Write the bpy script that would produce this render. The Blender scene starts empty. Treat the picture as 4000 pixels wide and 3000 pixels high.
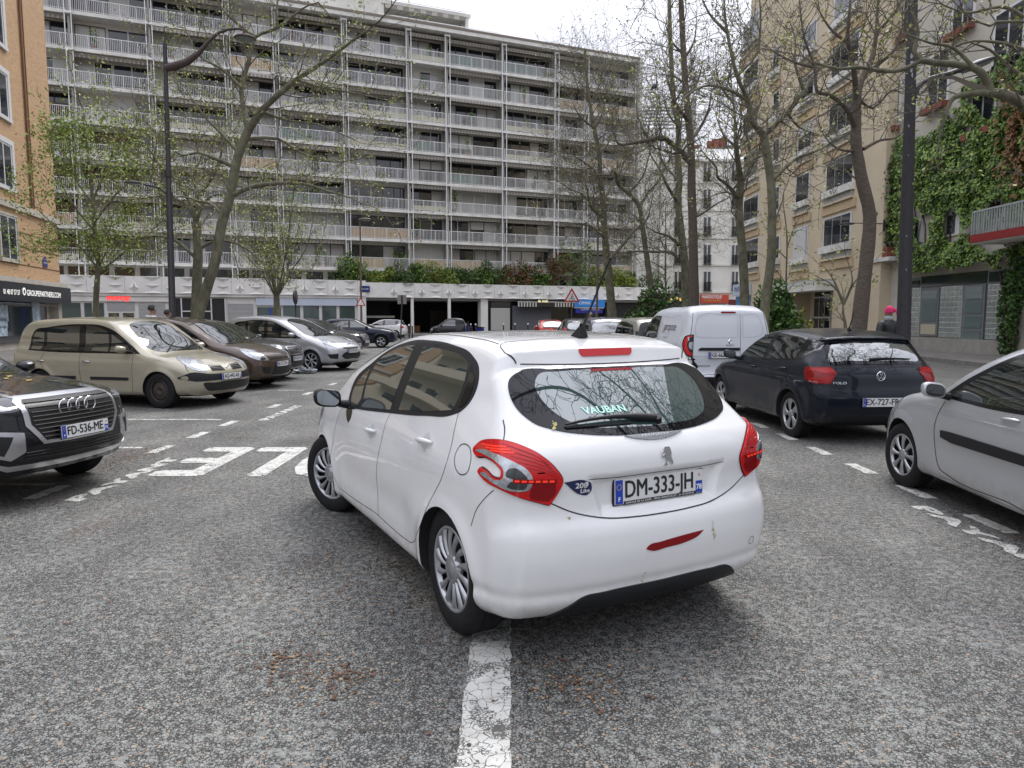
import bpy, bmesh, math, random, os
import numpy as np
from mathutils import Vector, Matrix, noise
from mathutils.bvhtree import BVHTree
R = math.radians
sc = bpy.context.scene
col = sc.collection

# ------------------------------------------------------------------ camera, sky, sun, exposure
CAM_F, CAM_H = 700.0, 1.62
PITCH = math.atan((384 - 317.1) / CAM_F)
cam = bpy.data.cameras.new('camera'); cam_o = bpy.data.objects.new('camera', cam); col.objects.link(cam_o)
cam.sensor_width = 36; cam.lens = CAM_F / 1024 * 36
cam.clip_start = 0.05; cam.clip_end = 3000
cam_o.location = (0, 0, CAM_H); cam_o.rotation_euler = (math.pi / 2 - PITCH, 0, 0)
sc.camera = cam_o
SUN_EL, SUN_AZ = 58, 25          # high and veiled by cloud
world = bpy.data.worlds.new("World"); sc.world = world; world.use_nodes = True
wn, wl = world.node_tree.nodes, world.node_tree.links
bg = wn['Background']
sky = wn.new('ShaderNodeTexSky'); sky.sky_type = 'NISHITA'; sky.sun_disc = False
sky.sun_elevation = R(SUN_EL); sky.sun_rotation = R(SUN_AZ); sky.dust_density = 3
tc = wn.new('ShaderNodeTexCoord'); mp = wn.new('ShaderNodeMapping'); mp.inputs['Scale'].default_value = (1, 1, 3.2)
wl.new(tc.outputs['Generated'], mp.inputs['Vector'])
nz = wn.new('ShaderNodeTexNoise'); nz.inputs['Scale'].default_value = 2.1; nz.inputs['Detail'].default_value = 6; nz.inputs['Roughness'].default_value = .55
wl.new(mp.outputs['Vector'], nz.inputs['Vector'])
cr = wn.new('ShaderNodeValToRGB'); e = cr.color_ramp.elements
e[0].position = .30; e[0].color = (6.3, 6.45, 7.4, 1); e[1].position = .70; e[1].color = (8.6, 8.75, 9.5, 1)
wl.new(nz.outputs['Fac'], cr.inputs['Fac'])
mx = wn.new('ShaderNodeMix'); mx.data_type = 'RGBA'; mx.inputs['Factor'].default_value = .93
wl.new(sky.outputs['Color'], mx.inputs['A']); wl.new(cr.outputs['Color'], mx.inputs['B'])
# overcast sky: the zenith is about three times as bright as the horizon
sz = wn.new('ShaderNodeSeparateXYZ'); wl.new(tc.outputs['Generated'], sz.inputs[0])
gr = wn.new('ShaderNodeMapRange'); gr.inputs['From Min'].default_value = 0; gr.inputs['From Max'].default_value = 1; gr.inputs['To Min'].default_value = .43; gr.inputs['To Max'].default_value = 1.72
wl.new(sz.outputs[2], gr.inputs['Value'])
vs = wn.new('ShaderNodeVectorMath'); vs.operation = 'SCALE'; wl.new(mx.outputs['Result'], vs.inputs[0]); wl.new(gr.outputs['Result'], vs.inputs['Scale'])
wl.new(vs.outputs[0], bg.inputs['Color']); bg.inputs['Strength'].default_value = 0.10
sun = bpy.data.lights.new('sun', 'SUN'); sun.energy = 1.4; sun.angle = R(25); sun.color = (1, .97, .93)
sun_o = bpy.data.objects.new('sun', sun); col.objects.link(sun_o)
sun_o.rotation_euler = (R(90 - SUN_EL), 0, R(180 - SUN_AZ))
sc.view_settings.view_transform = 'Standard'; sc.view_settings.look = 'None'
sc.view_settings.exposure = 0.80; sc.view_settings.gamma = 1
sc.view_settings.use_curve_mapping = False
sc.render.engine = 'CYCLES'
sc.cycles.max_bounces = 6; sc.cycles.diffuse_bounces = 3; sc.cycles.glossy_bounces = 4
sc.cycles.use_denoising = True

# ------------------------------------------------------------------ pixel -> place on a plane of known distance
CP, SP = math.cos(PITCH), math.sin(PITCH)
def ray(u, v):
    a, b = (u - 512) / CAM_F, (v - 384) / CAM_F
    return Vector((a, CP - b * SP, -SP - b * CP))
def atY(u, v, Y):
    r = ray(u, v); return Vector((0, 0, CAM_H)) + r * (Y / r.y)
def gnd(u, v, z=0.0):
    r = ray(u, v); return Vector((0, 0, CAM_H)) + r * ((z - CAM_H) / r.z)

# ------------------------------------------------------------------ materials
MATS = {}
def nodes_of(m): return m.node_tree.nodes, m.node_tree.links
def mat(name, color=(.5, .5, .5), rough=.5, metal=0, spec=.5, coat=0, var=0, vscale=6, bump=0, bscale=40, emit=None, estr=1, ior=None, vcol2=None, dirt=0, coords='Object', stretch=None, detail=5):
    if name in MATS: return MATS[name]
    m = bpy.data.materials.new(name); m.use_nodes = True
    n, l = nodes_of(m); b = n['Principled BSDF']
    b.inputs['Base Color'].default_value = (*color, 1); b.inputs['Roughness'].default_value = rough
    b.inputs['Metallic'].default_value = metal; b.inputs['Specular IOR Level'].default_value = spec
    if ior: b.inputs['IOR'].default_value = ior
    if coat and spec == .5: b.inputs['Specular IOR Level'].default_value = .12
    if coat: b.inputs['Coat Weight'].default_value = coat; b.inputs['Coat Roughness'].default_value = .03
    if emit: b.inputs['Emission Color'].default_value = (*emit, 1); b.inputs['Emission Strength'].default_value = estr
    if var or bump:
        t = n.new('ShaderNodeTexCoord'); mpn = n.new('ShaderNodeMapping'); l.new(t.outputs[coords], mpn.inputs['Vector'])
        if stretch: mpn.inputs['Scale'].default_value = stretch
    if var:
        nt = n.new('ShaderNodeTexNoise'); nt.inputs['Scale'].default_value = vscale; nt.inputs['Detail'].default_value = detail; nt.inputs['Roughness'].default_value = .6
        l.new(mpn.outputs['Vector'], nt.inputs['Vector'])
        c = n.new('ShaderNodeValToRGB'); ee = c.color_ramp.elements
        ee[0].position = .3; ee[1].position = .7
        c2 = vcol2 or tuple(x * (1 + var) for x in color); c1 = color if vcol2 else tuple(x * (1 - var) for x in color)
        ee[0].color = (*c1, 1); ee[1].color = (*c2, 1)
        l.new(nt.outputs['Fac'], c.inputs['Fac']); l.new(c.outputs['Color'], b.inputs['Base Color'])
    if bump:
        nb = n.new('ShaderNodeTexNoise'); nb.inputs['Scale'].default_value = bscale; nb.inputs['Detail'].default_value = 4
        l.new(mpn.outputs['Vector'], nb.inputs['Vector'])
        bp = n.new('ShaderNodeBump'); bp.inputs['Strength'].default_value = bump; bp.inputs['Distance'].default_value = .02
        l.new(nb.outputs['Fac'], bp.inputs['Height']); l.new(bp.outputs['Normal'], b.inputs['Normal'])
    MATS[name] = m
    return m

# ------------------------------------------------------------------ objects
def tag(o, label=None, cat=None, group=None, kind=None):
    if label: o['label'] = label
    if cat: o['category'] = cat
    if group: o['group'] = group
    if kind: o['kind'] = kind
    return o
def thing(name, label, cat, loc=(0, 0, 0), rz=0, group=None):
    o = bpy.data.objects.new(name, None); col.objects.link(o)
    o.location = loc; o.rotation_euler = (0, 0, rz); o.empty_display_size = .2
    return tag(o, label, cat, group)
def link(name, me, parent=None, mats=None):
    if mats:
        for m in mats: me.materials.append(m)
    o = bpy.data.objects.new(name, me); col.objects.link(o)
    if parent: o.parent = parent
    return o
def copy_tree(o, parent=None):
    c = o.copy(); col.objects.link(c); c.parent = parent
    for ch in list(o.children): copy_tree(ch, c)
    return c

class MB:
    """collects faces, builds one mesh"""
    def __init__(s): s.v, s.f, s.m, s.sm = [], [], [], []
    def add(s, vs, fs, mi=0, smooth=False):
        o = len(s.v); s.v.extend([tuple(q) for q in vs])
        for f in fs: s.f.append(tuple(i + o for i in f)); s.m.append(mi); s.sm.append(smooth)
        return s
    def box(s, x0, x1, y0, y1, z0, z1, mi=0):
        return s.add([(x0,y0,z0),(x1,y0,z0),(x1,y1,z0),(x0,y1,z0),(x0,y0,z1),(x1,y0,z1),(x1,y1,z1),(x0,y1,z1)],
                     [(0,3,2,1),(4,5,6,7),(0,1,5,4),(1,2,6,5),(2,3,7,6),(3,0,4,7)], mi)
    def quad(s, a, b, c, d, mi=0): return s.add([a,b,c,d], [(0,1,2,3)], mi)
    def prism(s, poly, axis, a, b, mi=0):
        """poly of 2-D points extruded along axis ('x','y','z') from a to b"""
        n = len(poly)
        def P(p, t): return {'x': (t,p[0],p[1]), 'y': (p[0],t,p[1]), 'z': (p[0],p[1],t)}[axis]
        vs = [P(p,a) for p in poly] + [P(p,b) for p in poly]
        fs = [tuple(range(n)), tuple(range(2*n-1,n-1,-1))] + [(i,i+n,(i+1)%n+n,(i+1)%n) for i in range(n)]
        return s.add(vs, fs, mi)
    def tube(s, pts, rad, n=8, mi=0, cap=True, smooth=True):
        pts = [Vector(p) for p in pts]; k = len(pts)
        if not hasattr(rad, '__len__'): rad = [rad]*k
        vs = []; up = None
        for i, p in enumerate(pts):
            d = (pts[min(i+1,k-1)] - pts[max(i-1,0)]).normalized()
            if up is None: up = d.orthogonal().normalized()
            up = (up - d*up.dot(d)).normalized(); w = d.cross(up)
            for j in range(n):
                a = 2*math.pi*j/n; vs.append(p + (up*math.cos(a)+w*math.sin(a))*rad[i])
        fs = [(i*n+j, i*n+(j+1)%n, (i+1)*n+(j+1)%n, (i+1)*n+j) for i in range(k-1) for j in range(n)]
        s.add(vs, fs, mi, smooth)
        if cap: s.add(vs[:n], [tuple(range(n-1,-1,-1))], mi); s.add(vs[-n:], [tuple(range(n))], mi)
        return s
    def lathe(s, prof, axis='z', c=(0,0,0), n=24, mi=0, smooth=True, a0=0, a1=2*math.pi):
        """prof: (radius, along)"""
        full = abs(a1-a0-2*math.pi) < 1e-6; m = n if full else n+1; vs = []
        for r, t in prof:
            for j in range(m):
                a = a0+(a1-a0)*j/n; u, w = r*math.cos(a), r*math.sin(a)
                q = {'z': (u,w,t), 'y': (u,t,w), 'x': (t,u,w)}[axis]
                vs.append((q[0]+c[0], q[1]+c[1], q[2]+c[2]))
        fs = [(i*m+j, i*m+(j+1)%m, (i+1)*m+(j+1)%m, (i+1)*m+j) for i in range(len(prof)-1) for j in range(n)]
        return s.add(vs, fs, mi, smooth)
    def xf(s, M, start=0):
        for i in range(start, len(s.v)): s.v[i] = tuple(M @ Vector(s.v[i]))
        return s
    def build(s, name, mats, parent=None, fix=True):
        me = bpy.data.meshes.new(name)
        me.from_pydata(s.v, [], s.f)
        me.polygons.foreach_set('material_index', s.m); me.polygons.foreach_set('use_smooth', s.sm)
        if fix:
            bm = bmesh.new(); bm.from_mesh(me); bmesh.ops.recalc_face_normals(bm, faces=bm.faces); bm.to_mesh(me); bm.free()
        me.update()
        return link(name, me, parent, mats if isinstance(mats, (list, tuple)) else [mats])

def np_mesh(name, V, Fq, mats, parent=None, smooth=False, mi=None):
    """V (n,3) array, Fq (m,k) array of equal-size faces"""
    me = bpy.data.meshes.new(name); k = Fq.shape[1]
    me.vertices.add(len(V)); me.vertices.foreach_set('co', V.astype(np.float32).ravel())
    me.loops.add(Fq.size); me.loops.foreach_set('vertex_index', Fq.astype(np.int32).ravel())
    me.polygons.add(len(Fq)); me.polygons.foreach_set('loop_start', np.arange(0, Fq.size, k, dtype=np.int32))
    me.polygons.foreach_set('loop_total', np.full(len(Fq), k, dtype=np.int32))
    if mi is not None: me.polygons.foreach_set('material_index', mi.astype(np.int32))
    me.polygons.foreach_set('use_smooth', np.full(len(Fq), smooth, dtype=bool))
    me.update(calc_edges=True); me.validate()
    return link(name, me, parent, mats if isinstance(mats, (list, tuple)) else [mats])

def text_mesh(s, size=1, depth=0, shear=0, bold=0, spacing=1, align='CENTER', xs=1.0):
    cu = bpy.data.curves.new('t', 'FONT'); cu.body = s; cu.size = size; cu.extrude = depth; cu.shear = shear
    cu.offset = bold; cu.space_character = spacing; cu.align_x = align; cu.align_y = 'CENTER'; cu.resolution_u = 3
    o = bpy.data.objects.new('t', cu); col.objects.link(o)
    bpy.context.view_layer.update()
    me = bpy.data.meshes.new_from_object(o.evaluated_get(bpy.context.evaluated_depsgraph_get()))
    bpy.data.objects.remove(o); bpy.data.curves.remove(cu)
    if xs != 1.0: me.transform(Matrix.Diagonal((xs, 1, 1, 1)))
    return me
def text(name, s, m, parent, M, **kw):
    """text in the plane: local x = reading direction, y = up, z = out of the surface"""
    fit = kw.pop('fit', None)
    me = text_mesh(s, **kw)
    if fit:
        xs = [v.co.x for v in me.vertices]; w = max(xs)-min(xs)
        if w > 0: me.transform(Matrix.Translation((-(max(xs)+min(xs))/2*fit/w, 0, 0)) @ Matrix.Diagonal((fit/w, 1, 1, 1)))
    me.transform(M); me.materials.clear()
    return link(name, me, parent, [m])
def frame_M(o, x, y):
    """matrix whose x,y axes are given (z = x cross y)"""
    x = Vector(x).normalized(); y = Vector(y).normalized(); z = x.cross(y).normalized()
    M = Matrix((x, y, z)).transposed().to_4x4(); M.translation = Vector(o); return M

def catmull(pts, per=8, closed=False):
    """pts (x,y[,corner]) -> dense list; a third item marks a corner"""
    P = [np.array(p[:2], float) for p in pts]; C = [len(p) > 2 for p in pts]; n = len(P); out = []
    for i in range(n if closed else n-1):
        p1, p2 = P[i], P[(i+1) % n]
        if closed: p0, p3 = P[i-1], P[(i+2) % n]
        else: p0, p3 = P[max(i-1,0)], P[min(i+2,n-1)]
        if C[i]: p0 = p1
        if C[(i+1) % n]: p3 = p2
        d = np.linalg.norm(p2-p1)+1e-9
        def tan(a, b, c):   # chord-length tangents (no overshoot)
            d1, d2 = np.linalg.norm(b-a), np.linalg.norm(c-b)
            if d1 < 1e-9: return (c-b)/max(d2, 1e-9)
            if d2 < 1e-9: return (b-a)/d1
            return ((b-a)/d1*d2 + (c-b)/d2*d1)/(d1+d2)
        m1 = tan(p0, p1, p2)*d; m2 = tan(p1, p2, p3)*d
        for j in range(per):
            t = j/per; t2, t3 = t*t, t*t*t
            out.append((2*t3-3*t2+1)*p1+(t3-2*t2+t)*m1+(-2*t3+3*t2)*p2+(t3-t2)*m2)
    if not closed: out.append(P[-1])
    return np.array(out)
# ------------------------------------------------------------------ car bodies: closed smooth surfaces from side outline, plan and section
def sstep(a, b, x):
    t = np.clip((x-a)/(b-a), 0, 1); return t*t*(3-2*t)
class SDF2:
    def __init__(s, poly, h=.012, pad=.25):
        s.x0, s.z0 = poly.min(0)-pad; x1, z1 = poly.max(0)+pad; s.h = h
        nx, nz = int((x1-s.x0)/h)+2, int((z1-s.z0)/h)+2
        X, Z = np.meshgrid(s.x0+h*np.arange(nx), s.z0+h*np.arange(nz), indexing='ij')
        D = np.full(X.shape, 1e9); ins = np.zeros(X.shape, bool)
        for a, b in zip(poly, np.roll(poly, -1, 0)):
            e = b-a; L = e@e
            if L < 1e-12: continue
            t = np.clip(((X-a[0])*e[0]+(Z-a[1])*e[1])/L, 0, 1)
            D = np.minimum(D, (X-a[0]-t*e[0])**2+(Z-a[1]-t*e[1])**2)
            c = (a[1] > Z) != (b[1] > Z)
            if abs(e[1]) > 1e-12: ins ^= c & (X < e[0]*(Z-a[1])/e[1]+a[0])
        s.G = np.sqrt(D)*np.where(ins, -1, 1); s.n = (nx, nz)
    def __call__(s, x, z):
        u = np.clip((x-s.x0)/s.h, 0, s.n[0]-1.001); v = np.clip((z-s.z0)/s.h, 0, s.n[1]-1.001)
        i, j = u.astype(int), v.astype(int); u, v = u-i, v-j; G = s.G
        return (G[i,j]*(1-u)+G[i+1,j]*u)*(1-v)+(G[i,j+1]*(1-u)+G[i+1,j+1]*u)*v
from mathutils.geometry import tessellate_polygon
def curve1(pts):
    c = catmull(pts, 10); return lambda x: np.interp(x, c[:,0], c[:,1])

class Shape:
    def __init__(s, sp):
        s.sp = sp; s.side = SDF2(catmull(sp['side'], 8, True), sp.get('h2', .012))
        s.sec, s.plan, s.gplan = curve1(sp['sec']), curve1(sp['plan']), curve1(sp['gplan'])
        s.xm = sp.get('xm', 1.2); s.wm = max(p[1] for p in sp['sec']); s.belt = sp.get('belt', 1.0)
    def f(s, x, y, z):
        sp = s.sp; ya = np.abs(y); q = (ya/s.wm)**2
        cx = np.where(x < s.xm, sp.get('cr', .05), sp.get('cf', .10))
        xs = s.xm+(x-s.xm)*(1+cx*q*(.35+.65*q)); zs = z+q*(sp.get('crown', .045)*sstep(.65, 1.0, z)+.02*sstep(1.2, 1.4, z))
        d1 = s.side(xs, zs)
        W = s.sec(z)*(s.plan(x)+(s.gplan(x)-s.plan(x))*sstep(s.belt-.03, s.belt+.22, z))
        rw = sp.get('arch_r', .37)
        for xa in (0, sp['wb']):
            d = np.sqrt((x-xa)**2+(z-.31)**2)
            W = W+sp.get('flare', .014)*np.exp(-((d-rw)/.06)**2)*(z < .95)
        mid = sstep(.35, .7, x)*(1-sstep(sp['wb']-.7, sp['wb']-.35, x))
        W = W-sp.get('scoop', .022)*mid*np.exp(-((z-sp.get('scoop_z', .48))/.13)**2)
        if 'hips' in sp: W = W+sp['hips']*np.exp(-((x+.1)/.55)**2)*np.exp(-((z-.86)/.12)**2)
        if 'crease' in sp:
            zc, amp = sp['crease']; W = W+amp*np.exp(-np.abs(z-zc)/.05)*sstep(-.5, 0, x)*(1-sstep(sp['wb']-.2, sp['wb']+.5, x))
        d2 = (ya-W)*.97
        r = sp.get('r', .09)*np.ones_like(x)
        r = r+(sp.get('rend', .14)-r)*sstep(.9, 1.5, np.abs(x-s.xm))*(1-sstep(.75, .95, z))
        r = r+(sp.get('rroof', .07)-r)*sstep(1.0, 1.25, z)
        u, v = np.maximum(d1+r, 0), np.maximum(d2+r, 0)
        f = np.sqrt(u*u+v*v)+np.minimum(np.maximum(d1, d2), -r)
        if 'extra' in sp: f = sp['extra'](x, y, z, f)
        return f
    def grad(s, P, e=.004):
        g = np.zeros_like(P)
        for k in range(3):
            a, b = P.copy(), P.copy(); a[:,k] += e; b[:,k] -= e
            g[:,k] = (s.f(*a.T)-s.f(*b.T))/(2*e)
        return g
    def mesh(s, h):
        pad = .12; c = catmull(s.sp['side'], 8, True)
        lo = np.array([c[:,0].min()-pad, -s.wm-pad, c[:,1].min()-pad]); hi = np.array([c[:,0].max()+pad, s.wm+pad, c[:,1].max()+pad])
        n = ((hi-lo)/h).astype(int)+1; hi = lo+h*(n-1)
        ax = [lo[k]+h*np.arange(n[k]) for k in range(3)]
        X, Y, Z = np.meshgrid(*ax, indexing='ij'); Fv = s.f(X, Y, Z); ins = Fv < 0
        cnt = sum(ins[a:n[0]-1+a, b:n[1]-1+b, c_:n[2]-1+c_].astype(np.int8) for a in (0,1) for b in (0,1) for c_ in (0,1))
        I = np.argwhere((cnt > 0) & (cnt < 8)); idm = np.full(n-1, -1, np.int64); idm[tuple(I.T)] = np.arange(len(I))
        acc = np.zeros((len(I), 3)); w = np.zeros(len(I)); cs = [(a,b,c_) for a in (0,1) for b in (0,1) for c_ in (0,1)]
        for p in cs:
            for k in range(3):
                if p[k]: continue
                q = list(p); q[k] = 1
                fa, fb = Fv[tuple((I+p).T)], Fv[tuple((I+q).T)]; mk = (fa < 0) != (fb < 0)
                t = np.where(mk, fa/np.where(mk, fa-fb, 1), 0); pos = np.tile(np.array(p, float), (len(I),1)); pos[:,k] += t
                acc[mk] += pos[mk]; w += mk
        V = lo+h*(I+acc/w[:,None])
        for _ in range(3):
            fv = s.f(*V.T); g = s.grad(V); gg = np.maximum((g*g).sum(1), .2)
            V = V-np.clip(fv/gg, -h*.6, h*.6)[:,None]*g
        Q = []
        for k in range(3):
            a, b = [j for j in range(3) if j != k]
            sl0 = [slice(None)]*3; sl1 = [slice(None)]*3; sl0[k] = slice(0,-1); sl1[k] = slice(1,None)
            s0, s1 = ins[tuple(sl0)], ins[tuple(sl1)]; E = np.argwhere(s0 != s1)
            E = E[(E[:,a] > 0) & (E[:,b] > 0) & (E[:,a] < n[a]-1) & (E[:,b] < n[b]-1)]
            def cell(da, db): c2 = E.copy(); c2[:,a] += da; c2[:,b] += db; return idm[tuple(c2.T)]
            q = np.stack([cell(-1,-1), cell(0,-1), cell(0,0), cell(-1,0)], 1)
            flip = s0[tuple(E.T)] if True else None
            if k == 1: flip = ~flip
            q[~flip] = q[~flip][:, ::-1]; Q.append(q)
        return V, np.concatenate(Q)

def set_loop_normals(me, shape, skip_mat=None):
    n = len(me.vertices); P = np.empty(n*3, np.float32); me.vertices.foreach_get('co', P); P = P.reshape(-1,3).astype(float)
    g = shape.grad(P); g /= np.maximum(np.linalg.norm(g, axis=1), 1e-6)[:,None]
    me.polygons.foreach_set('use_smooth', np.ones(len(me.polygons), bool))
    li = np.empty(len(me.loops), np.int32); me.loops.foreach_get('vertex_index', li)
    N = g[li]
    if skip_mat is not None:
        for p in me.polygons:
            if p.material_index == skip_mat:
                N[p.loop_start:p.loop_start+p.loop_total] = p.normal
    me.normals_split_custom_set(N.tolist())

class Car:
    def __init__(s, sp, h, paint, name, label, cat, loc, yaw, group):
        s.sp = sp; s.sh = Shape(sp); s.root = thing(name, label, cat, (loc[0], loc[1], 0), R(yaw), group)
        V, Q = s.sh.mesh(h); body = np_mesh('body', V, Q, [paint, M_well])
        s.bvh = BVHTree.FromPolygons([tuple(v) for v in V], Q.tolist())
        cut = MB(); rw = sp.get('arch_r', .37)-.015; wd = s.sh.wm
        for xa in (0, sp['wb']):
            for sd in (1, -1):
                y0, y1 = sorted((sd*(wd-.28), sd*(wd+.3)))
                cut.lathe([(0,y0),(rw,y0),(rw,y1),(0,y1)], 'y', (xa,0,sp.get('wz', .315)), 48, 0)
        co = cut.build('c', [M_well]); bm = bmesh.new(); bm.from_mesh(co.data); bmesh.ops.remove_doubles(bm, verts=bm.verts, dist=1e-5)
        bmesh.ops.dissolve_degenerate(bm, edges=bm.edges, dist=1e-5); bmesh.ops.recalc_face_normals(bm, faces=bm.faces); bm.to_mesh(co.data); bm.free()
        for p in co.data.polygons: p.material_index = 0
        md = body.modifiers.new('b', 'BOOLEAN'); md.operation = 'DIFFERENCE'; md.object = co; md.solver = 'EXACT'; md.material_mode = 'TRANSFER'
        bpy.context.view_layer.update()
        me = bpy.data.meshes.new_from_object(body.evaluated_get(bpy.context.evaluated_depsgraph_get()))
        if len(me.polygons) > 1000: body.modifiers.clear(); body.data = me
        else: body.modifiers.clear()
        bpy.data.objects.remove(co)
        names = [m.name for m in body.data.materials]
        wi = names.index(M_well.name) if M_well.name in names else None
        me = body.data
        zs = np.empty(len(me.polygons)*3, np.float32); me.polygons.foreach_get('center', zs); zs = zs.reshape(-1,3)
        nr = np.empty(len(me.polygons)*3, np.float32); me.polygons.foreach_get('normal', nr); nr = nr.reshape(-1,3)
        mi = np.empty(len(me.polygons), np.int32); me.polygons.foreach_get('material_index', mi)
        if wi is not None: mi[(nr[:,2] < -.8) & (zs[:,2] < .3)] = wi; me.polygons.foreach_set('material_index', mi)
        set_loop_normals(me, s.sh, wi)
        body.parent = s.root; s.body = body
    def hit(s, o, d):
        r = s.bvh.ray_cast(Vector(o), Vector(d)); return r
    def patch(s, name, outline, m, view, off=.004, cell=.05, parent=None, per=6, smooth=True, closed=True, dense=False, skirt=.008, label=None, nfun=None):
        """outline in view coords; view: 'L','R' (x,z) sides, 'B' (y,z) rear, 'F' (y,z) front, 'T' (x,y) top, or (D,U,V)"""
        D, U, V = VIEWS[view] if isinstance(view, str) else view
        D, U, V = Vector(D), Vector(U), Vector(V)
        pts = np.array(outline, float)[:, :2] if dense else catmull(outline, per, True)
        bm = bmesh.new(); pp = []
        for a, b in pts:
            if not pp or (Vector((a,b,0))-pp[-1]).length > 1e-4: pp.append(Vector((a,b,0)))
        if (pp[0]-pp[-1]).length < 1e-4: pp.pop()
        vs = [bm.verts.new(q) for q in pp]
        for t3 in tessellate_polygon([pp]):
            if len(set(t3)) == 3:
                try: bm.faces.new([vs[i] for i in t3])
                except ValueError: pass
        lo, hi = pts.min(0), pts.max(0)
        for k in (0, 1):
            g = math.ceil(lo[k]/cell)*cell
            while g < hi[k]:
                no = (1,0,0) if k == 0 else (0,1,0); co_ = (g,0,0) if k == 0 else (0,g,0)
                bmesh.ops.bisect_plane(bm, geom=bm.verts[:]+bm.edges[:]+bm.faces[:], plane_co=co_, plane_no=no); g += cell
        bmesh.ops.remove_doubles(bm, verts=bm.verts, dist=2e-4)
        miss = []; P = []
        for v in bm.verts:
            o = U*v.co.x+V*v.co.y-D*4
            h = s.bvh.ray_cast(o, D)
            if h[0] is None or h[1].dot(D) > -.02:
                h2 = s.bvh.find_nearest(o+D*(4-s.sh.wm*.8)); miss.append(v); P.append(h2[0])
            else: P.append(h[0])
        dead = [f for f in bm.faces if all(v in miss for v in f.verts)] if miss else []
        for v, p in zip(bm.verts, P): v.co = p
        if dead: bmesh.ops.delete(bm, geom=dead, context='FACES')
        bm.verts.ensure_lookup_table()
        A = np.array([v.co[:] for v in bm.verts]); 
        for _ in range(2):
            fv = s.sh.f(*A.T); g = s.sh.grad(A); gg = np.maximum((g*g).sum(1), .2); A = A-(fv/gg)[:,None]*g*.9
        N = s.sh.grad(A); N /= np.maximum(np.linalg.norm(N, axis=1), 1e-6)[:,None]
        A = A+N*off
        bm.verts.index_update()
        Fc = [[v.index for v in f.verts] for f in bm.faces]
        be = [(e.verts[0].index, e.verts[1].index) for e in bm.edges if len(e.link_faces) == 1]
        if nfun: N = np.array([Vector(nfun(*a)).normalized()[:] for a in A])
        bm.free(); nv = len(A); Vx = [tuple(a) for a in A]; nrm = [tuple(n) for n in N]
        Fx = []
        for fc in Fc:   # orient outward
            a, b, c = (Vector(Vx[fc[0]]), Vector(Vx[fc[1]]), Vector(Vx[fc[2]]))
            Fx.append(fc if (b-a).cross(c-a).dot(Vector(nrm[fc[0]])) > 0 else fc[::-1])
        nf = len(Fx)
        if skirt:
            low = {}
            for a, b in be:
                for q in (a, b):
                    if q not in low: low[q] = len(Vx); Vx.append(tuple(A[q]-N[q]*skirt)); nrm.append(nrm[q])
                Fx.append([a, b, low[b], low[a]])
        me = bpy.data.meshes.new(name); me.from_pydata(Vx, [], Fx); me.update()
        sm = [True]*nf+[False]*(len(Fx)-nf); me.polygons.foreach_set('use_smooth', sm)
        LN = []
        for k, p in enumerate(me.polygons):
            for v in p.vertices: LN.append(nrm[v] if k < nf else p.normal[:])
        me.normals_split_custom_set(LN)
        o = link(name, me, parent or s.root, [m])
        if label: o['label'] = label
        return o
    def wrap(s, o, view, off=.003):
        D = Vector(VIEWS[view][0] if isinstance(view, str) else view[0])
        for v in o.data.vertices:
            h = s.bvh.ray_cast(v.co-D*2, D)
            if h[0] is not None: v.co = h[0]+h[1]*off
        o.data.update(); return o
    def proj(s, a, b, view, off=.002):
        D, U, V = VIEWS[view] if isinstance(view, str) else view
        D, U, V = Vector(D), Vector(U), Vector(V)
        h = s.bvh.ray_cast(U*a+V*b-D*4, D)
        if h[0] is None: h = s.bvh.find_nearest(U*a+V*b-D*s.sh.wm*.8)
        return h[0]+h[1]*off, h[1]
    def seam(s, mb, line, view, w=.006, off=.0015, per=10, mi=0, closed=False):
        pts = catmull(line, per, closed)
        if closed: pts = np.vstack([pts, pts[:1]])
        d = np.gradient(pts, axis=0); d /= np.maximum(np.linalg.norm(d, axis=1), 1e-9)[:,None]; nn = np.stack([-d[:,1], d[:,0]], 1)
        vs = []
        for p, q in zip(pts, nn):
            for t in (-.5, .5): vs.append(s.proj(p[0]+q[0]*w*t, p[1]+q[1]*w*t, view, off)[0])
        mb.add(vs, [(2*i, 2*i+1, 2*i+3, 2*i+2) for i in range(len(pts)-1)], mi, True)
VIEWS = {'L': ((0,-1,0),(1,0,0),(0,0,1)), 'R': ((0,1,0),(1,0,0),(0,0,1)), 'B': ((1,0,0),(0,1,0),(0,0,1)), 'F': ((-1,0,0),(0,1,0),(0,0,1)), 'T': ((0,0,-1),(1,0,0),(0,1,0))}

# ---- car materials
M_well = mat('wheel_well_black', (.008,.008,.009), .9)
M_glass = mat('car_glass', (.010,.014,.014), .015, spec=.9, ior=1.85)
M_glassd = mat('car_glass_dark_edge', (.004,.004,.006), .03, spec=.5, ior=1.45)
M_gapm = mat('panel_gap', (.02,.02,.022), .7)
M_plas = mat('black_plastic', (.012,.0125,.015), .5, spec=.3, bump=.15, bscale=200)
M_gblk = mat('gloss_black', (.006,.006,.008), .15, spec=.4, coat=.15)
M_chr = mat('chrome', (.72,.73,.75), .12, 1)
M_silv = mat('silver_rim', (.42,.43,.45), .32, .7, var=.12, vscale=20)
M_rub = mat('tyre_rubber', (.012,.012,.013), .8, spec=.25, var=.3, vscale=30, bump=.2, bscale=120)
M_red = mat('lamp_red', (.50,.006,.008), .12, spec=.4, coat=.25)
M_redd = mat('lamp_red_dark', (.20,.003,.005), .15, spec=.3, coat=.2)
M_lampc = mat('lamp_clear', (.42,.44,.46), .12, .7, var=.22, vscale=20, bump=.2, bscale=40)
M_lampd = mat('lamp_inside_dark', (.05,.052,.056), .1, .5, coat=1)
M_plate = mat('plate_white', (.62,.63,.62), .35)
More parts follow.
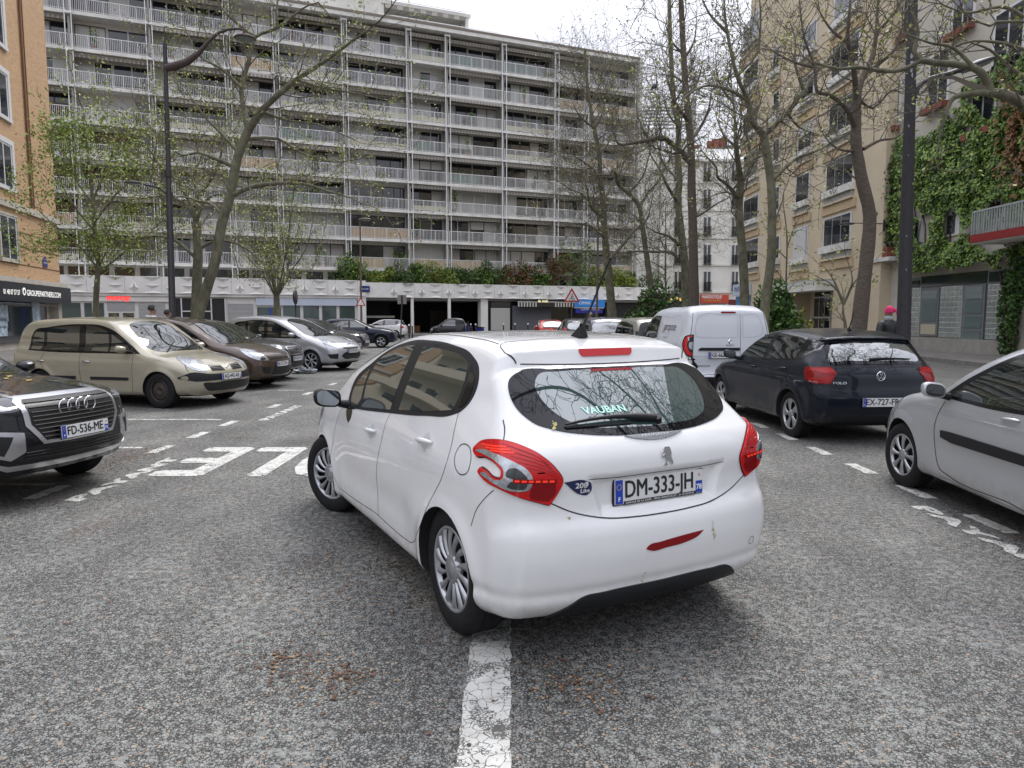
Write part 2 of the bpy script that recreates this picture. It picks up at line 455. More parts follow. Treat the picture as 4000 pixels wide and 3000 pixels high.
M_blue = mat('plate_blue', (.012,.045,.36), .35)
M_ink = mat('plate_ink', (.012,.012,.014), .5)
M_white = mat('print_white', (.75,.75,.75), .5)
M_rust = mat('steel_wheel_rusty', (.045,.035,.032), .6, .3, var=.5, vscale=18)

def make_wheel(root, x, side, r=.31, wid=.19, yface=.83, z=None, style='spokes', n=14, rimr=.205, steer=0, rim_mat=None, hub=.05, sw=.6, twist=0, M_r=None):
    """side +1 left, -1 right; the wheel mesh is the tyre, the rim is its child"""
    rim_mat = rim_mat or M_silv; z = r-.004 if z is None else z
    t = MB(); w = wid
    prof = [(rimr-.005, 0-.02), (rimr, -.006), (rimr+.012, .0), (rimr+(r-rimr)*.45, .006), (r-.022, -.004), (r-.007, -.018), (r, -.04)]
    nseg = 5
    for k in range(nseg):     # tread with grooves
        a = -.04-(w-.08)*k/nseg; b = -.04-(w-.08)*(k+1)/nseg
        prof += [(r, a-.004), (r, b+.008), (r-.009, b+.006), (r-.009, b)]
    prof += [(r, -w+.04), (r-.02, -w+.01), (rimr+.02, -w), (rimr, -w+.01)]
    t.lathe(prof, 'y', (0,0,0), 64, 0)
    to = t.build('wheel', [M_rub], root)
    m = MB()
    m.lathe([(0,-.075),(rimr*.98,-.075),(rimr*.98,-.012)], 'y', (0,0,0), 48, 1)
    m.lathe([(rimr*.90,-.03),(rimr*.93,-.006),(rimr*.985,-.002),(rimr+.004,-.014)], 'y', (0,0,0), 64, 0)
    if style == 'steel':
        m.lathe([(0,-.03),(.035,-.028),(.05,-.012),(.085,-.014),(.11,-.035),(.14,-.022),(rimr*.80,-.03),(rimr*.95,-.05)], 'y', (0,0,0), 48, 0)
        for k in range(16):
            a = 2*math.pi*k/16; s0 = len(m.v); m.box(-.009,.009,-.0225,-.0195,-.012,.012,1)
            m.xf(Matrix.Rotation(a,4,'Y') @ Matrix.Translation((0,-.002,.148)), s0)
    else:
        m.lathe([(0,-.004),(hub*.8,-.004),(hub*.85,-.008),(hub,-.002),(hub*1.25,-.012),(hub*1.3,-.04)], 'y', (0,0,0), 32, 0)
        for k in range(n):
            a0 = 2*math.pi*k/n; L = []; nn = 7
            for i in range(nn):
                u = i/(nn-1); rr = hub*1.1+(rimr*.955-hub*1.1)*u
                ww = (2*math.pi/n)*(sw*(.55+.45*u) if style == 'spokes' else sw*(.95-.25*math.sin(u*math.pi)+.1*u))*.5
                ww = min(ww, math.pi/n*.98)
                a = a0+twist*u*u; y = -.010+.006*math.sin(u*math.pi)
                L += [(rr*math.cos(a-ww), y-.012, rr*math.sin(a-ww)), (rr*math.cos(a-ww*.7), y+.001, rr*math.sin(a-ww*.7)),
                      (rr*math.cos(a+ww*.7), y+.001, rr*math.sin(a+ww*.7)), (rr*math.cos(a+ww), y-.012, rr*math.sin(a+ww))]
            m.add(L, [(4*i+j, 4*i+j+1, 4*i+5+j, 4*i+4+j) for i in range(nn-1) for j in range(3)], 0, True)
    m.build('rim', [rim_mat, M_well], to)
    to.location = (x, side*yface, z); to.rotation_euler = (0, 0, R(steer)+(0 if side > 0 else math.pi))
    return to

def fat_text(name, s, m, parent, M, fat=.0016, **kw):
    fit = kw.pop('fit', None); me = text_mesh(s, **kw); xs = [v.co.x for v in me.vertices]; w = max(xs)-min(xs); k = (fit/w) if fit else 1
    me.transform(Matrix.Translation((-(max(xs)+min(xs))/2*k, 0, 0)) @ Matrix.Diagonal((k, 1, 1, 1)))
    V0 = [v.co.copy() for v in me.vertices]; F0 = [tuple(p.vertices) for p in me.polygons]; V, F = [], []
    for i, (dx, dy) in enumerate(((-1,0),(1,0),(0,-.7),(0,.7),(-.7,-.5),(.7,.5),(.7,-.5),(-.7,.5))):
        o = len(V); V += [v+Vector((dx*fat, dy*fat, i*.00004)) for v in V0]; F += [tuple(a+o for a in f) for f in F0]
    me2 = bpy.data.meshes.new(name); me2.from_pydata(V, [], F); me2.update(); me2.transform(M)
    return link(name, me2, parent, [m])

def number_plate(root, o, xdir, up, s, tail='75', foot=None, w=.52, h=.11, lit=None, region=True):
    """o centre, xdir reading direction, up"""
    M = frame_M(o, xdir, up); p = MB()
    def rr(x0,x1,y0,y1,z0,z1,mi): p.box(x0,x1,y0,y1,z0,z1,mi)
    rr(-w/2, w/2, -h/2, h/2, -.012, 0, 0)
    rr(-w/2+.002, -w/2+.045, -h/2+.002, h/2-.002, 0, .0012, 1)
    if region: rr(w/2-.045, w/2-.002, -h/2+.002, h*.02, 0, .0012, 1)
    rr(-w/2-.006, w/2+.006, -h/2-.006, h/2+.006, -.02, -.006, 2)
    for i in range(12):
        a = i*math.pi/6; cx, cy = -w/2+.023+.013*math.cos(a), h*.20+.013*math.sin(a); p.box(cx-.0018,cx+.0018,cy-.0018,cy+.0018,.0012,.002,3)
    if region:
        for i in range(8):
            a = i*math.pi/4; p.add([(w/2-.023+.010*math.cos(a), h*.27+.010*math.sin(a), .002), (w/2-.023+.004*math.cos(a+.4), h*.27+.004*math.sin(a+.4), .002), (w/2-.023+.004*math.cos(a-.4), h*.27+.004*math.sin(a-.4), .002)], [(0,1,2)], 4)
    if foot: rr(-w/2+.05, w/2-.045, -h/2-.004, -h/2+.012, 0, .003, 5)
    p.xf(M); po = p.build('number_plate', [M_plate, M_blue, M_plas, mat('star_yellow',(.6,.45,.05),.5), M_red, M_ink], root)
    T = Matrix.Translation
    dy = .005 if foot else 0
    fat_text('plate_lettering', s, M_ink, po, M @ T((-.002, dy, .0016)), size=h*.98, fat=.0022, fit=w-.125 if region else w-.09)
    text('plate_lettering', 'F', M_white, po, M @ T((-w/2+.024, -h*.30, .0018)), size=.03, bold=.0006)
    if region: text('plate_lettering', tail, M_white, po, M @ T((w/2-.024, -h*.25, .0018)), size=.038, bold=.0008)
    if foot: text('plate_lettering', foot, M_white, po, M @ T((0, -h/2+.004, .0036)), size=.013, fit=w-.12)
    return po

def mirror(car, x, y, z, side, m, w=.17, h=.125, glassback=True, cap=None):
    """wing mirror at the door, glass facing backwards (-x)"""
    b = MB(); s = side
    prof = []
    for i, (dx, sc_) in enumerate([(-.045,.93),(-.03,1.0),(.0,.98),(.035,.86),(.065,.6),(.08,.25)]):
        ring = []
        for k in range(20):
            a = 2*math.pi*k/20; cy = math.copysign(abs(math.cos(a))**.65, math.cos(a))*w/2*sc_; cz = math.copysign(abs(math.sin(a))**.65, math.sin(a))*h/2*sc_
            ring.append((x+dx, s*(y+w/2+.03)+cy, z+.03+cz+cy*s*.12))
        prof.append(ring)
    vs = [v for r_ in prof for v in r_]
    b.add(vs, [(i*20+k, i*20+(k+1)%20, (i+1)*20+(k+1)%20, (i+1)*20+k) for i in range(5) for k in range(20)]+[tuple(range(19,-1,-1)), tuple(range(100,120))], 0, True)
    b.tube([(x+.0, s*(y-.05), z-.035), (x+.01, s*(y+.03), z-.02), (x+.01, s*(y+.08), z)], [.035,.028,.03], 8, 1)
    o = b.build('wing_mirror', [cap or m, M_plas], car.root)
    g = MB(); ring = [(x-.0465, p[1], p[2]) for p in prof[0]]; c = (x-.0465, s*(y+w/2+.03), z+.03)
    g.add([tuple(c[i]+(q[i]-c[i])*.86 for i in range(3)) for q in ring], [tuple(range(20))], 0)
    g.build('mirror_glass', [mat('mirror_silver',(.30,.33,.35),.02,1)], o)
    return o
def handle(car, x, z, side, m, ln=.17):
    v = 'L' if side > 0 else 'R'; p, n = car.proj(x, z, v, 0)
    b = MB(); k = 9; pts = []; rad = []
    for i in range(k):
        u = i/(k-1); q, nn = car.proj(x+(u-.5)*ln, z-.012*(u-.5), v, 0)
        pts.append(q+nn*(.008+.026*math.sin(u*math.pi)**.6)); rad.append(.008+.007*math.sin(u*math.pi)**.5)
    b.tube(pts, rad, 8, 0); return b.build('door_handle', [m], car.root)
M_gold = mat('paint_champagne', (.36,.33,.255), .3, .35, coat=1, var=.03, vscale=2)
M_brown = mat('paint_brown', (.075,.052,.040), .3, .4, coat=1)
M_dgrey = mat('paint_dark_grey', (.020,.020,.023), .3, .3, coat=.6)
M_dblue = mat('paint_dark_blue', (.012,.016,.035), .3, .3, coat=1)
M_polo = mat('paint_anthracite', (.010,.012,.021), .28, .2, coat=.45)
M_sil = mat('paint_silver', (.50,.51,.535), .32, .55, coat=1, var=.03, vscale=2)
M_sil2 = mat('paint_silver_blue', (.34,.36,.40), .32, .5, coat=1)
M_q2 = mat('paint_grey_metallic', (.012,.012,.015), .3, .1, coat=.5)
M_vanw = mat('paint_van_white', (.62,.64,.68), .3, coat=.8)
M_beige2 = mat('paint_beige', (.38,.36,.31), .3, .2, coat=1)
M_redp = mat('paint_red', (.38,.02,.015), .3, coat=1)
M_black = mat('paint_black', (.010,.010,.012), .25, coat=1)
M_gril = mat('grille_black', (.008,.008,.009), .4)
M_gsil = mat('satin_silver', (.50,.50,.52), .28, .9)

# ------------------------------------------------------------------ ground, kerbs, markings
def asphalt(name, light=.20, dark=.014, scale=62, worn=.5):
    m = bpy.data.materials.new(name); m.use_nodes = True; n, l = nodes_of(m); b = n['Principled BSDF']
    def N(t, **k):
        q = n.new('ShaderNode'+t)
        for a, v in k.items(): setattr(q, a, v)
        return q
    tc_ = N('TexCoord'); co = tc_.outputs['Object']
    wob = N('TexNoise'); wob.inputs['Scale'].default_value = 90; wob.inputs['Detail'].default_value = 2; l.new(co, wob.inputs['Vector'])
    va = N('VectorMath', operation='SCALE'); va.inputs['Scale'].default_value = .026; l.new(wob.outputs['Color'], va.inputs[0])
    vb = N('VectorMath', operation='ADD'); l.new(co, vb.inputs[0]); l.new(va.outputs[0], vb.inputs[1])
    vo = N('TexVoronoi', feature='DISTANCE_TO_EDGE'); vo.inputs['Scale'].default_value = scale; l.new(vb.outputs[0], vo.inputs['Vector'])
    vc = N('TexVoronoi', feature='F1'); vc.inputs['Scale'].default_value = scale; l.new(vb.outputs[0], vc.inputs['Vector'])
    big = N('TexNoise'); big.inputs['Scale'].default_value = .9; big.inputs['Detail'].default_value = 6; l.new(co, big.inputs['Vector'])
    mid = N('TexNoise'); mid.inputs['Scale'].default_value = 22; mid.inputs['Detail'].default_value = 6; mid.inputs['Roughness'].default_value = .65; l.new(co, mid.inputs['Vector'])
    # gap threshold follows wear
    th = N('MapRange'); th.inputs['From Min'].default_value = .40; th.inputs['From Max'].default_value = .66; th.inputs['To Min'].default_value = .01; th.inputs['To Max'].default_value = .46; pm = N('TexNoise'); pm.inputs['Scale'].default_value = 1.7; pm.inputs['Detail'].default_value = 5; pm.inputs['Roughness'].default_value = .6; mp3 = N('Mapping'); mp3.inputs['Scale'].default_value = (1, .55, 1); mp3.inputs['Rotation'].default_value = (0,0,.6); l.new(co, mp3.inputs['Vector']); l.new(mp3.outputs['Vector'], pm.inputs['Vector'])
    ma = N('Math', operation='MULTIPLY_ADD'); ma.inputs[1].default_value = .70; l.new(mid.outputs['Fac'], ma.inputs[0]); mb_ = N('Math', operation='MULTIPLY'); mb_.inputs[1].default_value = .32; l.new(pm.outputs['Fac'], mb_.inputs[0]); l.new(mb_.outputs[0], ma.inputs[2])
    l.new(ma.outputs[0], th.inputs['Value'])
    lt = N('MapRange'); lt.interpolation_type = 'SMOOTHSTEP'; lt.inputs['From Min'].default_value = 0; lt.inputs['To Min'].default_value = 0; lt.inputs['To Max'].default_value = 1
    l.new(vo.outputs['Distance'], lt.inputs['Value']); l.new(th.outputs['Result'], lt.inputs['From Max'])
    st = N('ValToRGB'); e = st.color_ramp.elements; e[0].position = .1; e[0].color = (light*.78, light*.78, light*.76, 1); e[1].position = .9; e[1].color = (light*1.18, light*1.2, light*1.14, 1)
    k = st.color_ramp.elements.new(.5); k.color = (light*.98, light, light*.95, 1); k = st.color_ramp.elements.new(.985); k.color = (light*1.4, light*1.1, light*.85, 1)
    sx = N('SeparateXYZ'); l.new(vc.outputs['Color'], sx.inputs[0]); l.new(sx.outputs[0], st.inputs['Fac'])
    mix = N('Mix', data_type='RGBA'); mix.inputs['A'].default_value = (dark, dark*.97, dark*.92, 1); l.new(lt.outputs['Result'], mix.inputs['Factor']); l.new(st.outputs['Color'], mix.inputs['B'])
    # large worn, dusty and brown stained areas
    rb = N('ValToRGB'); e = rb.color_ramp.elements; e[0].position = .36; e[0].color = (.90,.90,.90,1); e[1].position = .66; e[1].color = (1.12,1.11,1.08,1); l.new(big.outputs['Fac'], rb.inputs['Fac'])
    m2 = N('Mix', data_type='RGBA', blend_type='MULTIPLY'); m2.inputs['Factor'].default_value = 1; l.new(mix.outputs['Result'], m2.inputs['A']); l.new(rb.outputs['Color'], m2.inputs['B'])
    mp2 = N('Mapping'); mp2.inputs['Scale'].default_value = (1.1, .28, 1); mp2.inputs['Location'].default_value = (3.1, 5.2, 0); l.new(co, mp2.inputs['Vector'])
    st2 = N('TexNoise'); st2.inputs['Scale'].default_value = 1.0; st2.inputs['Detail'].default_value = 8; st2.inputs['Roughness'].default_value = .72; l.new(mp2.outputs['Vector'], st2.inputs['Vector'])
    r2 = N('ValToRGB'); e = r2.color_ramp.elements; e[0].position = .60; e[0].color = (0,0,0,1); e[1].position = .76; e[1].color = (.7,.7,.7,1); l.new(st2.outputs['Fac'], r2.inputs['Fac'])
    m3 = N('Mix', data_type='RGBA'); m3.inputs['B'].default_value = (.12,.07,.04,1); l.new(r2.outputs['Color'], m3.inputs['Factor']); l.new(m2.outputs['Result'], m3.inputs['A'])
    l.new(m3.outputs['Result'], b.inputs['Base Color']); b.inputs['Roughness'].default_value = .72; b.inputs['Specular IOR Level'].default_value = .4
    bp = N('Bump'); bp.inputs['Strength'].default_value = .55; bp.inputs['Distance'].default_value = .006; l.new(lt.outputs['Result'], bp.inputs['Height']); l.new(bp.outputs['Normal'], b.inputs['Normal'])
    return m
M_asph = asphalt('asphalt')
def paint_mark(name, base=(.55,.55,.53), worn=.5, crack=14):
    """thermoplastic road paint with cracks and worn holes showing asphalt"""
    m = bpy.data.materials.new(name); m.use_nodes = True; n, l = nodes_of(m); b = n['Principled BSDF']; out = n['Material Output']
    tc_ = n.new('ShaderNodeTexCoord'); co = tc_.outputs['Object']
    nz1 = n.new('ShaderNodeTexNoise'); nz1.inputs['Scale'].default_value = 20; nz1.inputs['Detail'].default_value = 3; l.new(co, nz1.inputs['Vector'])
    sc_ = n.new('ShaderNodeVectorMath'); sc_.operation = 'SCALE'; sc_.inputs['Scale'].default_value = .05; l.new(nz1.outputs['Color'], sc_.inputs[0])
    ad = n.new('ShaderNodeVectorMath'); l.new(co, ad.inputs[0]); l.new(sc_.outputs[0], ad.inputs[1])
    v = n.new('ShaderNodeTexVoronoi'); v.feature = 'DISTANCE_TO_EDGE'; v.inputs['Scale'].default_value = crack; l.new(ad.outputs[0], v.inputs['Vector'])
    v2 = n.new('ShaderNodeTexVoronoi'); v2.feature = 'DISTANCE_TO_EDGE'; v2.inputs['Scale'].default_value = crack*4; l.new(ad.outputs[0], v2.inputs['Vector'])
    nw = n.new('ShaderNodeTexNoise'); nw.inputs['Scale'].default_value = 6; nw.inputs['Detail'].default_value = 8; nw.inputs['Roughness'].default_value = .7; l.new(co, nw.inputs['Vector'])
    def M(op, a, b_):
        q = n.new('ShaderNodeMath'); q.operation = op
        for i, x in enumerate((a, b_)):
            if isinstance(x, (int, float)): q.inputs[i].default_value = x
            else: l.new(x, q.inputs[i])
        return q.outputs[0]
    c1 = M('LESS_THAN', v.outputs['Distance'], M('MULTIPLY', nw.outputs['Fac'], .05))
    w1 = M('GREATER_THAN', nw.outputs['Fac'], .66-worn*.12)
    w2 = M('MULTIPLY', M('GREATER_THAN', nw.outputs['Fac'], .56-worn*.12), M('LESS_THAN', v2.outputs['Distance'], .12))
    h = M('MAXIMUM', M('MAXIMUM', c1, w1), w2)
    mx_ = n.new('ShaderNodeMix'); mx_.data_type = 'RGBA'; mx_.inputs['A'].default_value = (*base, 1); mx_.inputs['B'].default_value = (.10,.10,.095,1); l.new(h, mx_.inputs['Factor'])
    nd = n.new('ShaderNodeTexNoise'); nd.inputs['Scale'].default_value = 9; nd.inputs['Detail'].default_value = 5; l.new(co, nd.inputs['Vector'])
    rr = n.new('ShaderNodeValToRGB'); e = rr.color_ramp.elements; e[0].position = .3; e[0].color = (.78,.77,.74,1); e[1].position = .7; e[1].color = (1.1,1.1,1.08,1); l.new(nd.outputs['Fac'], rr.inputs['Fac'])
    mm = n.new('ShaderNodeMix'); mm.data_type = 'RGBA'; mm.blend_type = 'MULTIPLY'; mm.inputs['Factor'].default_value = 1; l.new(mx_.outputs['Result'], mm.inputs['A']); l.new(rr.outputs['Color'], mm.inputs['B'])
    l.new(mm.outputs['Result'], b.inputs['Base Color']); b.inputs['Roughness'].default_value = .6
    return m
M_mark = paint_mark('road_paint', worn=.0); M_markw = paint_mark('road_paint_worn', (.52,.52,.50), worn=.42, crack=17)
m = MB(); m.quad((-400,-200,0),(400,-200,0),(400,600,0),(-400,600,0)); tag(m.build('road', [M_asph]), kind='structure')
def ragged(x0, x1, y0, y1, seed, amp=.006, step=.04):
    rnd = random.Random(seed); P = []
    def side(a, b):
        L = math.dist(a, b); k = max(2, int(L/step)); nx, ny = -(b[1]-a[1])/L, (b[0]-a[0])/L
        for i in range(k):
            t = i/k; o = rnd.gauss(0, amp) if i else 0; P.append((a[0]+(b[0]-a[0])*t+nx*o, a[1]+(b[1]-a[1])*t+ny*o))
    side((x0,y0),(x1,y0)); side((x1,y0),(x1,y1)); side((x1,y1),(x0,y1)); side((x0,y1),(x0,y0)); return P
def flat(name, polys, m, z=.004, kind='structure'):
    b = MB()
    for P in polys: b.add([(x, y, z) for x, y in P], [tuple(range(len(P)))])
    o = b.build(name, [m]); 
    for p in o.data.polygons:
        if p.normal.z < 0: p.flip()
    if kind: o['kind'] = kind
    return o
flat('road_marking', [ragged(-.205, -.005, -3.0, 3.62, 1, .0035)], M_markw)
flat('road_marking', [ragged(-4.375-.004*i, -4.245-.004*i, 5.07+1.055*i, 5.58+1.055*i, 10+i) for i in (-1,0,1,3,4,5,7,9,11)], M_mark)
flat('road_marking', [ragged(3.715-.008*i, 3.84-.008*i, 3.12+1.005*i, 3.62+1.005*i, 40+i) for i in range(0, 26)], M_mark)
flat('road_marking', [ragged(-6.1, -4.6, 10.95, 11.05, 77), ragged(-6.4, -4.6, 8.55, 8.64, 78), ragged(-5.2,-4.6,15.4,15.5,79), ragged(-5.4,-4.45,6.62,6.72,80)], M_markw)
def road_text(s, M, length, height, m, kw2=.045, **kw):
    me = text_mesh(s, size=1, **kw); xs = [v.co.x for v in me.vertices]; ys = [v.co.y for v in me.vertices]
    V0 = [v.co.copy() for v in me.vertices]; F0 = [tuple(p.vertices) for p in me.polygons]; V, F = [], []; ft = kw2
    for i, (dx, dy) in enumerate(((-1,0),(1,0),(0,-1),(0,1),(0,0))):
        oo = len(V); V += [v+Vector((dx*ft, dy*ft*.7, i*.0002)) for v in V0]; F += [tuple(a+oo for a in f) for f in F0]
    me = bpy.data.meshes.new('road_marking'); me.from_pydata(V, [], F); xs = [v[0] for v in V]; ys = [v[1] for v in V]
    me.transform(Matrix.Translation((-min(xs), -min(ys), 0))); w, h = max(xs)-min(xs), max(ys)-min(ys)
    me.transform(M @ Matrix.Diagonal((length/w, height/h, 1, 1))); me.materials.clear(); o = link('road_marking', me, None, [m]); o['kind'] = 'structure'; return o
def RM(o, x, y): return frame_M((o[0], o[1], .0045), (*x, 0), (*y, 0))
for k, y in enumerate((6.04, 10.9, 17.0, 21.5)): road_text('PAYANT', RM((-3.80-.03*k, y), (0,1), (-1,0)), 1.93, .17, M_mark, kw2=.062)
for y in (5.89, 12.2, 18.5): road_text('PAYANT', RM((3.42, y), (0,-1), (1,0)), 1.93, .16, M_mark, kw2=.062)
for ch, x in (('E',-3.18),('L',-2.53),('O',-1.80),('C',-1.12),('E',-.42)):
    road_text(ch, RM((x, 8.62), (-1,0), (0,-1)), .58, 1.60, M_mark, kw2=.03)
# pavements and kerbs
M_pave = mat('pavement_asphalt', (.15,.14,.13), .85, var=.25, vscale=2, bump=.3, bscale=60)
M_kerb = mat('kerb_granite', (.20,.19,.175), .7, var=.3, vscale=9, bump=.3, bscale=50)
def strip(name, A, B, w0, w1, z0, z1, m, zb=-.05):
    """raised strip along A->B, offset w0..w1 to the right of it, top z0 at w0 and z1 at w1"""
    d = (Vector((*B,0))-Vector((*A,0))).normalized(); r = Vector((d.y,-d.x,0)); a, b = Vector((*A,0)), Vector((*B,0)); q = MB(); U = Vector((0,0,1))
    P = [a+r*w0, b+r*w0, b+r*w1, a+r*w1]; T = [z0,z0,z1,z1]
    q.add([p+U*zb for p in P]+[p+U*t for p, t in zip(P, T)], [(0,1,2,3),(4,5,6,7),(0,1,5,4),(1,2,6,5),(2,3,7,6),(3,0,4,7)]); o = q.build(name, [m]); o['kind'] = 'structure'; return o
strip('kerb', (14.3,8), (16.6,44), 0, .18, .15, .15, M_kerb); strip('pavement', (14.3,8), (16.6,44), .18, 8, .147, .38, M_pave)
strip('kerb', (-10.6,70), (-10.6,-6), 0, .18, .15, .15, M_kerb); strip('pavement', (-10.6,70), (-10.6,-6), .18, 14, .147, .16, M_pave)
strip('kerb', (40,79.9), (-40,46.8), 0, .2, .12, .12, M_kerb); strip('pavement', (40,79.9), (-40,46.8), .2, 34, .117, .16, M_pave)
strip('kerb', (6.5,13.7), (7.6,46), 0, .15, .12, .12, M_kerb); strip('pavement', (6.5,13.7), (7.6,46), .15, 1.5, .117, .117, M_pave)
# leaf and seed litter: nobody could count it
rnd = random.Random(8); V, Fq, mi = [], [], []
spots = [(420,700,.3,30),(150,600,.4,40),(250,428,.10,40),(262,418,.12,50),(278,405,.15,60),(298,392,.2,70),(318,378,.3,80),(236,438,.08,90),(222,470,.2,60),(200,490,.15,40),(282,662,.06,60),(322,683,.10,110),(345,675,.05,30),(574,685,.12,90),(455,600,.12,120),(132,456,.22,500),(146,449,.18,200),(96,470,.16,220),(110,462,.15,200),(42,502,.14,90),(175,432,.25,120),(205,463,.2,30),(285,660,.08,60),(325,683,.10,80),(574,685,.11,90),(398,562,.25,420),(352,598,.2,120),(310,400,.5,120),(230,500,.25,35),(695,622,.2,30),(60,540,.2,30),(900,500,.6,60),(960,520,.5,60),(200,390,.8,150),(330,370,1.2,120),(90,440,.5,60)]
for u, v, sd, k in spots:
    c0 = gnd(u, v)
    for _ in range(k):
        x, y = c0.x+rnd.gauss(0, sd*1.3), c0.y+rnd.gauss(0, sd); s = rnd.uniform(.004,.013); a = rnd.uniform(0, 6.28); z = .003+rnd.random()*.006; o = len(V); e = rnd.uniform(.3,1)
        V += [(x+s*math.cos(a), y+s*math.sin(a), z), (x-s*e*math.sin(a), y+s*e*math.cos(a), z+s*.3), (x-s*math.cos(a), y-s*math.sin(a), z), (x+s*e*math.sin(a), y-s*e*math.cos(a), z+s*.15)]
        Fq.append((o,o+1,o+2,o+3)); mi.append(rnd.choice((0,0,0,1,2)))
for _ in range(2600):
    x, y = rnd.uniform(-7,8), rnd.uniform(1.8,16); s = rnd.uniform(.003,.010)*(1 if rnd.random() < .95 else 2.2); a = rnd.uniform(0, 6.28); z = .003+rnd.random()*.006; o = len(V)
    V += [(x+s*math.cos(a), y+s*math.sin(a), z), (x-s*.5*math.sin(a), y+s*.5*math.cos(a), z+s*.4), (x-s*math.cos(a), y-s*math.sin(a), z), (x+s*.5*math.sin(a), y-s*.5*math.cos(a), z+s*.2)]
    Fq.append((o,o+1,o+2,o+3)); mi.append(rnd.choice((0,1,2,2)))
lit = np_mesh('leaf_litter', np.array(V), np.array(Fq), [mat('litter_brown', (.12,.055,.025), .8), mat('litter_tan', (.30,.19,.09), .8), mat('litter_dark', (.05,.032,.02), .8)], mi=np.array(mi)); tag(lit, 'brown seeds and leaf scraps scattered over the asphalt', 'leaf litter', kind='stuff')
# crumpled plastic bag lying by the silver car
b = bmesh.new(); bmesh.ops.create_icosphere(b, subdivisions=4, radius=1)
for v in b.verts:
    k = noise.noise(v.co*2.3)*.6+noise.noise(v.co*6)*.35; v.co = Vector((v.co.x*.30*(1+k), v.co.y*.16*(1+k), max(0, (v.co.z+.55)*.08*(1+k*1.6))))
me = bpy.data.meshes.new('plastic_bag'); b.to_mesh(me); b.free(); o = link('plastic_bag', me, None, [mat('clear_plastic', (.22,.235,.25), .25, spec=.8)]); o.location = gnd(304, 373.5)+Vector((0,0,.003))
tag(o, 'crumpled grey plastic bag lying on the asphalt by the dark crossover', 'plastic bag')
# ------------------------------------------------------------------ buildings
class Plane:
    """vertical facade plane with origin O and heading d; local x along, -y towards the street"""
    def __init__(s, O, d): s.O = Vector((O[0], O[1], 0)); s.d = Vector((d[0], d[1], 0)).normalized(); s.n = Vector((s.d.y, -s.d.x, 0)); s.rz = math.atan2(s.d.y, s.d.x)
    def hit(s, u, v, out=0.0):
        r = ray(u, v); t = ((s.O+s.n*out-Vector((0,0,CAM_H))).dot(s.n))/r.dot(s.n); p = Vector((0,0,CAM_H))+r*t; return (p-s.O).dot(s.d), p.z
    def world(s, x, y, z=0): return s.O+s.d*x-s.n*y+Vector((0,0,z))
M_conc = mat('facade_render_pale', (.60,.59,.545), .85, var=.08, vscale=.7)
M_slab = mat('balcony_concrete_white', (.64,.63,.59), .7, var=.18, vscale=1.2)
M_rail = mat('rail_white', (.70,.70,.69), .5)
M_wing = mat('partition_grey', (.36,.36,.33), .8)
M_frb = mat('frame_brown', (.045,.032,.028), .5)
M_winf = mat('frame_white', (.60,.60,.59), .5)
M_wg = mat('window_glass', (.018,.022,.028), .05, spec=.8, ior=1.6)
M_wgc = mat('window_curtain', (.42,.42,.40), .35, coat=1)
M_shut = mat('roller_shutter_white', (.55,.55,.53), .6)
M_awn = mat('awning_striped', (.40,.38,.34), .9)
M_awn2 = mat('awning_dark', (.24,.22,.20), .9)
M_reed = mat('reed_screen', (.42,.30,.16), .9, var=.2, vscale=8, stretch=(1,1,.1))
M_pale = mat('podium_white', (.70,.69,.66), .75, var=.10, vscale=1.0)
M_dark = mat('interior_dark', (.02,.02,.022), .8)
M_leafs = [mat('leaf_green_dark', (.035,.08,.02), .6, var=.4, vscale=3), mat('leaf_green', (.075,.155,.028), .6, var=.4, vscale=3), mat('leaf_green_bright', (.22,.31,.05), .6), mat('leaf_red', (.14,.035,.028), .6, var=.4, vscale=3), mat('leaf_yellow_green', (.24,.25,.035), .6), mat('leaf_olive', (.09,.10,.045), .6), mat('leaf_spring', (.29,.33,.08), .6, var=.3, vscale=2), mat('leaf_copper', (.16,.085,.03), .6)]

def foliage(name, pts, size, mats, parent=None, seed=0, weights=None, flatn=None):
    """one mesh of leaf sized faces at pts"""
    rg = np.random.default_rng(seed); n = len(pts); pts = np.asarray(pts, float)
    a = rg.normal(size=(n,3)); a /= np.linalg.norm(a, axis=1)[:,None]
    if flatn is not None: a = a*.75+np.array(flatn); a /= np.linalg.norm(a, axis=1)[:,None]
    t = np.cross(a, rg.normal(size=(n,3))); t /= np.linalg.norm(t, axis=1)[:,None]; b = np.cross(a, t)
    s = size*rg.uniform(.55,1.35,(n,1))
    V = np.stack([pts+t*s, pts+b*s*.55, pts-t*s*.8, pts-b*s*.55], 1).reshape(-1,3)
    F = np.arange(4*n).reshape(n,4)
    if weights is None: mi = rg.integers(0, len(mats), n)
    else: mi = rg.choice(len(mats), n, p=weights)
    return np_mesh(name, V, F, mats, parent, mi=mi)
def bush_pts(rx, ry, rz, n, seed, lumps=9):
    rg = np.random.default_rng(seed); c = rg.normal(size=(lumps,3)); c /= np.linalg.norm(c, axis=1)[:,None]; c *= rg.uniform(.2,.72,(lumps,1)); c[:,2] = rg.uniform(.12,.80,lumps)
    k = rg.integers(0, lumps, n); d = rg.normal(size=(n,3)); d /= np.linalg.norm(d, axis=1)[:,None]
    p = c[k]+d*(rg.uniform(.15,1,(n,1))**.45)*rg.uniform(.22,.5,(lumps,1))[k]; p[:,2] = np.abs(p[:,2]); return p*np.array([rx,ry,rz])
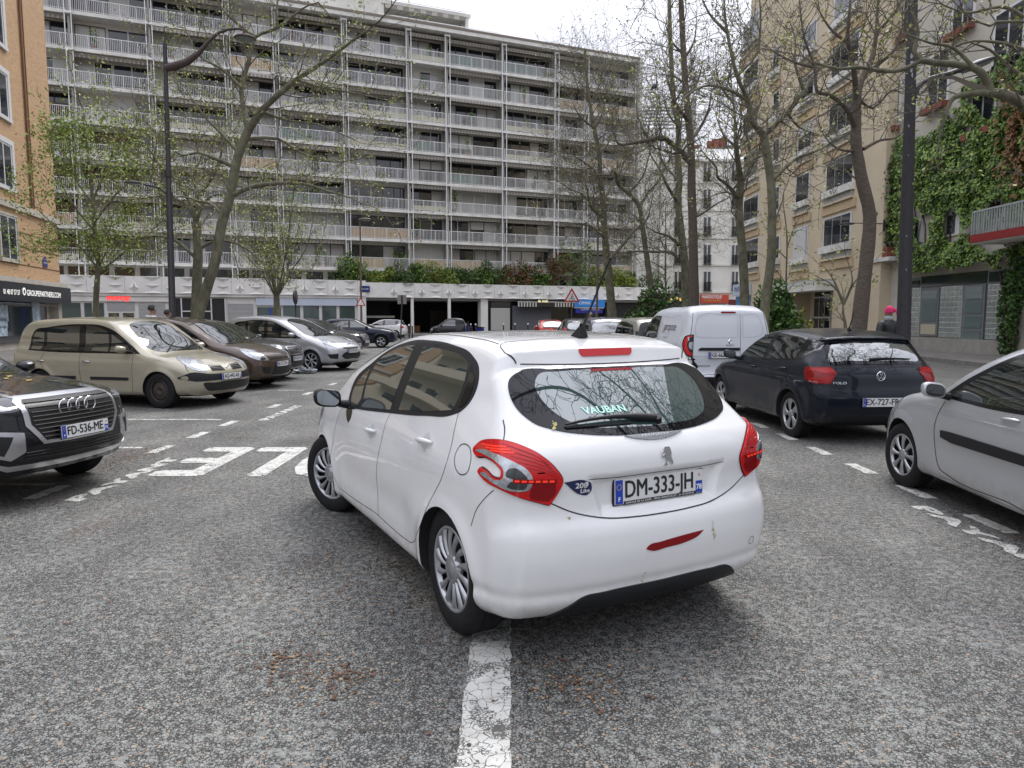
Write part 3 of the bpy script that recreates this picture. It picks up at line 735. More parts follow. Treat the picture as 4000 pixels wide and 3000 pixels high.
def bush(name, label, cat, loc, r, n, size, mats, seed=0, group=None, weights=None, stem=True):
    t = thing(name, label, cat, loc, 0, group)
    foliage('foliage', bush_pts(*r, n, seed), size, mats, t, seed, weights)
    rnd = random.Random(seed); m = MB()
    for _ in range(7): a = rnd.uniform(0, 6.28); m.tube([(0,0,-.02), (r[0]*.3*math.cos(a), r[1]*.3*math.sin(a), r[2]*.5), (r[0]*.6*math.cos(a), r[1]*.6*math.sin(a), r[2]*.85)], [.025,.015,.006], 5)
    m.build('stems', [mat('stem_bark', (.07,.055,.04), .9)], t); return t

# ---- the long block of flats with balconies
A = Plane((-4.2, 69.7), (.924, .383))
ub = [18, 80, 157, 231, 278, 344, 406, 443.6, 498.5, 549.7, 578.8, 628]
sb = [A.hit(u, 170)[0] for u in ub]
Z0, DZ, NF = 6.03, 2.70, 8
ZR = Z0+DZ*NF
bA = thing('apartment_building', 'long pale block of flats with eight storeys of railed balconies', 'building', A.world(0,0), A.rz)
SA0, SA1 = sb[0]-6, sb[-1]
m = MB(); m.box(SA0, SA1, 0, 13, 4.6, ZR, 0); m.box(SA1-.0, SA1+.35, -2.0, 13.3, 4.6, ZR+.5, 0); m.build('wall', [M_conc], bA)
m = MB(); m.box(SA0, SA1+.4, -1.9, 13, ZR, ZR+.35, 0); m.box(SA0, SA1+.4, -1.95, -1.6, ZR+.35, ZR+.55, 1); m.build('roof', [M_slab, mat('roof_edge_brown', (.20,.17,.14), .8)], bA)
rnd = random.Random(21)
pl = MB()
for k, s in enumerate(sb):
    for dx in (-.22, .22): pl.box(s+dx-.032, s+dx+.032, -1.62, -1.53, 4.9, ZR+.1)
    for z in [Z0+DZ*i for i in range(NF+1)]: pl.box(s-.27, s+.27, -1.64, -1.40, z-.25, z-.10)
pl.build('facade_posts', [M_rail], bA)
wn_ = MB()
for s in sb[1:-1]: wn_ = MB(); wn_.box(s-.07, s+.07, -1.35, 0, Z0+.003, ZR-.01); wn_.build('partition', [M_wing], bA)
def balcony_bay(s0, s1, z, i, j):
    x0, x1 = s0+.10, s1-.10; w = x1-x0
    b = MB(); b.box(x0-.02, x1+.02, -1.38, -.002, z-.20, z, 0); b.box(x0-.02, x1+.02, -1.42, -1.383, z-.22, z+.05, 0)
    bo = b.build('balcony', [M_slab], bA)
    r = MB(); r.box(x0, x1, -1.40, -1.35, z+.98, z+1.03); r.box(x0, x1, -1.395, -1.365, z+.12, z+.15)
    nb = int(w/.125)
    for k in range(nb+1): x = x0+w*k/nb; t = .012 if k % 9 else .028; r.box(x-t, x+t, -1.395, -1.363, z+.05, z+.985)
    r.build('railing', [M_rail], bo)
    q = rnd.random()
    if (i == 0 and j in (5,6,7)) or q < .10:
        g = MB(); g.box(x0+.1, x1-.1-(w*.4 if q > .5 else 0), -1.355, -1.335, z+.06, z+.95); g.build('screen', [M_reed], bo)
    elif q < .2:
        g = MB(); g.box(x0+.1, x1-.1, -1.355, -1.335, z+.10, z+.55); g.build('screen', [mat('screen_cream', (.50,.48,.34), .8)], bo)
    elif q < .27:
        g = MB(); g.box(x0+.1, x0+w*.55, -1.355, -1.335, z+.10, z+.92); g.build('screen', [mat('screen_green', (.10,.16,.13), .8)], bo)
    # windows
    zt = z+2.24; nwin = 2 if w > 5.2 else 1; segs = []
    if nwin == 2: c = x0+w*rnd.uniform(.42,.55); segs = [(x0+.08, c-.06), (c+.06, x1-.08)] if rnd.random() < .6 else ([(x0+.1, x1-.1)] if rnd.random() < .5 else [(x0+w*.33, x1-.15)])
    else: segs = [(x0+(.08 if rnd.random() < .75 else w*.38), x1-.08)]
    for a, e in segs:
        f = MB(); f.box(a, e, -.06, -.003, z+.02, zt, 0); fo = None
        npn = max(2, int((e-a)/1.0)); st = rnd.random(); pane = MB()
        shutter = rnd.random() < .18; down = rnd.choice((.35,.6,1.0)) if shutter else 0
        for k in range(npn):
            pa, pb = a+(e-a)*k/npn+.045, a+(e-a)*(k+1)/npn-.045
            mi = 0 if rnd.random() < (.84 if st < .8 else .35) else 1
            pane.quad((pa,-.062,z+.12),(pb,-.062,z+.12),(pb,-.062,zt-.08),(pa,-.062,zt-.08), mi)
            if down: pane.box(pa, pb, -.085, -.066, zt-.08-(zt-z-.2)*down, zt-.08, 2)
        fo = f.build('window', [M_frb if rnd.random() < .6 else M_winf], bA); pane.build('pane', [M_wg, M_wgc, M_shut], fo)
    # awning box with hanging valance under the slab above
    if rnd.random() < .72:
        g = MB(); d = rnd.uniform(.95,1.35) if rnd.random() < .85 else 1.6; za = z+DZ-.24; n_ = int(w/.16)
        g.box(x0+.05, x1-.05, -d, -d+.10, za-.12, za, 0)
        for k in range(n_): xa = x0+.08+(w-.16)*k/n_; xb = x0+.08+(w-.16)*(k+1)/n_; g.add([(xa,-d-.005,za-.10),(xb,-d-.005,za-.10),(xb,-d-.005,za-.30),((xa+xb)/2,-d-.005,za-.35),(xa,-d-.005,za-.30)], [(0,1,2,3,4)], k % 2)
        g.add([(x0+.05,-.01,za-.01),(x1-.05,-.01,za-.01),(x1-.05,-d,za-.05),(x0+.05,-d,za-.05)], [(0,1,2,3)], 1)
        g.build('awning', [M_awn, M_awn2], bA)
for i in range(NF):
    for j in range(len(sb)-1): balcony_bay(sb[j], sb[j+1], Z0+DZ*i, i, j)
# recessed storey above the podium
m = MB()
for j in range(len(sb)-1):
    w = sb[j+1]-sb[j]
    for k in range(3): a = sb[j]+w*(k+.12)/3; m.quad((a,-.02,4.9),(a+w*.26,-.02,4.9),(a+w*.26,-.02,5.7),(a,-.02,5.7))
m.build('garden_window', [M_wg], bA)
# set-back top storey and roof rails
s1 = A.hit(395,30)[0]; s2 = A.hit(438,20)[0]; s3 = A.hit(470,35)[0]
m = MB(); m.box(SA0, s1, 3.0, 11, ZR+.35, ZR+4.1, 0); m.box(SA0, s1+.3, 2.6, 11.2, ZR+4.1, ZR+4.35, 0)
m.box(s1-1.2, s1-.9, .4, 3.0, ZR+.35, ZR+2.55, 0); m.box(s3-.3, s3, .4, 7.0, ZR+.35, ZR+2.55, 0); m.box(s1-1.2, s3+.2, .3, 7, ZR+2.55, ZR+2.85, 0); m.box(s1-.9, s3-.3, 2.6, 2.8, ZR+.35, ZR+2.55, 0)
pent = m.build('penthouse', [M_conc], bA)
m = MB(); m.box(s1-.6, s3-.6, 2.55, 2.597, ZR+.6, ZR+2.3); m.build('window', [M_wg], pent)
m = MB(); n_ = int((s3+3-s1+1.5)/.14)
for k in range(n_): x = s1-1.5+k*.14; m.box(x-.014, x+.014, -.1, -.07, ZR+.35, ZR+1.4)
m.box(s1-1.5, s3+3, -.11, -.06, ZR+1.38, ZR+1.44); m.box(s1-2.4, s3-.3, .2, .25, ZR+2.9, ZR+2.95)
for k in range(14): m.box(SA0+k*1.7, SA0+k*1.7+.03, 2.62, 2.65, ZR+4.35, ZR+5.2)
m.box(SA0, s1+.3, 2.61, 2.66, ZR+5.2, ZR+5.24)
m.build('roof_railing', [M_rail], bA)
m = MB(); 
for k in range(14): xa = s1-.8+(s3-s1-.2+.6)*k/14; m.box(xa, xa+(s3-s1+.4)/14*.98, .25, .28, ZR+2.15, ZR+2.5, k % 2)
m.build('awning', [M_awn, M_awn2], pent)

# ---- podium with moulded white band, shops and arcade
PF = -3.0
ZB0, ZB1 = 3.5, 4.85
P = Plane(tuple((A.O+A.n*3.0)[:2]), A.d)     # plane of the podium front
def ps(u, v=300): return P.hit(u, v)[0]
sL, sM, sR = ps(30), ps(366), ps(661)
bP = thing('shopping_podium', 'low white podium with moulded angular concrete band above shops and a dark arcade', 'building', P.world(0,0), P.rz)
m = MB(); m.box(sL-6, sM, 0, 3.1, ZB0, ZB1); m.box(sM+.002, sR, .12, 3.1, ZB0-.12, ZB1-.14)
m.box(sL-6, sM, .1, 3.1, 3.28, 3.497)
band = m.build('band', [M_pale], bP)
mod = 2.6; s = sL-6
while s < sR-1:
    rl = MB()
    y = 0 if s+mod < sM else (.12 if s > sM else None)
    if y is not None:
        zb, zt = (ZB0, ZB1) if y == 0 else (ZB0-.12, ZB1-.14); zm = (zb+zt)/2; c = s+mod/2
        def tet(a, b, cc, apex, dep): rl.add([(a[0],y-.003,a[1]),(b[0],y-.003,b[1]),(cc[0],y-.003,cc[1]),(apex[0],y-dep,apex[1])], [(0,1,3),(1,2,3),(2,0,3)])
        tet((c-.62,zt-.04),(c+.62,zt-.04),(c,zt-.36),(c,zt-.07),.20); tet((c-.5,zm-.02),(c+.5,zm-.02),(c,zm-.28),(c,zm-.05),.17)
        tet((s-.02,zt-.35),(s+.34,zb+.42),(s+.05,zb+.12),(s+.10,zb+.5),.16); tet((s+.02,zt-.35),(s-.34,zb+.42),(s-.05,zb+.12),(s-.10,zb+.5),.16)
        tet((c-.75,zb+.02),(c+.75,zb+.02),(c,zb+.22),(c,zb+.05),.14)
        rl.box(s-.006, s+.006, y-.004, y-.001, zb, zt, 1); rl.box(c-.006+.65, c+.006+.65, y-.004, y-.001, zb, zt, 1)
        rl.build('band_relief', [M_pale, M_gapm], band)
    s += mod
m = MB(); m.box(sL-6, sM, .35, 3.1, .12, ZB0-.22, 0); m.build('shop_wall', [M_pale], bP)
# arcade: ceiling, back wall, floor level, columns
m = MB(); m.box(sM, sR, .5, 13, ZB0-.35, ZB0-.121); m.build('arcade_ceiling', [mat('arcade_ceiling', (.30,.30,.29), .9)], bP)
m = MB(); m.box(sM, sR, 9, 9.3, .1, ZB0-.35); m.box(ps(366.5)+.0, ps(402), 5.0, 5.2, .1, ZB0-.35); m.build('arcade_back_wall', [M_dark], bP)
m = MB()
for u0, u1 in ((358,366.3),(411.4,414),(448.6,451.2)): a, b_ = ps(u0), ps(u1); m = MB(); m.box(a, b_, .14, .14+(b_-a), .1, ZB0-.121 if u0 > 366 else ZB0-.222); m.build('column', [M_pale], bP)
a, b_ = ps(482), ps(489); m = MB(); m.box(a, b_, .3, 1.2, .1, ZB0-.121); m.build('column', [M_pale], bP)
m = MB(); a, b_ = ps(367), ps(402); m.box(a, b_, 3.0, 3.3, 1.55, 1.75, 0); m.box(a, b_, 3.3, 3.4, .1, .6, 1); m.box(ps(414), ps(428), 3, 3.3, .1, .8, 1); m.build('arcade_panel', [M_conc, mat('panel_rust', (.16,.07,.03), .7)], bP)
# railings of the dark gate and greenery behind it
m = MB(); a, b_ = ps(442), ps(480)
for k in range(34): x = a+(b_-a)*k/33; m.box(x-.02, x+.02, 4.0, 4.04, .1, 2.2)
m.box(a, b_, 3.99, 4.05, 2.15, 2.2); m.build('gate_bars', [M_gblk], bP)
# shop fronts along the closed part
def shop_part(nm, u0, u1, z0, z1, mt, y=.30, d=.05, parent=None): 
    q = MB(); q.box(ps(u0), ps(u1), y, y+d, z0, z1); return q.build(nm, [mt], parent or bP)
M_sglass = mat('shop_glass', (.05,.075,.07), .06, spec=.8, ior=1.6); M_rshut = mat('roller_shutter_grey', (.33,.33,.33), .5, var=.05, vscale=3)
for u0, u1 in ((58,80.5),(82,92),(93.5,104),(282,301),(302.5,320),(321.5,337.5),(339,356)):
    w = shop_part('shop_window', u0, u1, .45, 2.80, M_winf, .30, .04); q = MB(); q.box(ps(u0)+.07, ps(u1)-.07, .285, .297, .52, 2.73); q.build('pane', [M_sglass], w)
for u0, u1 in ((106,119),(120.5,134)):
    w = shop_part('shop_window', u0, u1, .30, 2.05, M_winf, .30, .04); q = MB(); q.box(ps(u0)+.08, ps(u1)-.08, .285, .297, .4, 1.95); q.build('pane', [mat('shop_poster', (.10,.09,.06), .2, var=.9, vscale=3)], w)
shop_part('shop_panel', 106, 134, 2.1, 2.8, M_rshut)
for u0, u1 in ((138,164.5),(228,253)):
    q = MB(); a, b_ = ps(u0), ps(u1)
    for k in range(24): z = .2+2.55*k/24; q.prism([(.27,z),(.25,z+.05),(.27,z+.10)], 'x', a, b_)
    q.box(a, b_, .27, .32, .2, 2.75); q.build('roller_shutter', [M_rshut], bP)
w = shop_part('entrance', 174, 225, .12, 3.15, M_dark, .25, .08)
q = MB()
for u in (174,181,193.5,199,211,225): s_ = ps(u); q.box(s_-.05, s_+.05, .18, .245, .12, 3.15)
q.box(ps(181), ps(211), .18, .243, 2.05, 2.14); q.build('door_frame', [M_winf], w)
w = shop_part('bank_entrance', 257, 281, .2, 2.45, M_sglass, .28, .05); q = MB(); q.box(ps(269), ps(271.5), .2, .275, .2, 2.45); q.build('door_post', [mat('blue_paint', (.03,.07,.30), .5)], w)
shop_part('fascia', 58, 173, 2.85, 3.26, M_pale, .20, .14)
fb = shop_part('fascia', 256, 357, 2.62, 3.26, mat('fascia_pale_blue', (.50,.56,.66), .5), .16, .18)
# signs
M_neon = mat('neon_red', (.5,.01,.01), .4, emit=(1,.03,.03), estr=.9)
def wall_text(s, pl, u0, u1, v, h, m, out, parent, **kw):
    a, z = pl.hit(u0, v, out); b_, _ = pl.hit(u1, v, out); Mx = frame_M(((a+b_)/2, -out, z), (1,0,0), (0,0,1)); return fat_text('sign_lettering', s, m, parent, Mx, size=h, fit=b_-a, fat=h*.014, **kw)
wall_text("monop'", P, 107, 131, 297.6, .62, M_neon, -.15, bP)
wall_text('LES FURETS', P, 265, 300, 294.5, .32, mat('ink_blue', (.05,.08,.3), .5), -.13, bP)
q = MB(); s_, z = P.hit(261, 294.5, -.15); q.add([(s_-.30,.14,z-.3),(s_+.0,.14,z+.35),(s_+.30,.14,z-.3),(s_+.12,.14,z-.3),(s_,.14,z-.05),(s_-.12,.14,z-.3)], [(0,1,2,3,4,5)]); q.build('logo', [M_redd], fb)
# black shop with striped awning in the arcade
def box_u(nm, u0, u1, y0, y1, z0, z1, mt, parent=bP): q = MB(); q.box(ps(u0), ps(u1), y0, y1, z0, z1); return q.build(nm, [mt], parent)
bS = box_u('black_shop', 489, 570, .35, 5, .1, ZB0-.36, M_gblk)
w = box_u('shop_window', 492, 511, .28, .345, .35, 2.5, M_wgc, bS); w = box_u('shop_window', 492, 511, .28, .345, 2.6, 3.05, M_wg, bS)
q = MB(); a, b_ = ps(513.5), ps(552)
for k in range(26): z = .15+2.55*k/26; q.prism([(.26,z),(.23,z+.05),(.26,z+.10)], 'x', a, b_)
q.box(a, b_, .26, .31, .15, 2.72); q.build('roller_shutter', [mat('roller_shutter_dark', (.10,.105,.12), .45)], bS)
q = MB(); a, b_ = ps(516), ps(572); n_ = 40
for k in range(n_):
    xa, xb = a+(b_-a)*k/n_, a+(b_-a)*(k+1)/n_; u = k/n_; mi = (k % 2 if (u < .35 or u > .62) else 1)
    q.add([(xa,.2,3.3),(xb,.2,3.3),(xb,-.5,3.05),(xa,-.5,3.05)], [(0,1,2,3)], 1); q.add([(xa,-.5,3.05),(xb,-.5,3.05),(xb,-.5,2.62),(xa,-.5,2.62)], [(0,1,2,3)], mi)
q.box(a-.05, b_+.05, -.52, -.48, 3.05, 3.12, 0); q.build('awning', [mat('awning_cream', (.5,.49,.45), .8), M_black], bS)
wall_text('la nuit', P, 538.5, 548, 301.0, .36, mat('sign_lit_cream', (.6,.55,.3), .5, emit=(1,.9,.5), estr=.6), .53, bS)
# blue sign boards
q = MB(); q.box(ps(572.6), ps(603.5), -.3, .1, 2.62, 3.35, 0); q.box(ps(573), ps(603), -.25, .1, 2.52, 2.60, 1); q.box(ps(575), ps(602), -.15, .1, 2.02, 2.50, 2)
bl = q.build('shop_sign', [mat('sign_blue', (.02,.22,.62), .4), M_white, mat('sign_blue_dark', (.02,.02,.28), .4)], bP)
wall_text('CIMAK S.A', P, 579, 597, 303, .42, M_white, .31, bl); wall_text('CIMAK S.A.S', P, 581, 599, 309.2, .34, M_white, .16, bl)
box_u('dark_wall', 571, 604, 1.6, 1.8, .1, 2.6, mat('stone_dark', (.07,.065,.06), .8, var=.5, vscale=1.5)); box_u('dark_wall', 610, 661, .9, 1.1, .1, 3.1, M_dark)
# planting on the podium
cols = {'g': ([M_leafs[0],M_leafs[1],M_leafs[2]], 'green'), 'y': ([M_leafs[1],M_leafs[4],M_leafs[2]], 'yellow green'), 'r': ([M_leafs[3],M_leafs[7],M_leafs[1]], 'reddish'), 'o': ([M_leafs[5],M_leafs[0],M_leafs[1]], 'olive')}
shr = [(352,'g',2.2,1.3,'tall loose green shrub on the podium above the bank'),(383,'y',1.3,.8,'small yellow shrub on the podium, left of the tall posts'),(399,'o',1.6,1.0,'olive shrub on the podium beside the small yellow shrub'),(420,'g',1.5,1.0,'low green shrub on the podium above the first arcade column'),(438,'y',2.4,1.1,'broad yellow green shrub on the podium above the second arcade column'),(463,'o',2.0,1.0,'sparse olive shrub on the podium above the dark gate'),(478,'g',1.5,.9,'dark green shrub on the podium left of the maroon shrubs'),(489,'o',2.0,1.3,'brownish shrub on the podium at the band corner'),(503,'r',1.7,1.1,'maroon shrub on the podium above the black shop window'),(513,'r',1.2,.9,'bright red shrub on the podium above the roller shutter'),(529,'r',2.2,1.2,'broad copper red shrub on the podium above the striped awning'),(546,'g',1.8,.8,'low dark shrub on the podium between two copper shrubs'),(562,'r',2.6,1.6,'large copper shrub on the podium over the cyclist sign'),(579,'g',1.9,2.2,'dark green rounded bush on the podium over the blue shop sign'),(612,'y',2.3,1.2,'clipped yellow green hedge on the podium right of the dark bush'),(629,'y',2.6,1.2,'bright green hedge in the middle of the podium end'),(648,'o',2.6,1.2,'grey green hedge at the right end of the podium')]
for k, (u, c_, rx, rz, lb) in enumerate(shr):
    s_ = ps(u, 285); p = P.world(s_, 1.0, ZB1-.3); bush('shrub', lb, 'shrub', p, (rx*1.15, 1.1, rz*1.9), 1900, .12, cols[c_][0], 100+k, 'shrubs along the top of the podium', stem=False)
# street name plates
def sign_plate(name, label, p, rz, w, h, m, s, size, parent=None):
    q = MB(); q.box(-w/2, w/2, -.02, 0, -h/2, h/2, 0); q.box(-w/2-.02, w/2+.02, -.015, .001, -h/2-.02, h/2+.02, 1); o = q.build(name, [m, mat('enamel_green', (.02,.06,.05), .4)]); o.location = p; o.rotation_euler = (0,0,rz)
    tag(o, label, 'sign'); text('sign_lettering', s, M_white, o, frame_M((0,-.022,0), (1,0,0), (0,0,1)), size=size, fit=w*.8); return o
M_enam = mat('enamel_blue', (.015,.03,.16), .3)
s_, z = P.hit(364.7, 289); sign_plate('street_name_plate', 'small blue street name plate on the white podium corner', P.world(s_, -.02, z), P.rz, .85, .5, M_enam, 'RUE', .2)

# ---- brick building on the left
B = Plane((-21.6, 30), (-.263, .965))
bB = thing('brick_building', 'orange brick corner building with white window surrounds and estate agency at street level', 'building', B.world(0,0), B.rz)
m = bpy.data.materials.new('brick_orange'); m.use_nodes = True; n, l = nodes_of(m); tc_ = n.new('ShaderNodeTexCoord'); sx = n.new('ShaderNodeSeparateXYZ'); cb = n.new('ShaderNodeCombineXYZ'); br = n.new('ShaderNodeTexBrick')
l.new(tc_.outputs['Object'], sx.inputs[0]); l.new(sx.outputs[0], cb.inputs[0]); l.new(sx.outputs[2], cb.inputs[1]); l.new(cb.outputs[0], br.inputs['Vector'])
br.inputs['Scale'].default_value = 1; br.inputs['Brick Width'].default_value = .23; br.inputs['Row Height'].default_value = .075; br.inputs['Mortar Size'].default_value = .010
br.inputs['Color1'].default_value = (.50,.30,.15,1); br.inputs['Color2'].default_value = (.36,.20,.10,1); br.inputs['Mortar'].default_value = (.42,.33,.22,1); br.inputs['Bias'].default_value = -.2
l.new(br.outputs['Color'], n['Principled BSDF'].inputs['Base Color']); n['Principled BSDF'].inputs['Roughness'].default_value = .85; M_brick = m
sE = B.hit(57, 230)[0]; M_stone = mat('stone_pale', (.42,.39,.34), .8, var=.15, vscale=2)
q = MB(); q.box(-6, sE, 0, 10, 3.3, 24, 0); q.build('wall', [M_brick], bB)
q = MB(); q.box(-6, sE+.25, -.25, 10, 3.0, 3.35, 0); q.box(-6, sE+.1, -.12, 0, 6.35, 6.62, 0); q.box(-6, sE+.001, .4, 10, 0, 3.0, 0); q.box(sE-.5, sE, .0, .4, .1, 3.0, 0); q.build('cornice', [M_stone], bB)
q = MB()
for z in (4.75,5.4,3.95): q.box(-6, sE+.002, -.012, .01, z, z+.05)
q.build('brick_band', [mat('brick_dark', (.14,.06,.03), .9)], bB)
for k, zs in enumerate((4.15, 7.25, 10.25, 13.3, 16.4)):
    for x0 in (-.10, -3.9):
        w_ = 1.75; h_ = 1.85
        q = MB(); t_ = .22 if k else .08
        q.box(x0-t_, x0+w_+t_, -.10, .02, zs-.16, zs, 0); q.box(x0-t_, x0, -.07, .02, zs, zs+h_+t_, 0); q.box(x0+w_, x0+w_+t_, -.07, .02, zs, zs+h_+t_, 0); q.box(x0, x0+w_, -.07, .02, zs+h_, zs+h_+t_, 0)
        wo = q.build('window', [M_winf if k else M_stone], bB); g = MB(); g.box(x0, x0+w_, -.03, -.005, zs, zs+h_); g.build('pane', [M_wg], wo)
        g = MB(); [g.box(x0+w_*c_-.04, x0+w_*c_+.04, -.045, -.031, zs, zs+h_) for c_ in (.04,.5,.96)]; g.box(x0+.1, x0+w_-.1, -.043, -.031, zs+h_-.08, zs+h_); g.build('frame', [M_winf], wo)
q = MB(); q.tube([(sE-3.3,-.06,6.7),(sE-3.3,-.06,24)], .05, 8); q.tube([(sE-3.0,-.05,6.7),(sE-3.0,-.05,24)], .03, 8); q.build('drainpipe', [mat('pipe_brown', (.16,.07,.03), .6)], bB)
q = MB(); q.box(-6, sE+.45, -.32, -.26, 2.30, 3.12); sg = q.build('shop_sign', [mat('sign_black', (.012,.014,.018), .35)], bB)
M_lit = mat('sign_lit_white', (.7,.7,.68), .4, emit=(1,1,.95), estr=.35)
def btext(s, u0, u1, v, h, mt, out=.33): a, z = B.hit(u0, v, out); b_, _ = B.hit(u1, v, out); Mx = frame_M(((a+b_)/2, -out, z), (1,0,0), (0,0,1)); return fat_text('sign_lettering', s, mt, sg, Mx, size=h, fit=b_-a, fat=h*.014)
btext('01 48 07 57 57', 3.5, 20, 291.5, .30, M_lit); btext('GROUPEPARTNERS.COM', 27, 60.5, 293, .36, M_lit)
a, z = B.hit(24.3, 291.5, .34); q = MB(); q.lathe([(.10,0),(.17,0),(.17,.01)], 'y', (a,-.345,z), 20); q.build('logo', [M_lit], sg)
btext('ACHAT VENTE LOCATION GESTION GARANTIE DES LOYERS', -4, 57, 303.5, .17, mat('print_grey_light', (.45,.45,.45), .5), .02)
q = MB(); q.box(-6, sE-1.2, .30, .395, .5, 2.3); q.build('shop_window', [M_wg], bB)
for u, v, w_, h_ in ((5,313,.9,.7),(4,323,1.0,.45),(4,331,1.0,.45),(38,316,.9,1.3)): a, z = B.hit(u, v, -.2); q = MB(); q.box(a-w_/2, a+w_/2, .25, .295, z-h_/2, z+h_/2, 0); q.build('poster', [mat('poster_pale', (.40,.50,.58), .4, var=.5, vscale=6)], bB)
a, z = B.hit(44.5, 263); q = MB(); q.box(-.28,.28,-.02,0,-.2,.16,0); q.lathe([(0,-.021),(.17,-.02)], 'y', (0,0,.16), 16, a0=0, a1=math.pi); o = q.build('street_name_plate', [M_enam]); o.location = B.world(a, -.02, z); o.rotation_euler = (0,0,B.rz); tag(o, 'dark blue street name plate with rounded top on the orange brick wall', 'sign')
text('sign_lettering', 'AVENUE', M_white, o, frame_M((0,-.024,0), (1,0,0), (0,0,1)), size=.12); text('sign_lettering', '11e ARR', M_white, o, frame_M((0,-.024,.17), (1,0,0), (0,0,1)), size=.08)

# ---- white old building at the end of the street
D = Plane((0, 84), (1, 0)); dz_ = lambda x, y: (563.2+.1234*x, 128+.1234*y)
bD = thing('white_building', 'white old corner building with balconet windows and two shops beneath', 'building', (0,84,0), 0)
x0, zt_ = D.hit(*dz_(800,190)); x1, _ = D.hit(*dz_(1500,190))
M_plw = mat('plaster_white', (.68,.67,.62), .85, var=.07, vscale=.6)
q = MB(); q.box(x0, x1+6, 0, 12, 0, zt_-1.2); q.build('wall', [M_plw], bD)
q = MB(); q.box(x0-.2, x1+6, -.3, 12, zt_-1.2, zt_-.9, 0); q.prism([(0,zt_-.9),(2.2,zt_+.8),(12,zt_+.8),(12,zt_-.9)], 'x', x0, x1+6, 1)
rf = q.build('roof', [M_plw, mat('zinc_roof', (.22,.24,.26), .5)], bD)
gx0, gz0 = D.hit(*dz_(1070,185)); gx1, gz1 = D.hit(*dz_(1395,88)); q = MB(); q.prism([(gx0,gz0),(gx0+1,gz0+.6),(gx1,gz1),(gx1+2.5,gz1),(gx1+2.5,gz0-1),(gx0,gz0-1)], 'y', 3.0, 3.6, 0); q.box(gx1-9.5, gx1-9.2, 2.95, 3.0, gz0, gz0+2.8, 0); ga = q.build('gable', [mat('render_grey_brown', (.17,.145,.12), .9, var=.2, vscale=.6)], bD)
q = MB()
for zx, zy in ((1140,150),(1248,115),(1290,105),(1312,98),(1355,90),(1376,78),(1445,185)): a, z = D.hit(*dz_(zx,zy)); q.lathe([(.30,z-.6),(.34,z+.9),(.26,z+.9)], 'z', (a,3.3,0), 8)
q.build('chimney_pots', [mat('terracotta', (.20,.06,.035), .8)], ga)
q = MB()
for zy in (440,665,890,1108,1330): _, z = D.hit(*dz_(1100,zy)); q.box(x0-.1, x1+6, -.18, -.003, z-.12, z+.12)
q.build('string_course', [M_plw], bD)
for zy0, zy1 in ((1165,1315),(950,1100),(725,870),(500,640),(285,425)):
    for xc, wz in ((928,58),(1165,58),(1390,52)):
        a, zb_ = D.hit(*dz_(xc-wz/2,zy1)); b_, zt2 = D.hit(*dz_(xc+wz/2,zy0)); f = MB(); f.box(a-.06, b_+.06, -.06, -.003, zb_-.05, zt2+.08); fo = f.build('window', [M_winf], bD)
        g = MB(); g.box(a, (a+b_)/2-.07, -.08, -.061, zb_, zt2); g.box((a+b_)/2+.07, b_, -.08, -.061, zb_, zt2); g.build('pane', [M_wg], fo)
        r = MB(); [r.box(a+(b_-a)*k/12-.018, a+(b_-a)*k/12+.018, -.42, -.39, zb_, zb_+.95) for k in range(13)]; r.box(a-.05, b_+.05, -.43, -.38, zb_+.93, zb_+.99); r.box(a-.1, b_+.1, -.45, -.06, zb_-.12, zb_-.03); r.build('balconet', [M_gblk], fo)
def dbox(nm, X0, X1, Y0, Y1, mt, y0=-.4, y1=-.003, par=bD): a, z1_ = D.hit(*dz_(X0,Y0)); b_, z0_ = D.hit(*dz_(X1,Y1)); q = MB(); q.box(a, b_, y0, y1, z0_, z1_); return q.build(nm, [mt], par)
dbox('shop_front', 815, 1060, 1450, 1640, mat('shop_interior_warm', (.10,.06,.025), .6, var=.7, vscale=1.2), -.2); s5 = dbox('shop_sign', 815, 1030, 1345, 1405, mat('sign_navy', (.02,.03,.06), .4)); dbox('awning', 850, 1060, 1405, 1450, M_dark, -1.2, -.41)
dbox('shop_front', 1110, 1340, 1440, 1640, M_dark, -.2); s6 = dbox('shop_sign', 1110, 1332, 1352, 1420, mat('sign_red', (.50,.06,.03), .4)); dbox('red_door', 1340, 1425, 1390, 1640, mat('door_red', (.12,.015,.012), .5), -.1)
def dtext(s, X0, X1, Y, h, mt, par, out=.42, **kw): a, z = D.hit(*dz_(X0,Y), out); b_, _ = D.hit(*dz_(X1,Y), out); fat_text('sign_lettering', s, mt, par, frame_M(((a+b_)/2, -out, z), (1,0,0), (0,0,1)), size=h, fit=b_-a, fat=h*.014, **kw)
dtext('Boulangerie', 870, 1005, 1382, .55, mat('sign_yellow_lit', (.6,.4,.08), .5, emit=(1,.7,.2), estr=.7), s5, shear=.3); dtext("MANI'EXOTIQUE", 1128, 1285, 1370, .55, M_white, s6)
dtext('PRODUITS EXOTIQUES', 1140, 1280, 1398, .25, mat('sign_yellow', (.6,.4,.08), .5), s6)
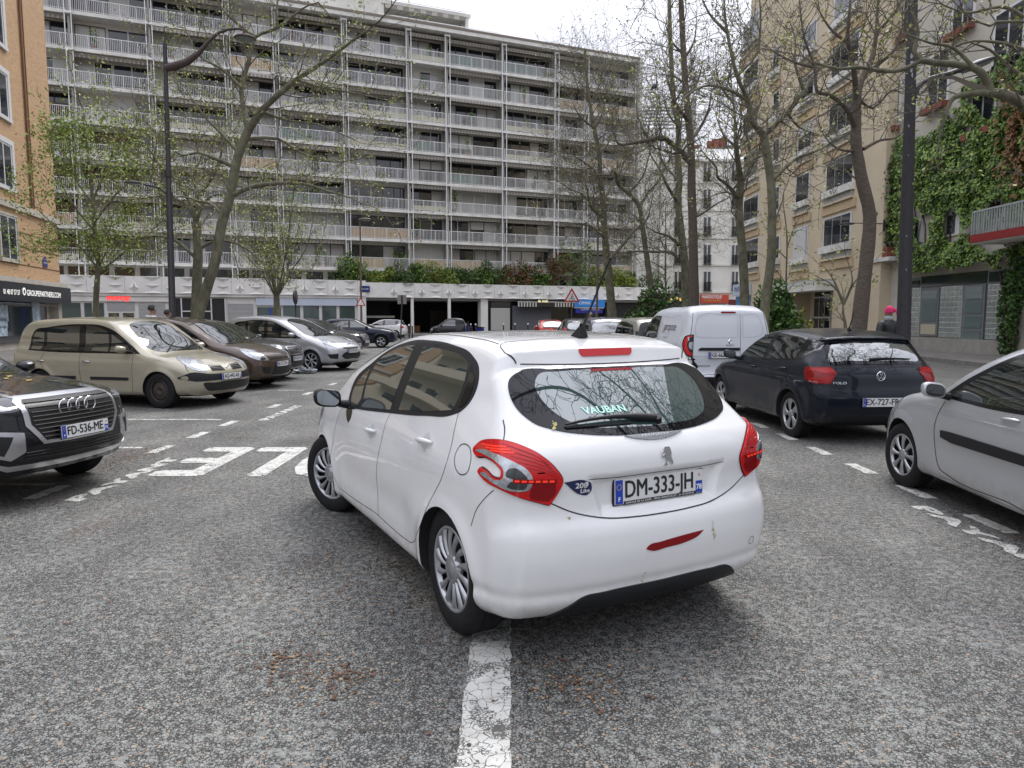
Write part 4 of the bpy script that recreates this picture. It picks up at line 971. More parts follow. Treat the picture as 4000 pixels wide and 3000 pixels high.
# blank side wall between the flats and the white building
gxa, gza = D.hit(*dz_(560,100)); gxb, _ = D.hit(*dz_(800,100)); q = MB(); q.box(gxa-3, gxb-.02, .6, 14, 0, gza+1.5); o = q.build('side_building', [M_plw]); o.location = (0,84,0); tag(o, 'blank white side wall between the flats and the white corner building', 'building')
a, z = D.hit(*dz_(640,60)); q = MB()
for k in range(7): q.box(gxa-2, gxa+8, 1.2+k*.5, 1.35+k*.5, gza+1.6+k*.55, gza+1.75+k*.55)
for x in (gxa-1.5, gxa+7.5): q.box(x, x+.15, 1.2, 4.6, gza+1.5, gza+5.4)
o = q.build('roof_louvres', [M_wing], None); o.location = (0,84,0); tag(o, 'grey metal roof louvres above the blank white side wall', 'roof screen')

# ---- beige building and ivy covered building on the right
E_ = Plane((17.5, 0), (0, -1)); ez = lambda x, y: (665.6+.21606*x, .21606*y)
def eh(x, y, out=0): return E_.hit(*ez(x,y), out)
bE = thing('beige_building', 'tan rendered block of flats with staggered windows behind the bare trees', 'building', E_.world(0,0), E_.rz)
xa, xb = eh(366,1000)[0], eh(1012,900)[0]
M_tan = mat('render_tan', (.56,.475,.34), .9, var=.08, vscale=.8, bump=.1, bscale=30); M_tan2 = mat('render_tan_dark', (.50,.385,.24), .9, var=.08, vscale=.8)
ZT = 26
ex0, ex1 = eh(580,1400)[0], eh(772,1400)[0]; ezt = eh(675,1340)[1]
q = MB(); q.box(xa, ex0, 0, 12, 0, ezt); q.box(ex1, xb, 0, 12, 0, ezt); q.box(xa, xb, 0, 12, ezt, ZT); q.box(ex0, ex1, 1.2, 3, 0, ezt); q.build('wall', [M_tan], bE)
q = MB(); q.box(xa-.1, xb+.1, -.2, 12, ZT, ZT+.4); q.build('roof', [M_slab], bE)
cols_ = [((365,430),[(1112,1215),(917,1015),(708,812),(515,612),(305,400),(90,190)],0),((503,528),[(1097,1195),(870,968),(652,742),(430,530),(225,320)],0),
         ((598,655),[(1058,1190),(812,928),(580,690),(355,452),(120,225)],1),((738,857),[(1003,1128),(735,862),(460,600),(190,325),(-90,50)],2)]
for ci, ((cx0, cx1), rows, kind) in enumerate(cols_):
    zl = None
    for ri, (ya, yb) in enumerate(rows):
        sh = (0, 0, 11*ri, 13*ri)[ci]; X0, X1 = cx0+sh, cx1+sh; mid = (X0+X1)/2
        a, b_ = eh(X0, (ya+yb)/2)[0], eh(X1, (ya+yb)/2)[0]; zt_, zb_ = eh(mid, ya)[1], eh(mid, yb)[1]
        f = MB(); f.box(a-.12, b_+.12, -.05, -.003, zb_-.05, zt_+.08, 0); f.box(a-.2, b_+.2, -.28, -.003, zb_-.42, zb_-.06, 1); f.box(a-.1, b_+.1, -.12, -.003, zb_-.72, zb_-.45, 2); f.box(a-.25, b_+.25, -.22, -.003, zb_-.84, zb_-.74, 3)
        fo = f.build('window', [M_winf, M_slab, M_wing, M_tan], bE); g = MB(); n_ = 3 if kind == 2 else 2
        for k in range(n_): pa, pb = a+(b_-a)*k/n_+.05, a+(b_-a)*(k+1)/n_-.05; g.box(pa, pb, -.075, -.052, zb_+.02, zt_, 0)
        g.build('pane', [M_wg], fo)
        if ci == 2 and ri in (0, 2): g = MB(); g.box(a, b_, -.10, -.078, zb_+(0 if ri == 0 else .8), zt_); g.build('shutter', [M_shut], fo)
        f = MB(); f.box(a-.45, b_+.45, -.10, -.001, max(zb_-1.32, .5), zb_-.86) if ci else f.box(a-.45, b_+.45, -.10, -.001, zb_-1.3, zb_-.86); f.build('spandrel', [M_tan2], bE)
cz0, cz1 = eh(675,1352)[1], eh(675,1312)[1]
q = MB(); q.box(ex0-.5, ex1+.1, -1.0, 0, cz0, cz1, 0); q.box(ex0-.4, ex1+.0, -.9, 0, cz1+.002, cz1+.12, 1); q.build('canopy', [M_slab, M_wing], bE)
d0, d1 = eh(692,1400,-1.1)[0], eh(768,1400,-1.1)[0]; q = MB(); q.box(d0, d1, 1.05, 1.19, .2, ezt-.05, 0); do_ = q.build('door', [M_winf], bE)
g = MB()
dw = (d1-d0)/3
for k in range(3):
    for z0, z1 in ((.5,1.55),(1.65,2.75)): g.box(d0+k*dw+.06, d0+(k+1)*dw-.06, 1.02, 1.047, z0, z1)
g.box(d0+.08, d1-.08, 1.02, 1.047, 2.85, ezt-.12); g.build('door_glass', [M_wg], do_)
g = MB(); a2 = eh(640,1440,-1.15)[0]; g.box(a2-.3, a2, 1.13, 1.198, 1.5, 1.9); g.box(a2+.2, a2+.6, 1.13, 1.198, 1.4, 1.95); g.build('letter_box', [M_wing], bE)
a, z = eh(385,1335); q = MB(); q.box(a-2.2, a+.6, -.5, -.02, z-.5, z+.35, 0); q.box(a-2.0, a+.5, -.3, -.02, .4, z-.55, 1); o = q.build('shop_sign', [mat('sign_white_blue', (.50,.56,.66), .5), mat('sign_panel_blue', (.10,.25,.50), .5, var=.7, vscale=1.5)], bE)
fat_text('sign_lettering', 'PHOTO', mat('ink_blue', (.05,.08,.3), .5), o, frame_M((a-.7,-.51,z-.05), (1,0,0), (0,0,1)), size=.5, fit=2.0, fat=.012)

Fp = Plane((18.0, 0), (0, -1)); fz = lambda x, y: (742.4+.12729*x, 179.2+.12729*y)
def fh(x, y, out=0): return Fp.hit(*fz(x,y), out)
bF = thing('ivy_clad_building', 'pale plaster building whose upper wall is covered in ivy above glass block windows', 'building', Fp.world(0,0), Fp.rz)
fa, fe = fh(1112,600)[0], 0
M_plb = mat('plaster_cream', (.47,.44,.38), .9, var=.12, vscale=.8); M_blk = mat('steel_grey_frame', (.16,.17,.18), .5)
zc_ = fh(1700,690)[1]
q = MB(); q.box(fa, -8, 0, 10, zc_, 19); q.box(fa, -8, .15, 10, 0, zc_); q.box(fa, fh(1225,900)[0], .0, .15, 0, zc_); q.box(fh(2135,900)[0], -8, 0, .15, 0, zc_); q.build('wall', [M_plb], bF)
q = MB(); q.box(fh(1225,900)[0], fh(2135,900)[0], -.12, .15, 0, .75); q.build('plinth', [mat('stone_plinth', (.30,.29,.26), .8, var=.15, vscale=3)], bF)
def fbox(nm, X0, X1, Yt, Yb, mt, y0, y1, par=bF, zb=None):
    m_ = (X0+X1)/2; a, b_ = fh(X0,(Yt+Yb)/2)[0], fh(X1,(Yt+Yb)/2)[0]; z1_ = fh(m_,Yt)[1]; z0_ = fh(m_,Yb)[1] if zb is None else zb; q = MB(); q.box(a, b_, y0, y1, z0_, z1_); return q.build(nm, [mt], par), a, b_, z0_, z1_
fbox('steel_frame', 1235, 2130, 742, 1330, M_blk, .10, .148, zb=.75)
for X0, X1, Yt, Yb in ((1250,1380,800,845),(1395,1905,742,830),(1925,2122,722,800)): fbox('fanlight', X0, X1, Yt, Yb, M_wg, .06, .098)
M_gb = mat('glass_block', (.26,.29,.27), .15, coat=1, var=.2, vscale=8)
for X0, X1 in ((1262,1376),(1538,1705),(1905,2118)):
    o, a, b_, z0_, z1_ = fbox('glass_block_panel', X0, X1, 858-(X0-1262)*.055, 1270, M_slab, .06, .098, zb=.78); nx = max(2, round((b_-a)/.26)); nz_ = 10; g = MB()
    for i in range(nx):
        for j in range(nz_): xa_, za_ = a+(b_-a)*i/nx+.02, z0_+(z1_-z0_)*j/nz_+.02; w_, h_ = (b_-a)/nx-.04, (z1_-z0_)/nz_-.04; g.box(xa_, xa_+w_, .04, .058, za_, za_+h_)
    g.build('glass_blocks', [M_gb], o)
o, a, b_, z0_, z1_ = fbox('window', 1392, 1528, 860, 1255, M_blk, .04, .098, zb=.80); g = MB(); g.box(a+.1, b_-.1, .02, .038, z0_+.1+(z1_-z0_)*.27, z1_-.1, 0); g.box(a+.1, b_-.1, .02, .038, z0_+.08, z0_+(z1_-z0_)*.25, 1); g.build('pane', [mat('pane_grey_green', (.14,.18,.17), .12, coat=1), mat('pane_cream', (.45,.42,.30), .3)], o)
o, a, b_, z0_, z1_ = fbox('door', 1728, 1893, 832, 1275, M_blk, .02, .098, zb=.55); g = MB(); [g.box(a+.12, b_-.12, .0, .018, z0_+.1+(z1_-z0_-.1)*k/4, z0_+(z1_-z0_)*(k+1)/4-.05) for k in range(4)]; g.build('door_glass', [mat('pane_grey_green', ())], o)
q = MB(); a, z = fh(2185,778); q.box(a-.18, a+.18, -.03, -.002, z-.16, z+.16); o = q.build('house_number', [M_enam], bF); fat_text('sign_lettering', '14', M_white, o, frame_M((a,-.035,z), (1,0,0), (0,0,1)), size=.24, fat=.008)
for cxy in (((1150,1235),(640,845)),):
    pass
for X0, X1, Yt, Yb in ((1590,1720,240,445),(1340,1420,315,500),(1940,2080,160,330),(1600,1700,-80,40)):
    o, a, b_, z0_, z1_ = fbox('window', X0, X1, Yt, Yb, M_winf, -.06, -.003); g = MB(); g.box(a+.3, b_-.3, -.09, -.062, z0_+.1, z1_-.1); g.build('pane', [M_wg], o); g = MB(); g.box(a-.05, a+.28, -.12, -.065, z0_, z1_); g.build('shutter', [mat('shutter_weathered', (.22,.19,.15), .8)], o)
for u, v, w_, h_ in ((893,105,1.2,2.0),(940,78,1.2,2.0),(985,100,1.2,2.0),(1010,40,1.4,2.2),(905,15,1.2,1.8),(965,5,1.2,1.6),(878,160,1.0,1.8)):
    a, z = Fp.hit(u, v); f = MB(); f.box(a-w_/2-.15, a+w_/2+.15, -.06, -.003, z-h_/2-.1, z+h_/2+.1); fo = f.build('window', [M_winf], bF); g = MB(); g.box(a-w_/2, a-.06, -.08, -.062, z-h_/2, z+h_/2); g.box(a+.06, a+w_/2, -.08, -.062, z-h_/2, z+h_/2); g.build('pane', [M_wg], fo)
    g = MB(); g.box(a-w_/2-.2, a+w_/2+.2, -.35, -.083, z-h_/2-.35, z-h_/2-.12); g.build('window_box', [mat('terracotta', ())], fo)
# projecting metal balcony with red underside
a0, z0_ = Fp.hit(*fz(1790,492), 1.33); q = MB(); q.box(a0, -9, -1.3, 0, z0_-.1, z0_+.02, 0); q.box(a0, -9, -1.36, -1.302, z0_-.05, z0_+.22, 1); bo = q.build('balcony', [M_slab, mat('steel_red', (.25,.02,.02), .5)], bF)
q = MB(); q.box(a0, -9, -1.33, -1.28, z0_+1.02, z0_+1.08); [q.box(a0+k*.13, a0+k*.13+.035, -1.33, -1.29, z0_+.24, z0_+1.02) for k in range(int((-9-a0)/.13))]; [q.box(a0-.02, a0+.02, -1.3+k*.2, -1.27+k*.2, z0_+.1, z0_+1.02) for k in range(7)]; q.build('railing', [mat('steel_pale', (.32,.35,.34), .5)], bo)
q = MB(); q.tube([Vector((fh(1108,1000)[0],-.08,.4)), Vector((fh(1108,1000)[0],-.08,26))], .06, 8); q.build('drainpipe', [M_wing], bF)
# ivy
rg = np.random.default_rng(5); W = 32000; pts = []
uu = rg.uniform(880, 1060, W*3); vv = rg.uniform(50, 272, W*3)
def ivy_mask(u, v):
    top = np.interp(u, [880,900,930,960,985,1010,1060], [150,132,112,98,62,50,45]); bot = np.interp(u, [880,905,930,960,990,1024,1060], [215,270,278,272,262,250,235])
    n_ = np.array([noise.noise(Vector((a*.035, b*.035, 0)))+.6*noise.noise(Vector((a*.09, b*.09, 3))) for a, b in zip(u, v)])
    holes = np.zeros(len(u), bool)
    for cu, cv, ru, rv in ((952,226,9,17),(922,232,7,14),(998,212,10,14),(945,90,16,22),(985,105,8,14),(1000,235,40,14)): holes |= (((u-cu)/ru)**2+((v-cv)/rv)**2 < 1)&(n_ < .35)
    return (v > top+n_*28)&(v < bot+n_*14)&~holes&(n_ > -.42)
uu_, vv_ = uu, vv; mk = ivy_mask(uu_, vv_); bulge = {}
for u, v in zip(uu_[mk][:W], vv_[mk][:W]):
    k = .18+.30*max(0, noise.noise(Vector((u*.06, v*.06, 9)))+.3)+rg.uniform(-.12,.12)
    a, z = Fp.hit(u, v, k); pts.append((a, -max(.03,k), z))
ti = thing('ivy', 'thick green ivy hanging over the upper wall of the plaster building', 'climbing plant', Fp.world(0,0), Fp.rz)
foliage('foliage', pts, .088, [M_leafs[0], M_leafs[1], mat('ivy_bright', (.19,.29,.05), .5), M_leafs[2]], ti, 3, [.12,.33,.35,.20], flatn=(0,-1,.5))
pts = []
for _ in range(1500):
    u, v = rg.normal(1016, 9), rg.normal(140, 26)
    if noise.noise(Vector((u*.12, v*.08, 2))) > -.05: a, z = Fp.hit(u, v, .45); pts.append((a, -.45-rg.uniform(0,.15), z))
foliage('dry_leaves', pts, .09, [M_leafs[7], mat('leaf_rust', (.20,.09,.03), .7)], ti, 4, flatn=(0,-1,.5))
q = MB(); rnd = random.Random(2)
for k in range(16):
    a = fh(rnd.uniform(1130,2100),700)[0]; z = rnd.uniform(3.9,5); pth = [Vector((a,-.05,z))]
    for i in range(8): pth.append(pth[-1]+Vector((rnd.uniform(-.4,.4), 0, rnd.uniform(.4,.9))))
    q.tube(pth, [.03-.003*i for i in range(9)], 5)
q.build('stems', [mat('stem_bark', ())], ti)
# oleander-like bush on the ledge between the two buildings, in a terracotta trough
a, z = fh(1165,600); o = thing('potted_bush', 'upright leafy bush in a terracotta trough on the ledge of the plaster building', 'plant', Fp.world(a,-.25,z), Fp.rz)
foliage('foliage', bush_pts(1.1,.6,4.2,1700,77)+np.array((0,0,.3)), .10, [M_leafs[0],M_leafs[5],M_leafs[1]], o, 77)
q = MB(); q.prism([(-.45,-.1),(.45,-.1),(.55,.35),(-.55,.35)], 'y', -.2, .2); q.build('trough', [mat('terracotta', ())], o)
q = MB(); q.box(a-1.2, a+1.0, -.6, -.003, z-.3, z-.12); q.build('ledge', [M_slab], bF)
# block of flats behind the camera, seen only in reflections
q = MB(); q.box(-9,9,0,8,0,17); M_tanl = mat('render_cream', (.62,.56,.44), .9)
bb = thing('cream_building', 'cream block of flats next to the brick building, beyond the left edge', 'building', B.world(-15.3,0), B.rz); q.build('wall', [M_tanl], bb)
for i in range(5):
    for j in range(6): w = MB(); w.box(-8+j*2.7, -6.2+j*2.7, -.06, -.003, 2+i*3, 3.6+i*3); fo = w.build('window', [M_winf], bb); g = MB(); g.box(-7.9+j*2.7, -6.3+j*2.7, -.08, -.062, 2.1+i*3, 3.5+i*3); g.build('pane', [M_wg], fo)
for i in range(5): w = MB(); w.box(-8.5,8.5,-1.2,-.003,1.5+i*3,1.65+i*3,0); w.box(-8.5,8.5,-1.2,-1.16,1.65+i*3,2.5+i*3,0); w.build('balcony', [M_tanl], bb)

rnd = random.Random(55)
for k in range(34):
    j = rnd.randrange(1, len(sb)-1); i = rnd.randrange(NF); x = rnd.uniform(sb[j]+.6, sb[j+1]-.6); h = rnd.uniform(.5,1.3)
    if k in (3, 9): mt = [M_leafs[3], M_redd]
    else: mt = [M_leafs[0], M_leafs[1], M_leafs[2]]
    o = thing('balcony_plant', 'potted plant on a balcony of the long block of flats', 'potted plant', A.world(x, -1.0, Z0+DZ*i+.06), A.rz, 'potted plants on the balconies')
    foliage('foliage', bush_pts(.45,.3,h*1.5,160,k)+np.array((0,0,.3)), .09, mt, o, k); m = MB(); m.lathe([(0,0),(.16,0),(.21,.35),(.18,.35),(.17,.3),(0,.3)], 'z', n=10); m.build('pot', [mat('terracotta', ())], o)
# ------------------------------------------------------------------ the white hatchback in the middle
P_white = mat('paint_white', (.70,.70,.70), .25, coat=1, var=.03, vscale=2.5)
def add_dirt(m, z0=.20, z1=.42, col=(.20,.17,.12), amt=.55):
    n, l = nodes_of(m); b = n['Principled BSDF']; src = b.inputs['Base Color'].links[0].from_socket if b.inputs['Base Color'].links else None
    t = n.new('ShaderNodeTexCoord'); sx = n.new('ShaderNodeSeparateXYZ'); l.new(t.outputs['Object'], sx.inputs[0])
    mr = n.new('ShaderNodeMapRange'); mr.inputs['From Min'].default_value = z1; mr.inputs['From Max'].default_value = z0; mr.inputs['To Max'].default_value = amt; l.new(sx.outputs[2], mr.inputs['Value'])
    nz = n.new('ShaderNodeTexNoise'); nz.inputs['Scale'].default_value = 9; nz.inputs['Detail'].default_value = 7; nz.inputs['Roughness'].default_value = .75; l.new(t.outputs['Object'], nz.inputs['Vector'])
    pw = n.new('ShaderNodeMapRange'); pw.inputs['From Min'].default_value = .42; pw.inputs['From Max'].default_value = .68; pw.inputs['To Min'].default_value = .12; l.new(nz.outputs['Fac'], pw.inputs['Value'])
    mu = n.new('ShaderNodeMath'); mu.operation = 'MULTIPLY'; l.new(mr.outputs[0], mu.inputs[0]); l.new(pw.outputs[0], mu.inputs[1])
    mx_ = n.new('ShaderNodeMix'); mx_.data_type = 'RGBA'; mx_.inputs['B'].default_value = (*col, 1); l.new(mu.outputs[0], mx_.inputs['Factor'])
    if src: l.new(src, mx_.inputs['A'])
    else: mx_.inputs['A'].default_value = b.inputs['Base Color'].default_value
    l.new(mx_.outputs['Result'], b.inputs['Base Color'])
for m_ in (P_white, M_gold, M_sil, M_brown, M_polo, M_vanw): add_dirt(m_)
def extra208(x, y, z, f):
    # plate recess in the tailgate, edges soft
    q = np.maximum(np.abs(y)-.40+(.87-z)*.35, np.abs(z-.795)-.085)
    rec = .030*(1-sstep(-.035, .02, q))*(x < .2)
    # shoulder under the rear window and ledge over the bumper
    led = .022*np.exp(-((z-.715)/.022)**2)*(x < -.3)*0
    step = .05*(1-sstep(.66, .735, z))*(x < 0)*0
    cut = .035*np.exp(-((z-.36)/.03)**2)*(x < -.3)*.25
    return f+rec+cut
S208 = dict(wb=2.538, arch_r=.345, wz=.325, cr=.075, cf=.12, crown=.018, belt=1.02, flare=.016, scoop=.018, hips=.010, r=.085, rend=.12, rroof=.065, xm=1.25,
  side=[(-.42,.20,1),(-.58,.235),(-.645,.30),(-.675,.42),(-.69,.56),(-.675,.655),(-.645,.71),(-.635,.80),(-.642,.90),(-.628,.98),(-.585,1.045),(-.56,1.065),(-.40,1.195),(-.22,1.366,1),(-.192,1.376,1),(-.165,1.462,1),(.0,1.50),(.35,1.527),(.75,1.535),(1.15,1.515),(1.5,1.455),(1.85,1.345),(2.2,1.20),(2.5,1.06),(2.75,.98),(3.0,.88),(3.17,.74),(3.26,.55),(3.29,.40),(3.26,.27),(3.15,.20,1),(2.5,.19),(1.2,.19),(.3,.19)],
  sec=[(.15,.83),(.22,.855),(.35,.870),(.5,.878),(.65,.872),(.8,.860),(.92,.838),(1.02,.808),(1.15,.77),(1.3,.705),(1.42,.64),(1.52,.58)],
  plan=[(-.75,.93),(-.5,.965),(-.2,.99),(.3,1),(1.5,1),(2.3,1),(2.8,.975),(3.1,.90),(3.35,.8)],
  gplan=[(-.75,.86),(-.45,.90),(-.1,.955),(.4,.99),(1.0,1),(1.8,1),(2.4,1),(3.3,.9)], extra=extra208)
def V3(pts, view):
    D, U, V = VIEWS[view] if isinstance(view, str) else view
    U, V = Vector(U), Vector(V)
    return [(Vector(p[:3]).dot(U), Vector(p[:3]).dot(V)) + tuple(p[3:]) for p in pts]
DG = {1: ((.7071,-.7071,0),(.7071,.7071,0),(0,0,1)), -1: ((.7071,.7071,0),(.7071,-.7071,0),(0,0,1))}      # rear corners
DF = {1: ((-.7071,-.7071,0),(.7071,-.7071,0),(0,0,1)), -1: ((-.7071,.7071,0),(.7071,.7071,0),(0,0,1))}  # front corners
def DV(side): return 'L' if side > 0 else 'R'

M_gside = mat('car_glass_side', (.035,.042,.038), .015, spec=.9, ior=2.1)
def build_208():
    c = Car(S208, .016, P_white, 'hatchback_car', 'white five-door hatchback with lit red tail lamps standing in the middle of the road', 'car', (.421, 3.895), 118.3, None)
    rt = c.root
    for s in (1, -1):
        v = DV(s)
        dlo = [(1.96,1.00),(1.95,1.13),(1.70,1.29),(1.45,1.40),(1.16,1.462),(.80,1.475),(.455,1.46),(.171,1.418),(.018,1.345),(-.03,1.27),(-.02,1.19),(.026,1.142),(.097,1.115),(.443,1.066),(1.08,1.008),(1.70,.962),(1.9,.955)]
        fr = c.patch('window_frame', dlo, M_plas, v, off=.003)
        c.patch('side_window', [(1.60,.985,1),(1.63,1.16,1),(1.60,1.28),(1.40,1.385),(1.15,1.432),(1.02,1.438,1),(.99,1.2),(1.01,1.035,1)], M_gside, v, off=.006, parent=fr)
        c.patch('quarter_window', [(1.66,.985,1),(1.87,.985),(1.90,1.05),(1.82,1.17),(1.68,1.25,1)], M_gside, v, off=.006, parent=fr)
        c.patch('side_window', [(.86,1.052,1),(.845,1.2),(.86,1.434,1),(.50,1.428),(.24,1.397),(.15,1.365,1),(.105,1.25),(.11,1.135,1),(.45,1.09)], M_gside, v, off=.006, parent=fr)
        c.patch('quarter_window', [(.115,1.36,1),(.05,1.325),(.005,1.26),(.008,1.19),(.045,1.155),(.075,1.15,1),(.075,1.25)], M_gblk, v, off=.006, parent=fr)
        # tail lamp, wrapped round the corner
        q = DG[s]
        def S(pts): return [(u, z)+tuple(r) for u, z, *r in pts]
        lamp = S([(.402,.985),(.372,1.025),(.30,1.050),(.21,1.053),(.118,1.032),(.042,.992),(-.015,.939),(-.042,.888),(-.02,.83),(.012,.778,1),(.10,.812),(.233,.862),(.32,.885),(.350,.905),(.335,.925),(.30,.922),(.246,.903),(.217,.905),(.212,.932),(.242,.958),(.314,.974),(.38,.968)])
        lo = c.patch('tail_lamp', lamp, M_red, q, off=.012, cell=.03, skirt=.02)
        c.patch('lamp_lens', S([(.378,.990),(.33,1.003),(.25,.998),(.166,.978),(.102,.945),(.078,.905),(.078,.895),(.092,.860),(.150,.852),(.262,.884),(.325,.903),(.30,.913),(.240,.893),(.200,.905),(.198,.938),(.240,.968),(.31,.982)]), M_lampc, q, off=.015, cell=.03, parent=lo, skirt=.004)
        c.patch('lamp_lens', S([(.150,.950),(.115,.930),(.098,.905),(.150,.905,1),(.185,.915),(.18,.94)]), M_lampd, q, off=.0165, cell=.03, parent=lo, skirt=.003)
        c.patch('lamp_lens', S([(.165,.893,1),(.098,.893),(.105,.868),(.15,.862),(.18,.872)]), M_lampd, q, off=.0165, cell=.03, parent=lo, skirt=.003)
        mat('lamp_red_lit', (.6,.02,.01), .2, emit=(1,.06,.02), estr=.25)
        for k in range(6): u0 = .148-.027*k; c.patch('lamp_led', S([(u0,.902-.0015*k,1),(u0-.019,.901-.0015*k,1),(u0-.019,.893-.0015*k,1),(u0,.893-.0015*k,1)]), MATS['lamp_red_lit'], q, off=.019, cell=.03, parent=lo, skirt=.003, per=1)
        c.patch('lamp_strip', S([(.155,.906,1),(-.016,.897,1),(-.016,.880,1),(.155,.888,1)]), M_redd, q, off=.0175, cell=.03, parent=lo, skirt=.003, per=1)
        c.patch('lamp_lens', S([(-.012,.878,1),(-.014,.84),(.018,.795,1),(.09,.822),(.085,.86),(.075,.884,1)]), M_redd, q, off=.0135, cell=.03, parent=lo, skirt=.002)
        mg = MB(); c.seam(mg, lamp, q, .010, off=.002, closed=True); mg.build('lamp_gasket', [M_gapm], lo, fix=False)
        for k in range(3):
            c.patch('lamp_bar', S([(.345-.03*k,1.026-.008*k,1),(.345-.03*k,1.020-.008*k,1),(.20-.02*k,1.026-.010*k,1),(.20-.02*k,1.032-.010*k,1)]), MATS['lamp_red_lit'], q, off=.0145, cell=.04, parent=lo, skirt=.002, per=1)
        for k in range(5):
            z0 = 1.035-.022*k
            c.patch('lamp_rib', S([(.235-.03*k,z0+.006),(.14-.025*k,z0-.012),(.06-.02*k,z0-.045),(.022-.014*k,z0-.075+.006*k),(.016-.014*k,z0-.077+.006*k),(.054-.02*k,z0-.049),(.136-.025*k,z0-.016)]), M_redd, q, off=.0135, cell=.05, parent=lo, skirt=.002)
        # seams
        m = MB(); w = .004
        c.seam(m, [(.055,1.145),(.03,1.05),(.0,.955),(.0,.90),(.04,.80),(.11,.72),(.20,.60),(.33,.44),(.42,.365),(.50,.33),(.60,.322),(.9,.322),(1.14,.33),(1.6,.31),(2.08,.30)], v, w)
        c.seam(m, [(1.00,1.02),(1.03,.97),(1.05,.86),(1.10,.72),(1.14,.60),(1.14,.45),(1.12,.325)], v, w)
        c.seam(m, [(1.93,.96),(2.10,.90),(2.17,.80),(2.24,.64),(2.24,.45),(2.10,.30)], v, w)
        c.seam(m, [(-.30,.64),(-.34,.72),(-.42,.80),(-.47,.845)], v, w)
        if s > 0: c.seam(m, [(-.07,.94),(-.09,.985),(-.14,1.0),(-.20,.985),(-.24,.93),(-.235,.885),(-.19,.862),(-.13,.868),(-.09,.895)], v, .005, closed=True)
        c.seam(m, [(-.345,1.14),(-.39,1.10),(-.43,1.05)], v, w)
        m.build('panel_gaps', [M_gapm], rt, fix=False)
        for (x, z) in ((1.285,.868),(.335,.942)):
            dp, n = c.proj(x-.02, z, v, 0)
            c.patch('handle_recess_shade', [(x-.045,z),(x-.02,z+.045),(x+.02,z+.04),(x+.045,z),(x+.02,z-.045),(x-.02,z-.048)], mat('paint_white_shaded', (.52,.53,.54), .35, coat=.6), v, off=.0012, skirt=0)  # flat patch in darker white: shade of the handle hollow as colour
            handle(c, x, z, s, P_white, .20)
        mirror(c, 1.93, .86, 1.0, s, P_white, w=.20, h=.135, cap=M_gblk)
        c.patch('side_badge', [(1.945,.925),(1.80,.935),(1.80,.90),(1.845,.845)], M_gblk, v, off=.003, cell=.1, per=3)
        # headlamps (far side of the car)
        c.patch('headlight', [(2.62,.90),(2.85,.86),(3.05,.76),(3.15,.66),(3.05,.64),(2.85,.72),(2.68,.80)], M_lampc, v, off=.006)
        make_wheel(rt, 0, s, r=.332, wid=.20, yface=.842, n=14, rimr=.222, sw=.55, twist=.16, hub=.062)
        make_wheel(rt, 2.538, s, r=.328, wid=.20, yface=.838, n=14, rimr=.218, sw=.55, twist=.16, hub=.062, steer=24 if s > 0 else 21)
        # dark bumper corner lamp strip and sill shadow gap
    # rear screen
    rg = [(-.0+.0,1.358),(.367,1.356),(.545,1.349),(.612,1.312),(.640,1.25),(.640,1.185),(.60,1.13),(.52,1.098),(.36,1.070),(.147,1.055)]
    full = rg + [(-a, b) for a, b in rg[::-1][:-1]]
    RN = lambda x, y, z: (-.66, .42*y, .75-.25*(1.2-z))
    g = c.patch('rear_window', full, M_glassd, 'B', off=.005, cell=.05, nfun=RN)
    inner = [(0,1.345),(.33,1.342),(.46,1.328),(.505,1.275),(.49,1.19),(.44,1.135),(.33,1.098),(.147,1.085)]
    c.patch('window_pane', inner + [(-a, b) for a, b in inner[::-1][:-1]], mat('car_glass_rear', (.03,.055,.055), .015, spec=1, ior=1.95), 'B', off=.0065, cell=.05, parent=g, skirt=0, nfun=RN)
    # bird mess, sticker, badge letters on the glass
    p, n = c.proj(.20, 1.155, 'B', .0075); up = Vector((0,0,1))
    c.wrap(text('window_lettering', 'VAUBAN', mat('sticker_teal', (.35,.62,.55), .5), g, frame_M(p, (0,-1,0), up), size=.04, bold=.0012, fit=.25), 'B', .0095)
    rnd = random.Random(4); mm = MB()
    for k in range(22):
        a, r_ = rnd.uniform(0, 6.28), abs(rnd.gauss(0, .011)); p, n = c.proj(.505+r_*math.cos(a), 1.115+r_*1.5*math.sin(a), 'B', .008); w_ = rnd.uniform(.002,.008)
        t = n.orthogonal().normalized(); b_ = n.cross(t); mm.add([p+t*w_*math.cos(i*1.05)+b_*w_*rnd.uniform(.7,1.3)*math.sin(i*1.05) for i in range(6)], [tuple(range(6))], 0)
    M_drop = mat('droppings', (.36,.32,.12), .7, var=.4, vscale=60); mm.build('bird_dropping', [M_drop], rt)
    for (y0, z0, n_, dz) in ((-.30,.60,16,-.10),(.12,.40,10,-.09),(.52,.715,5,-.01)):
        mm = MB()
        for k in range(n_):
            p, n = c.proj(y0+rnd.gauss(0,.004)-k*.001, z0+dz*k/n_, 'B', .002); w_ = rnd.uniform(.002,.006); t = n.orthogonal().normalized(); b_ = n.cross(t)
            mm.add([p+t*w_*math.cos(i*1.05)+b_*w_*rnd.uniform(.7,1.5)*math.sin(i*1.05) for i in range(6)], [tuple(range(6))], 0)
        mm.build('bird_dropping', [M_drop], rt)

    # wiper
    w = MB(); a_ = [c.proj(-.05+.51*i/8, 1.105+.012*math.sin(i/8*3.1), 'B', .02+.012*math.sin(i/8*3.14))[0] for i in range(9)]
    w.tube(a_, [.020,.020,.018,.014,.012,.010,.009,.008,.006], 6, 0); w.tube([c.proj(-.07,1.10,'B',.0)[0], c.proj(-.055,1.105,'B',.03)[0]], .024, 10, 0)
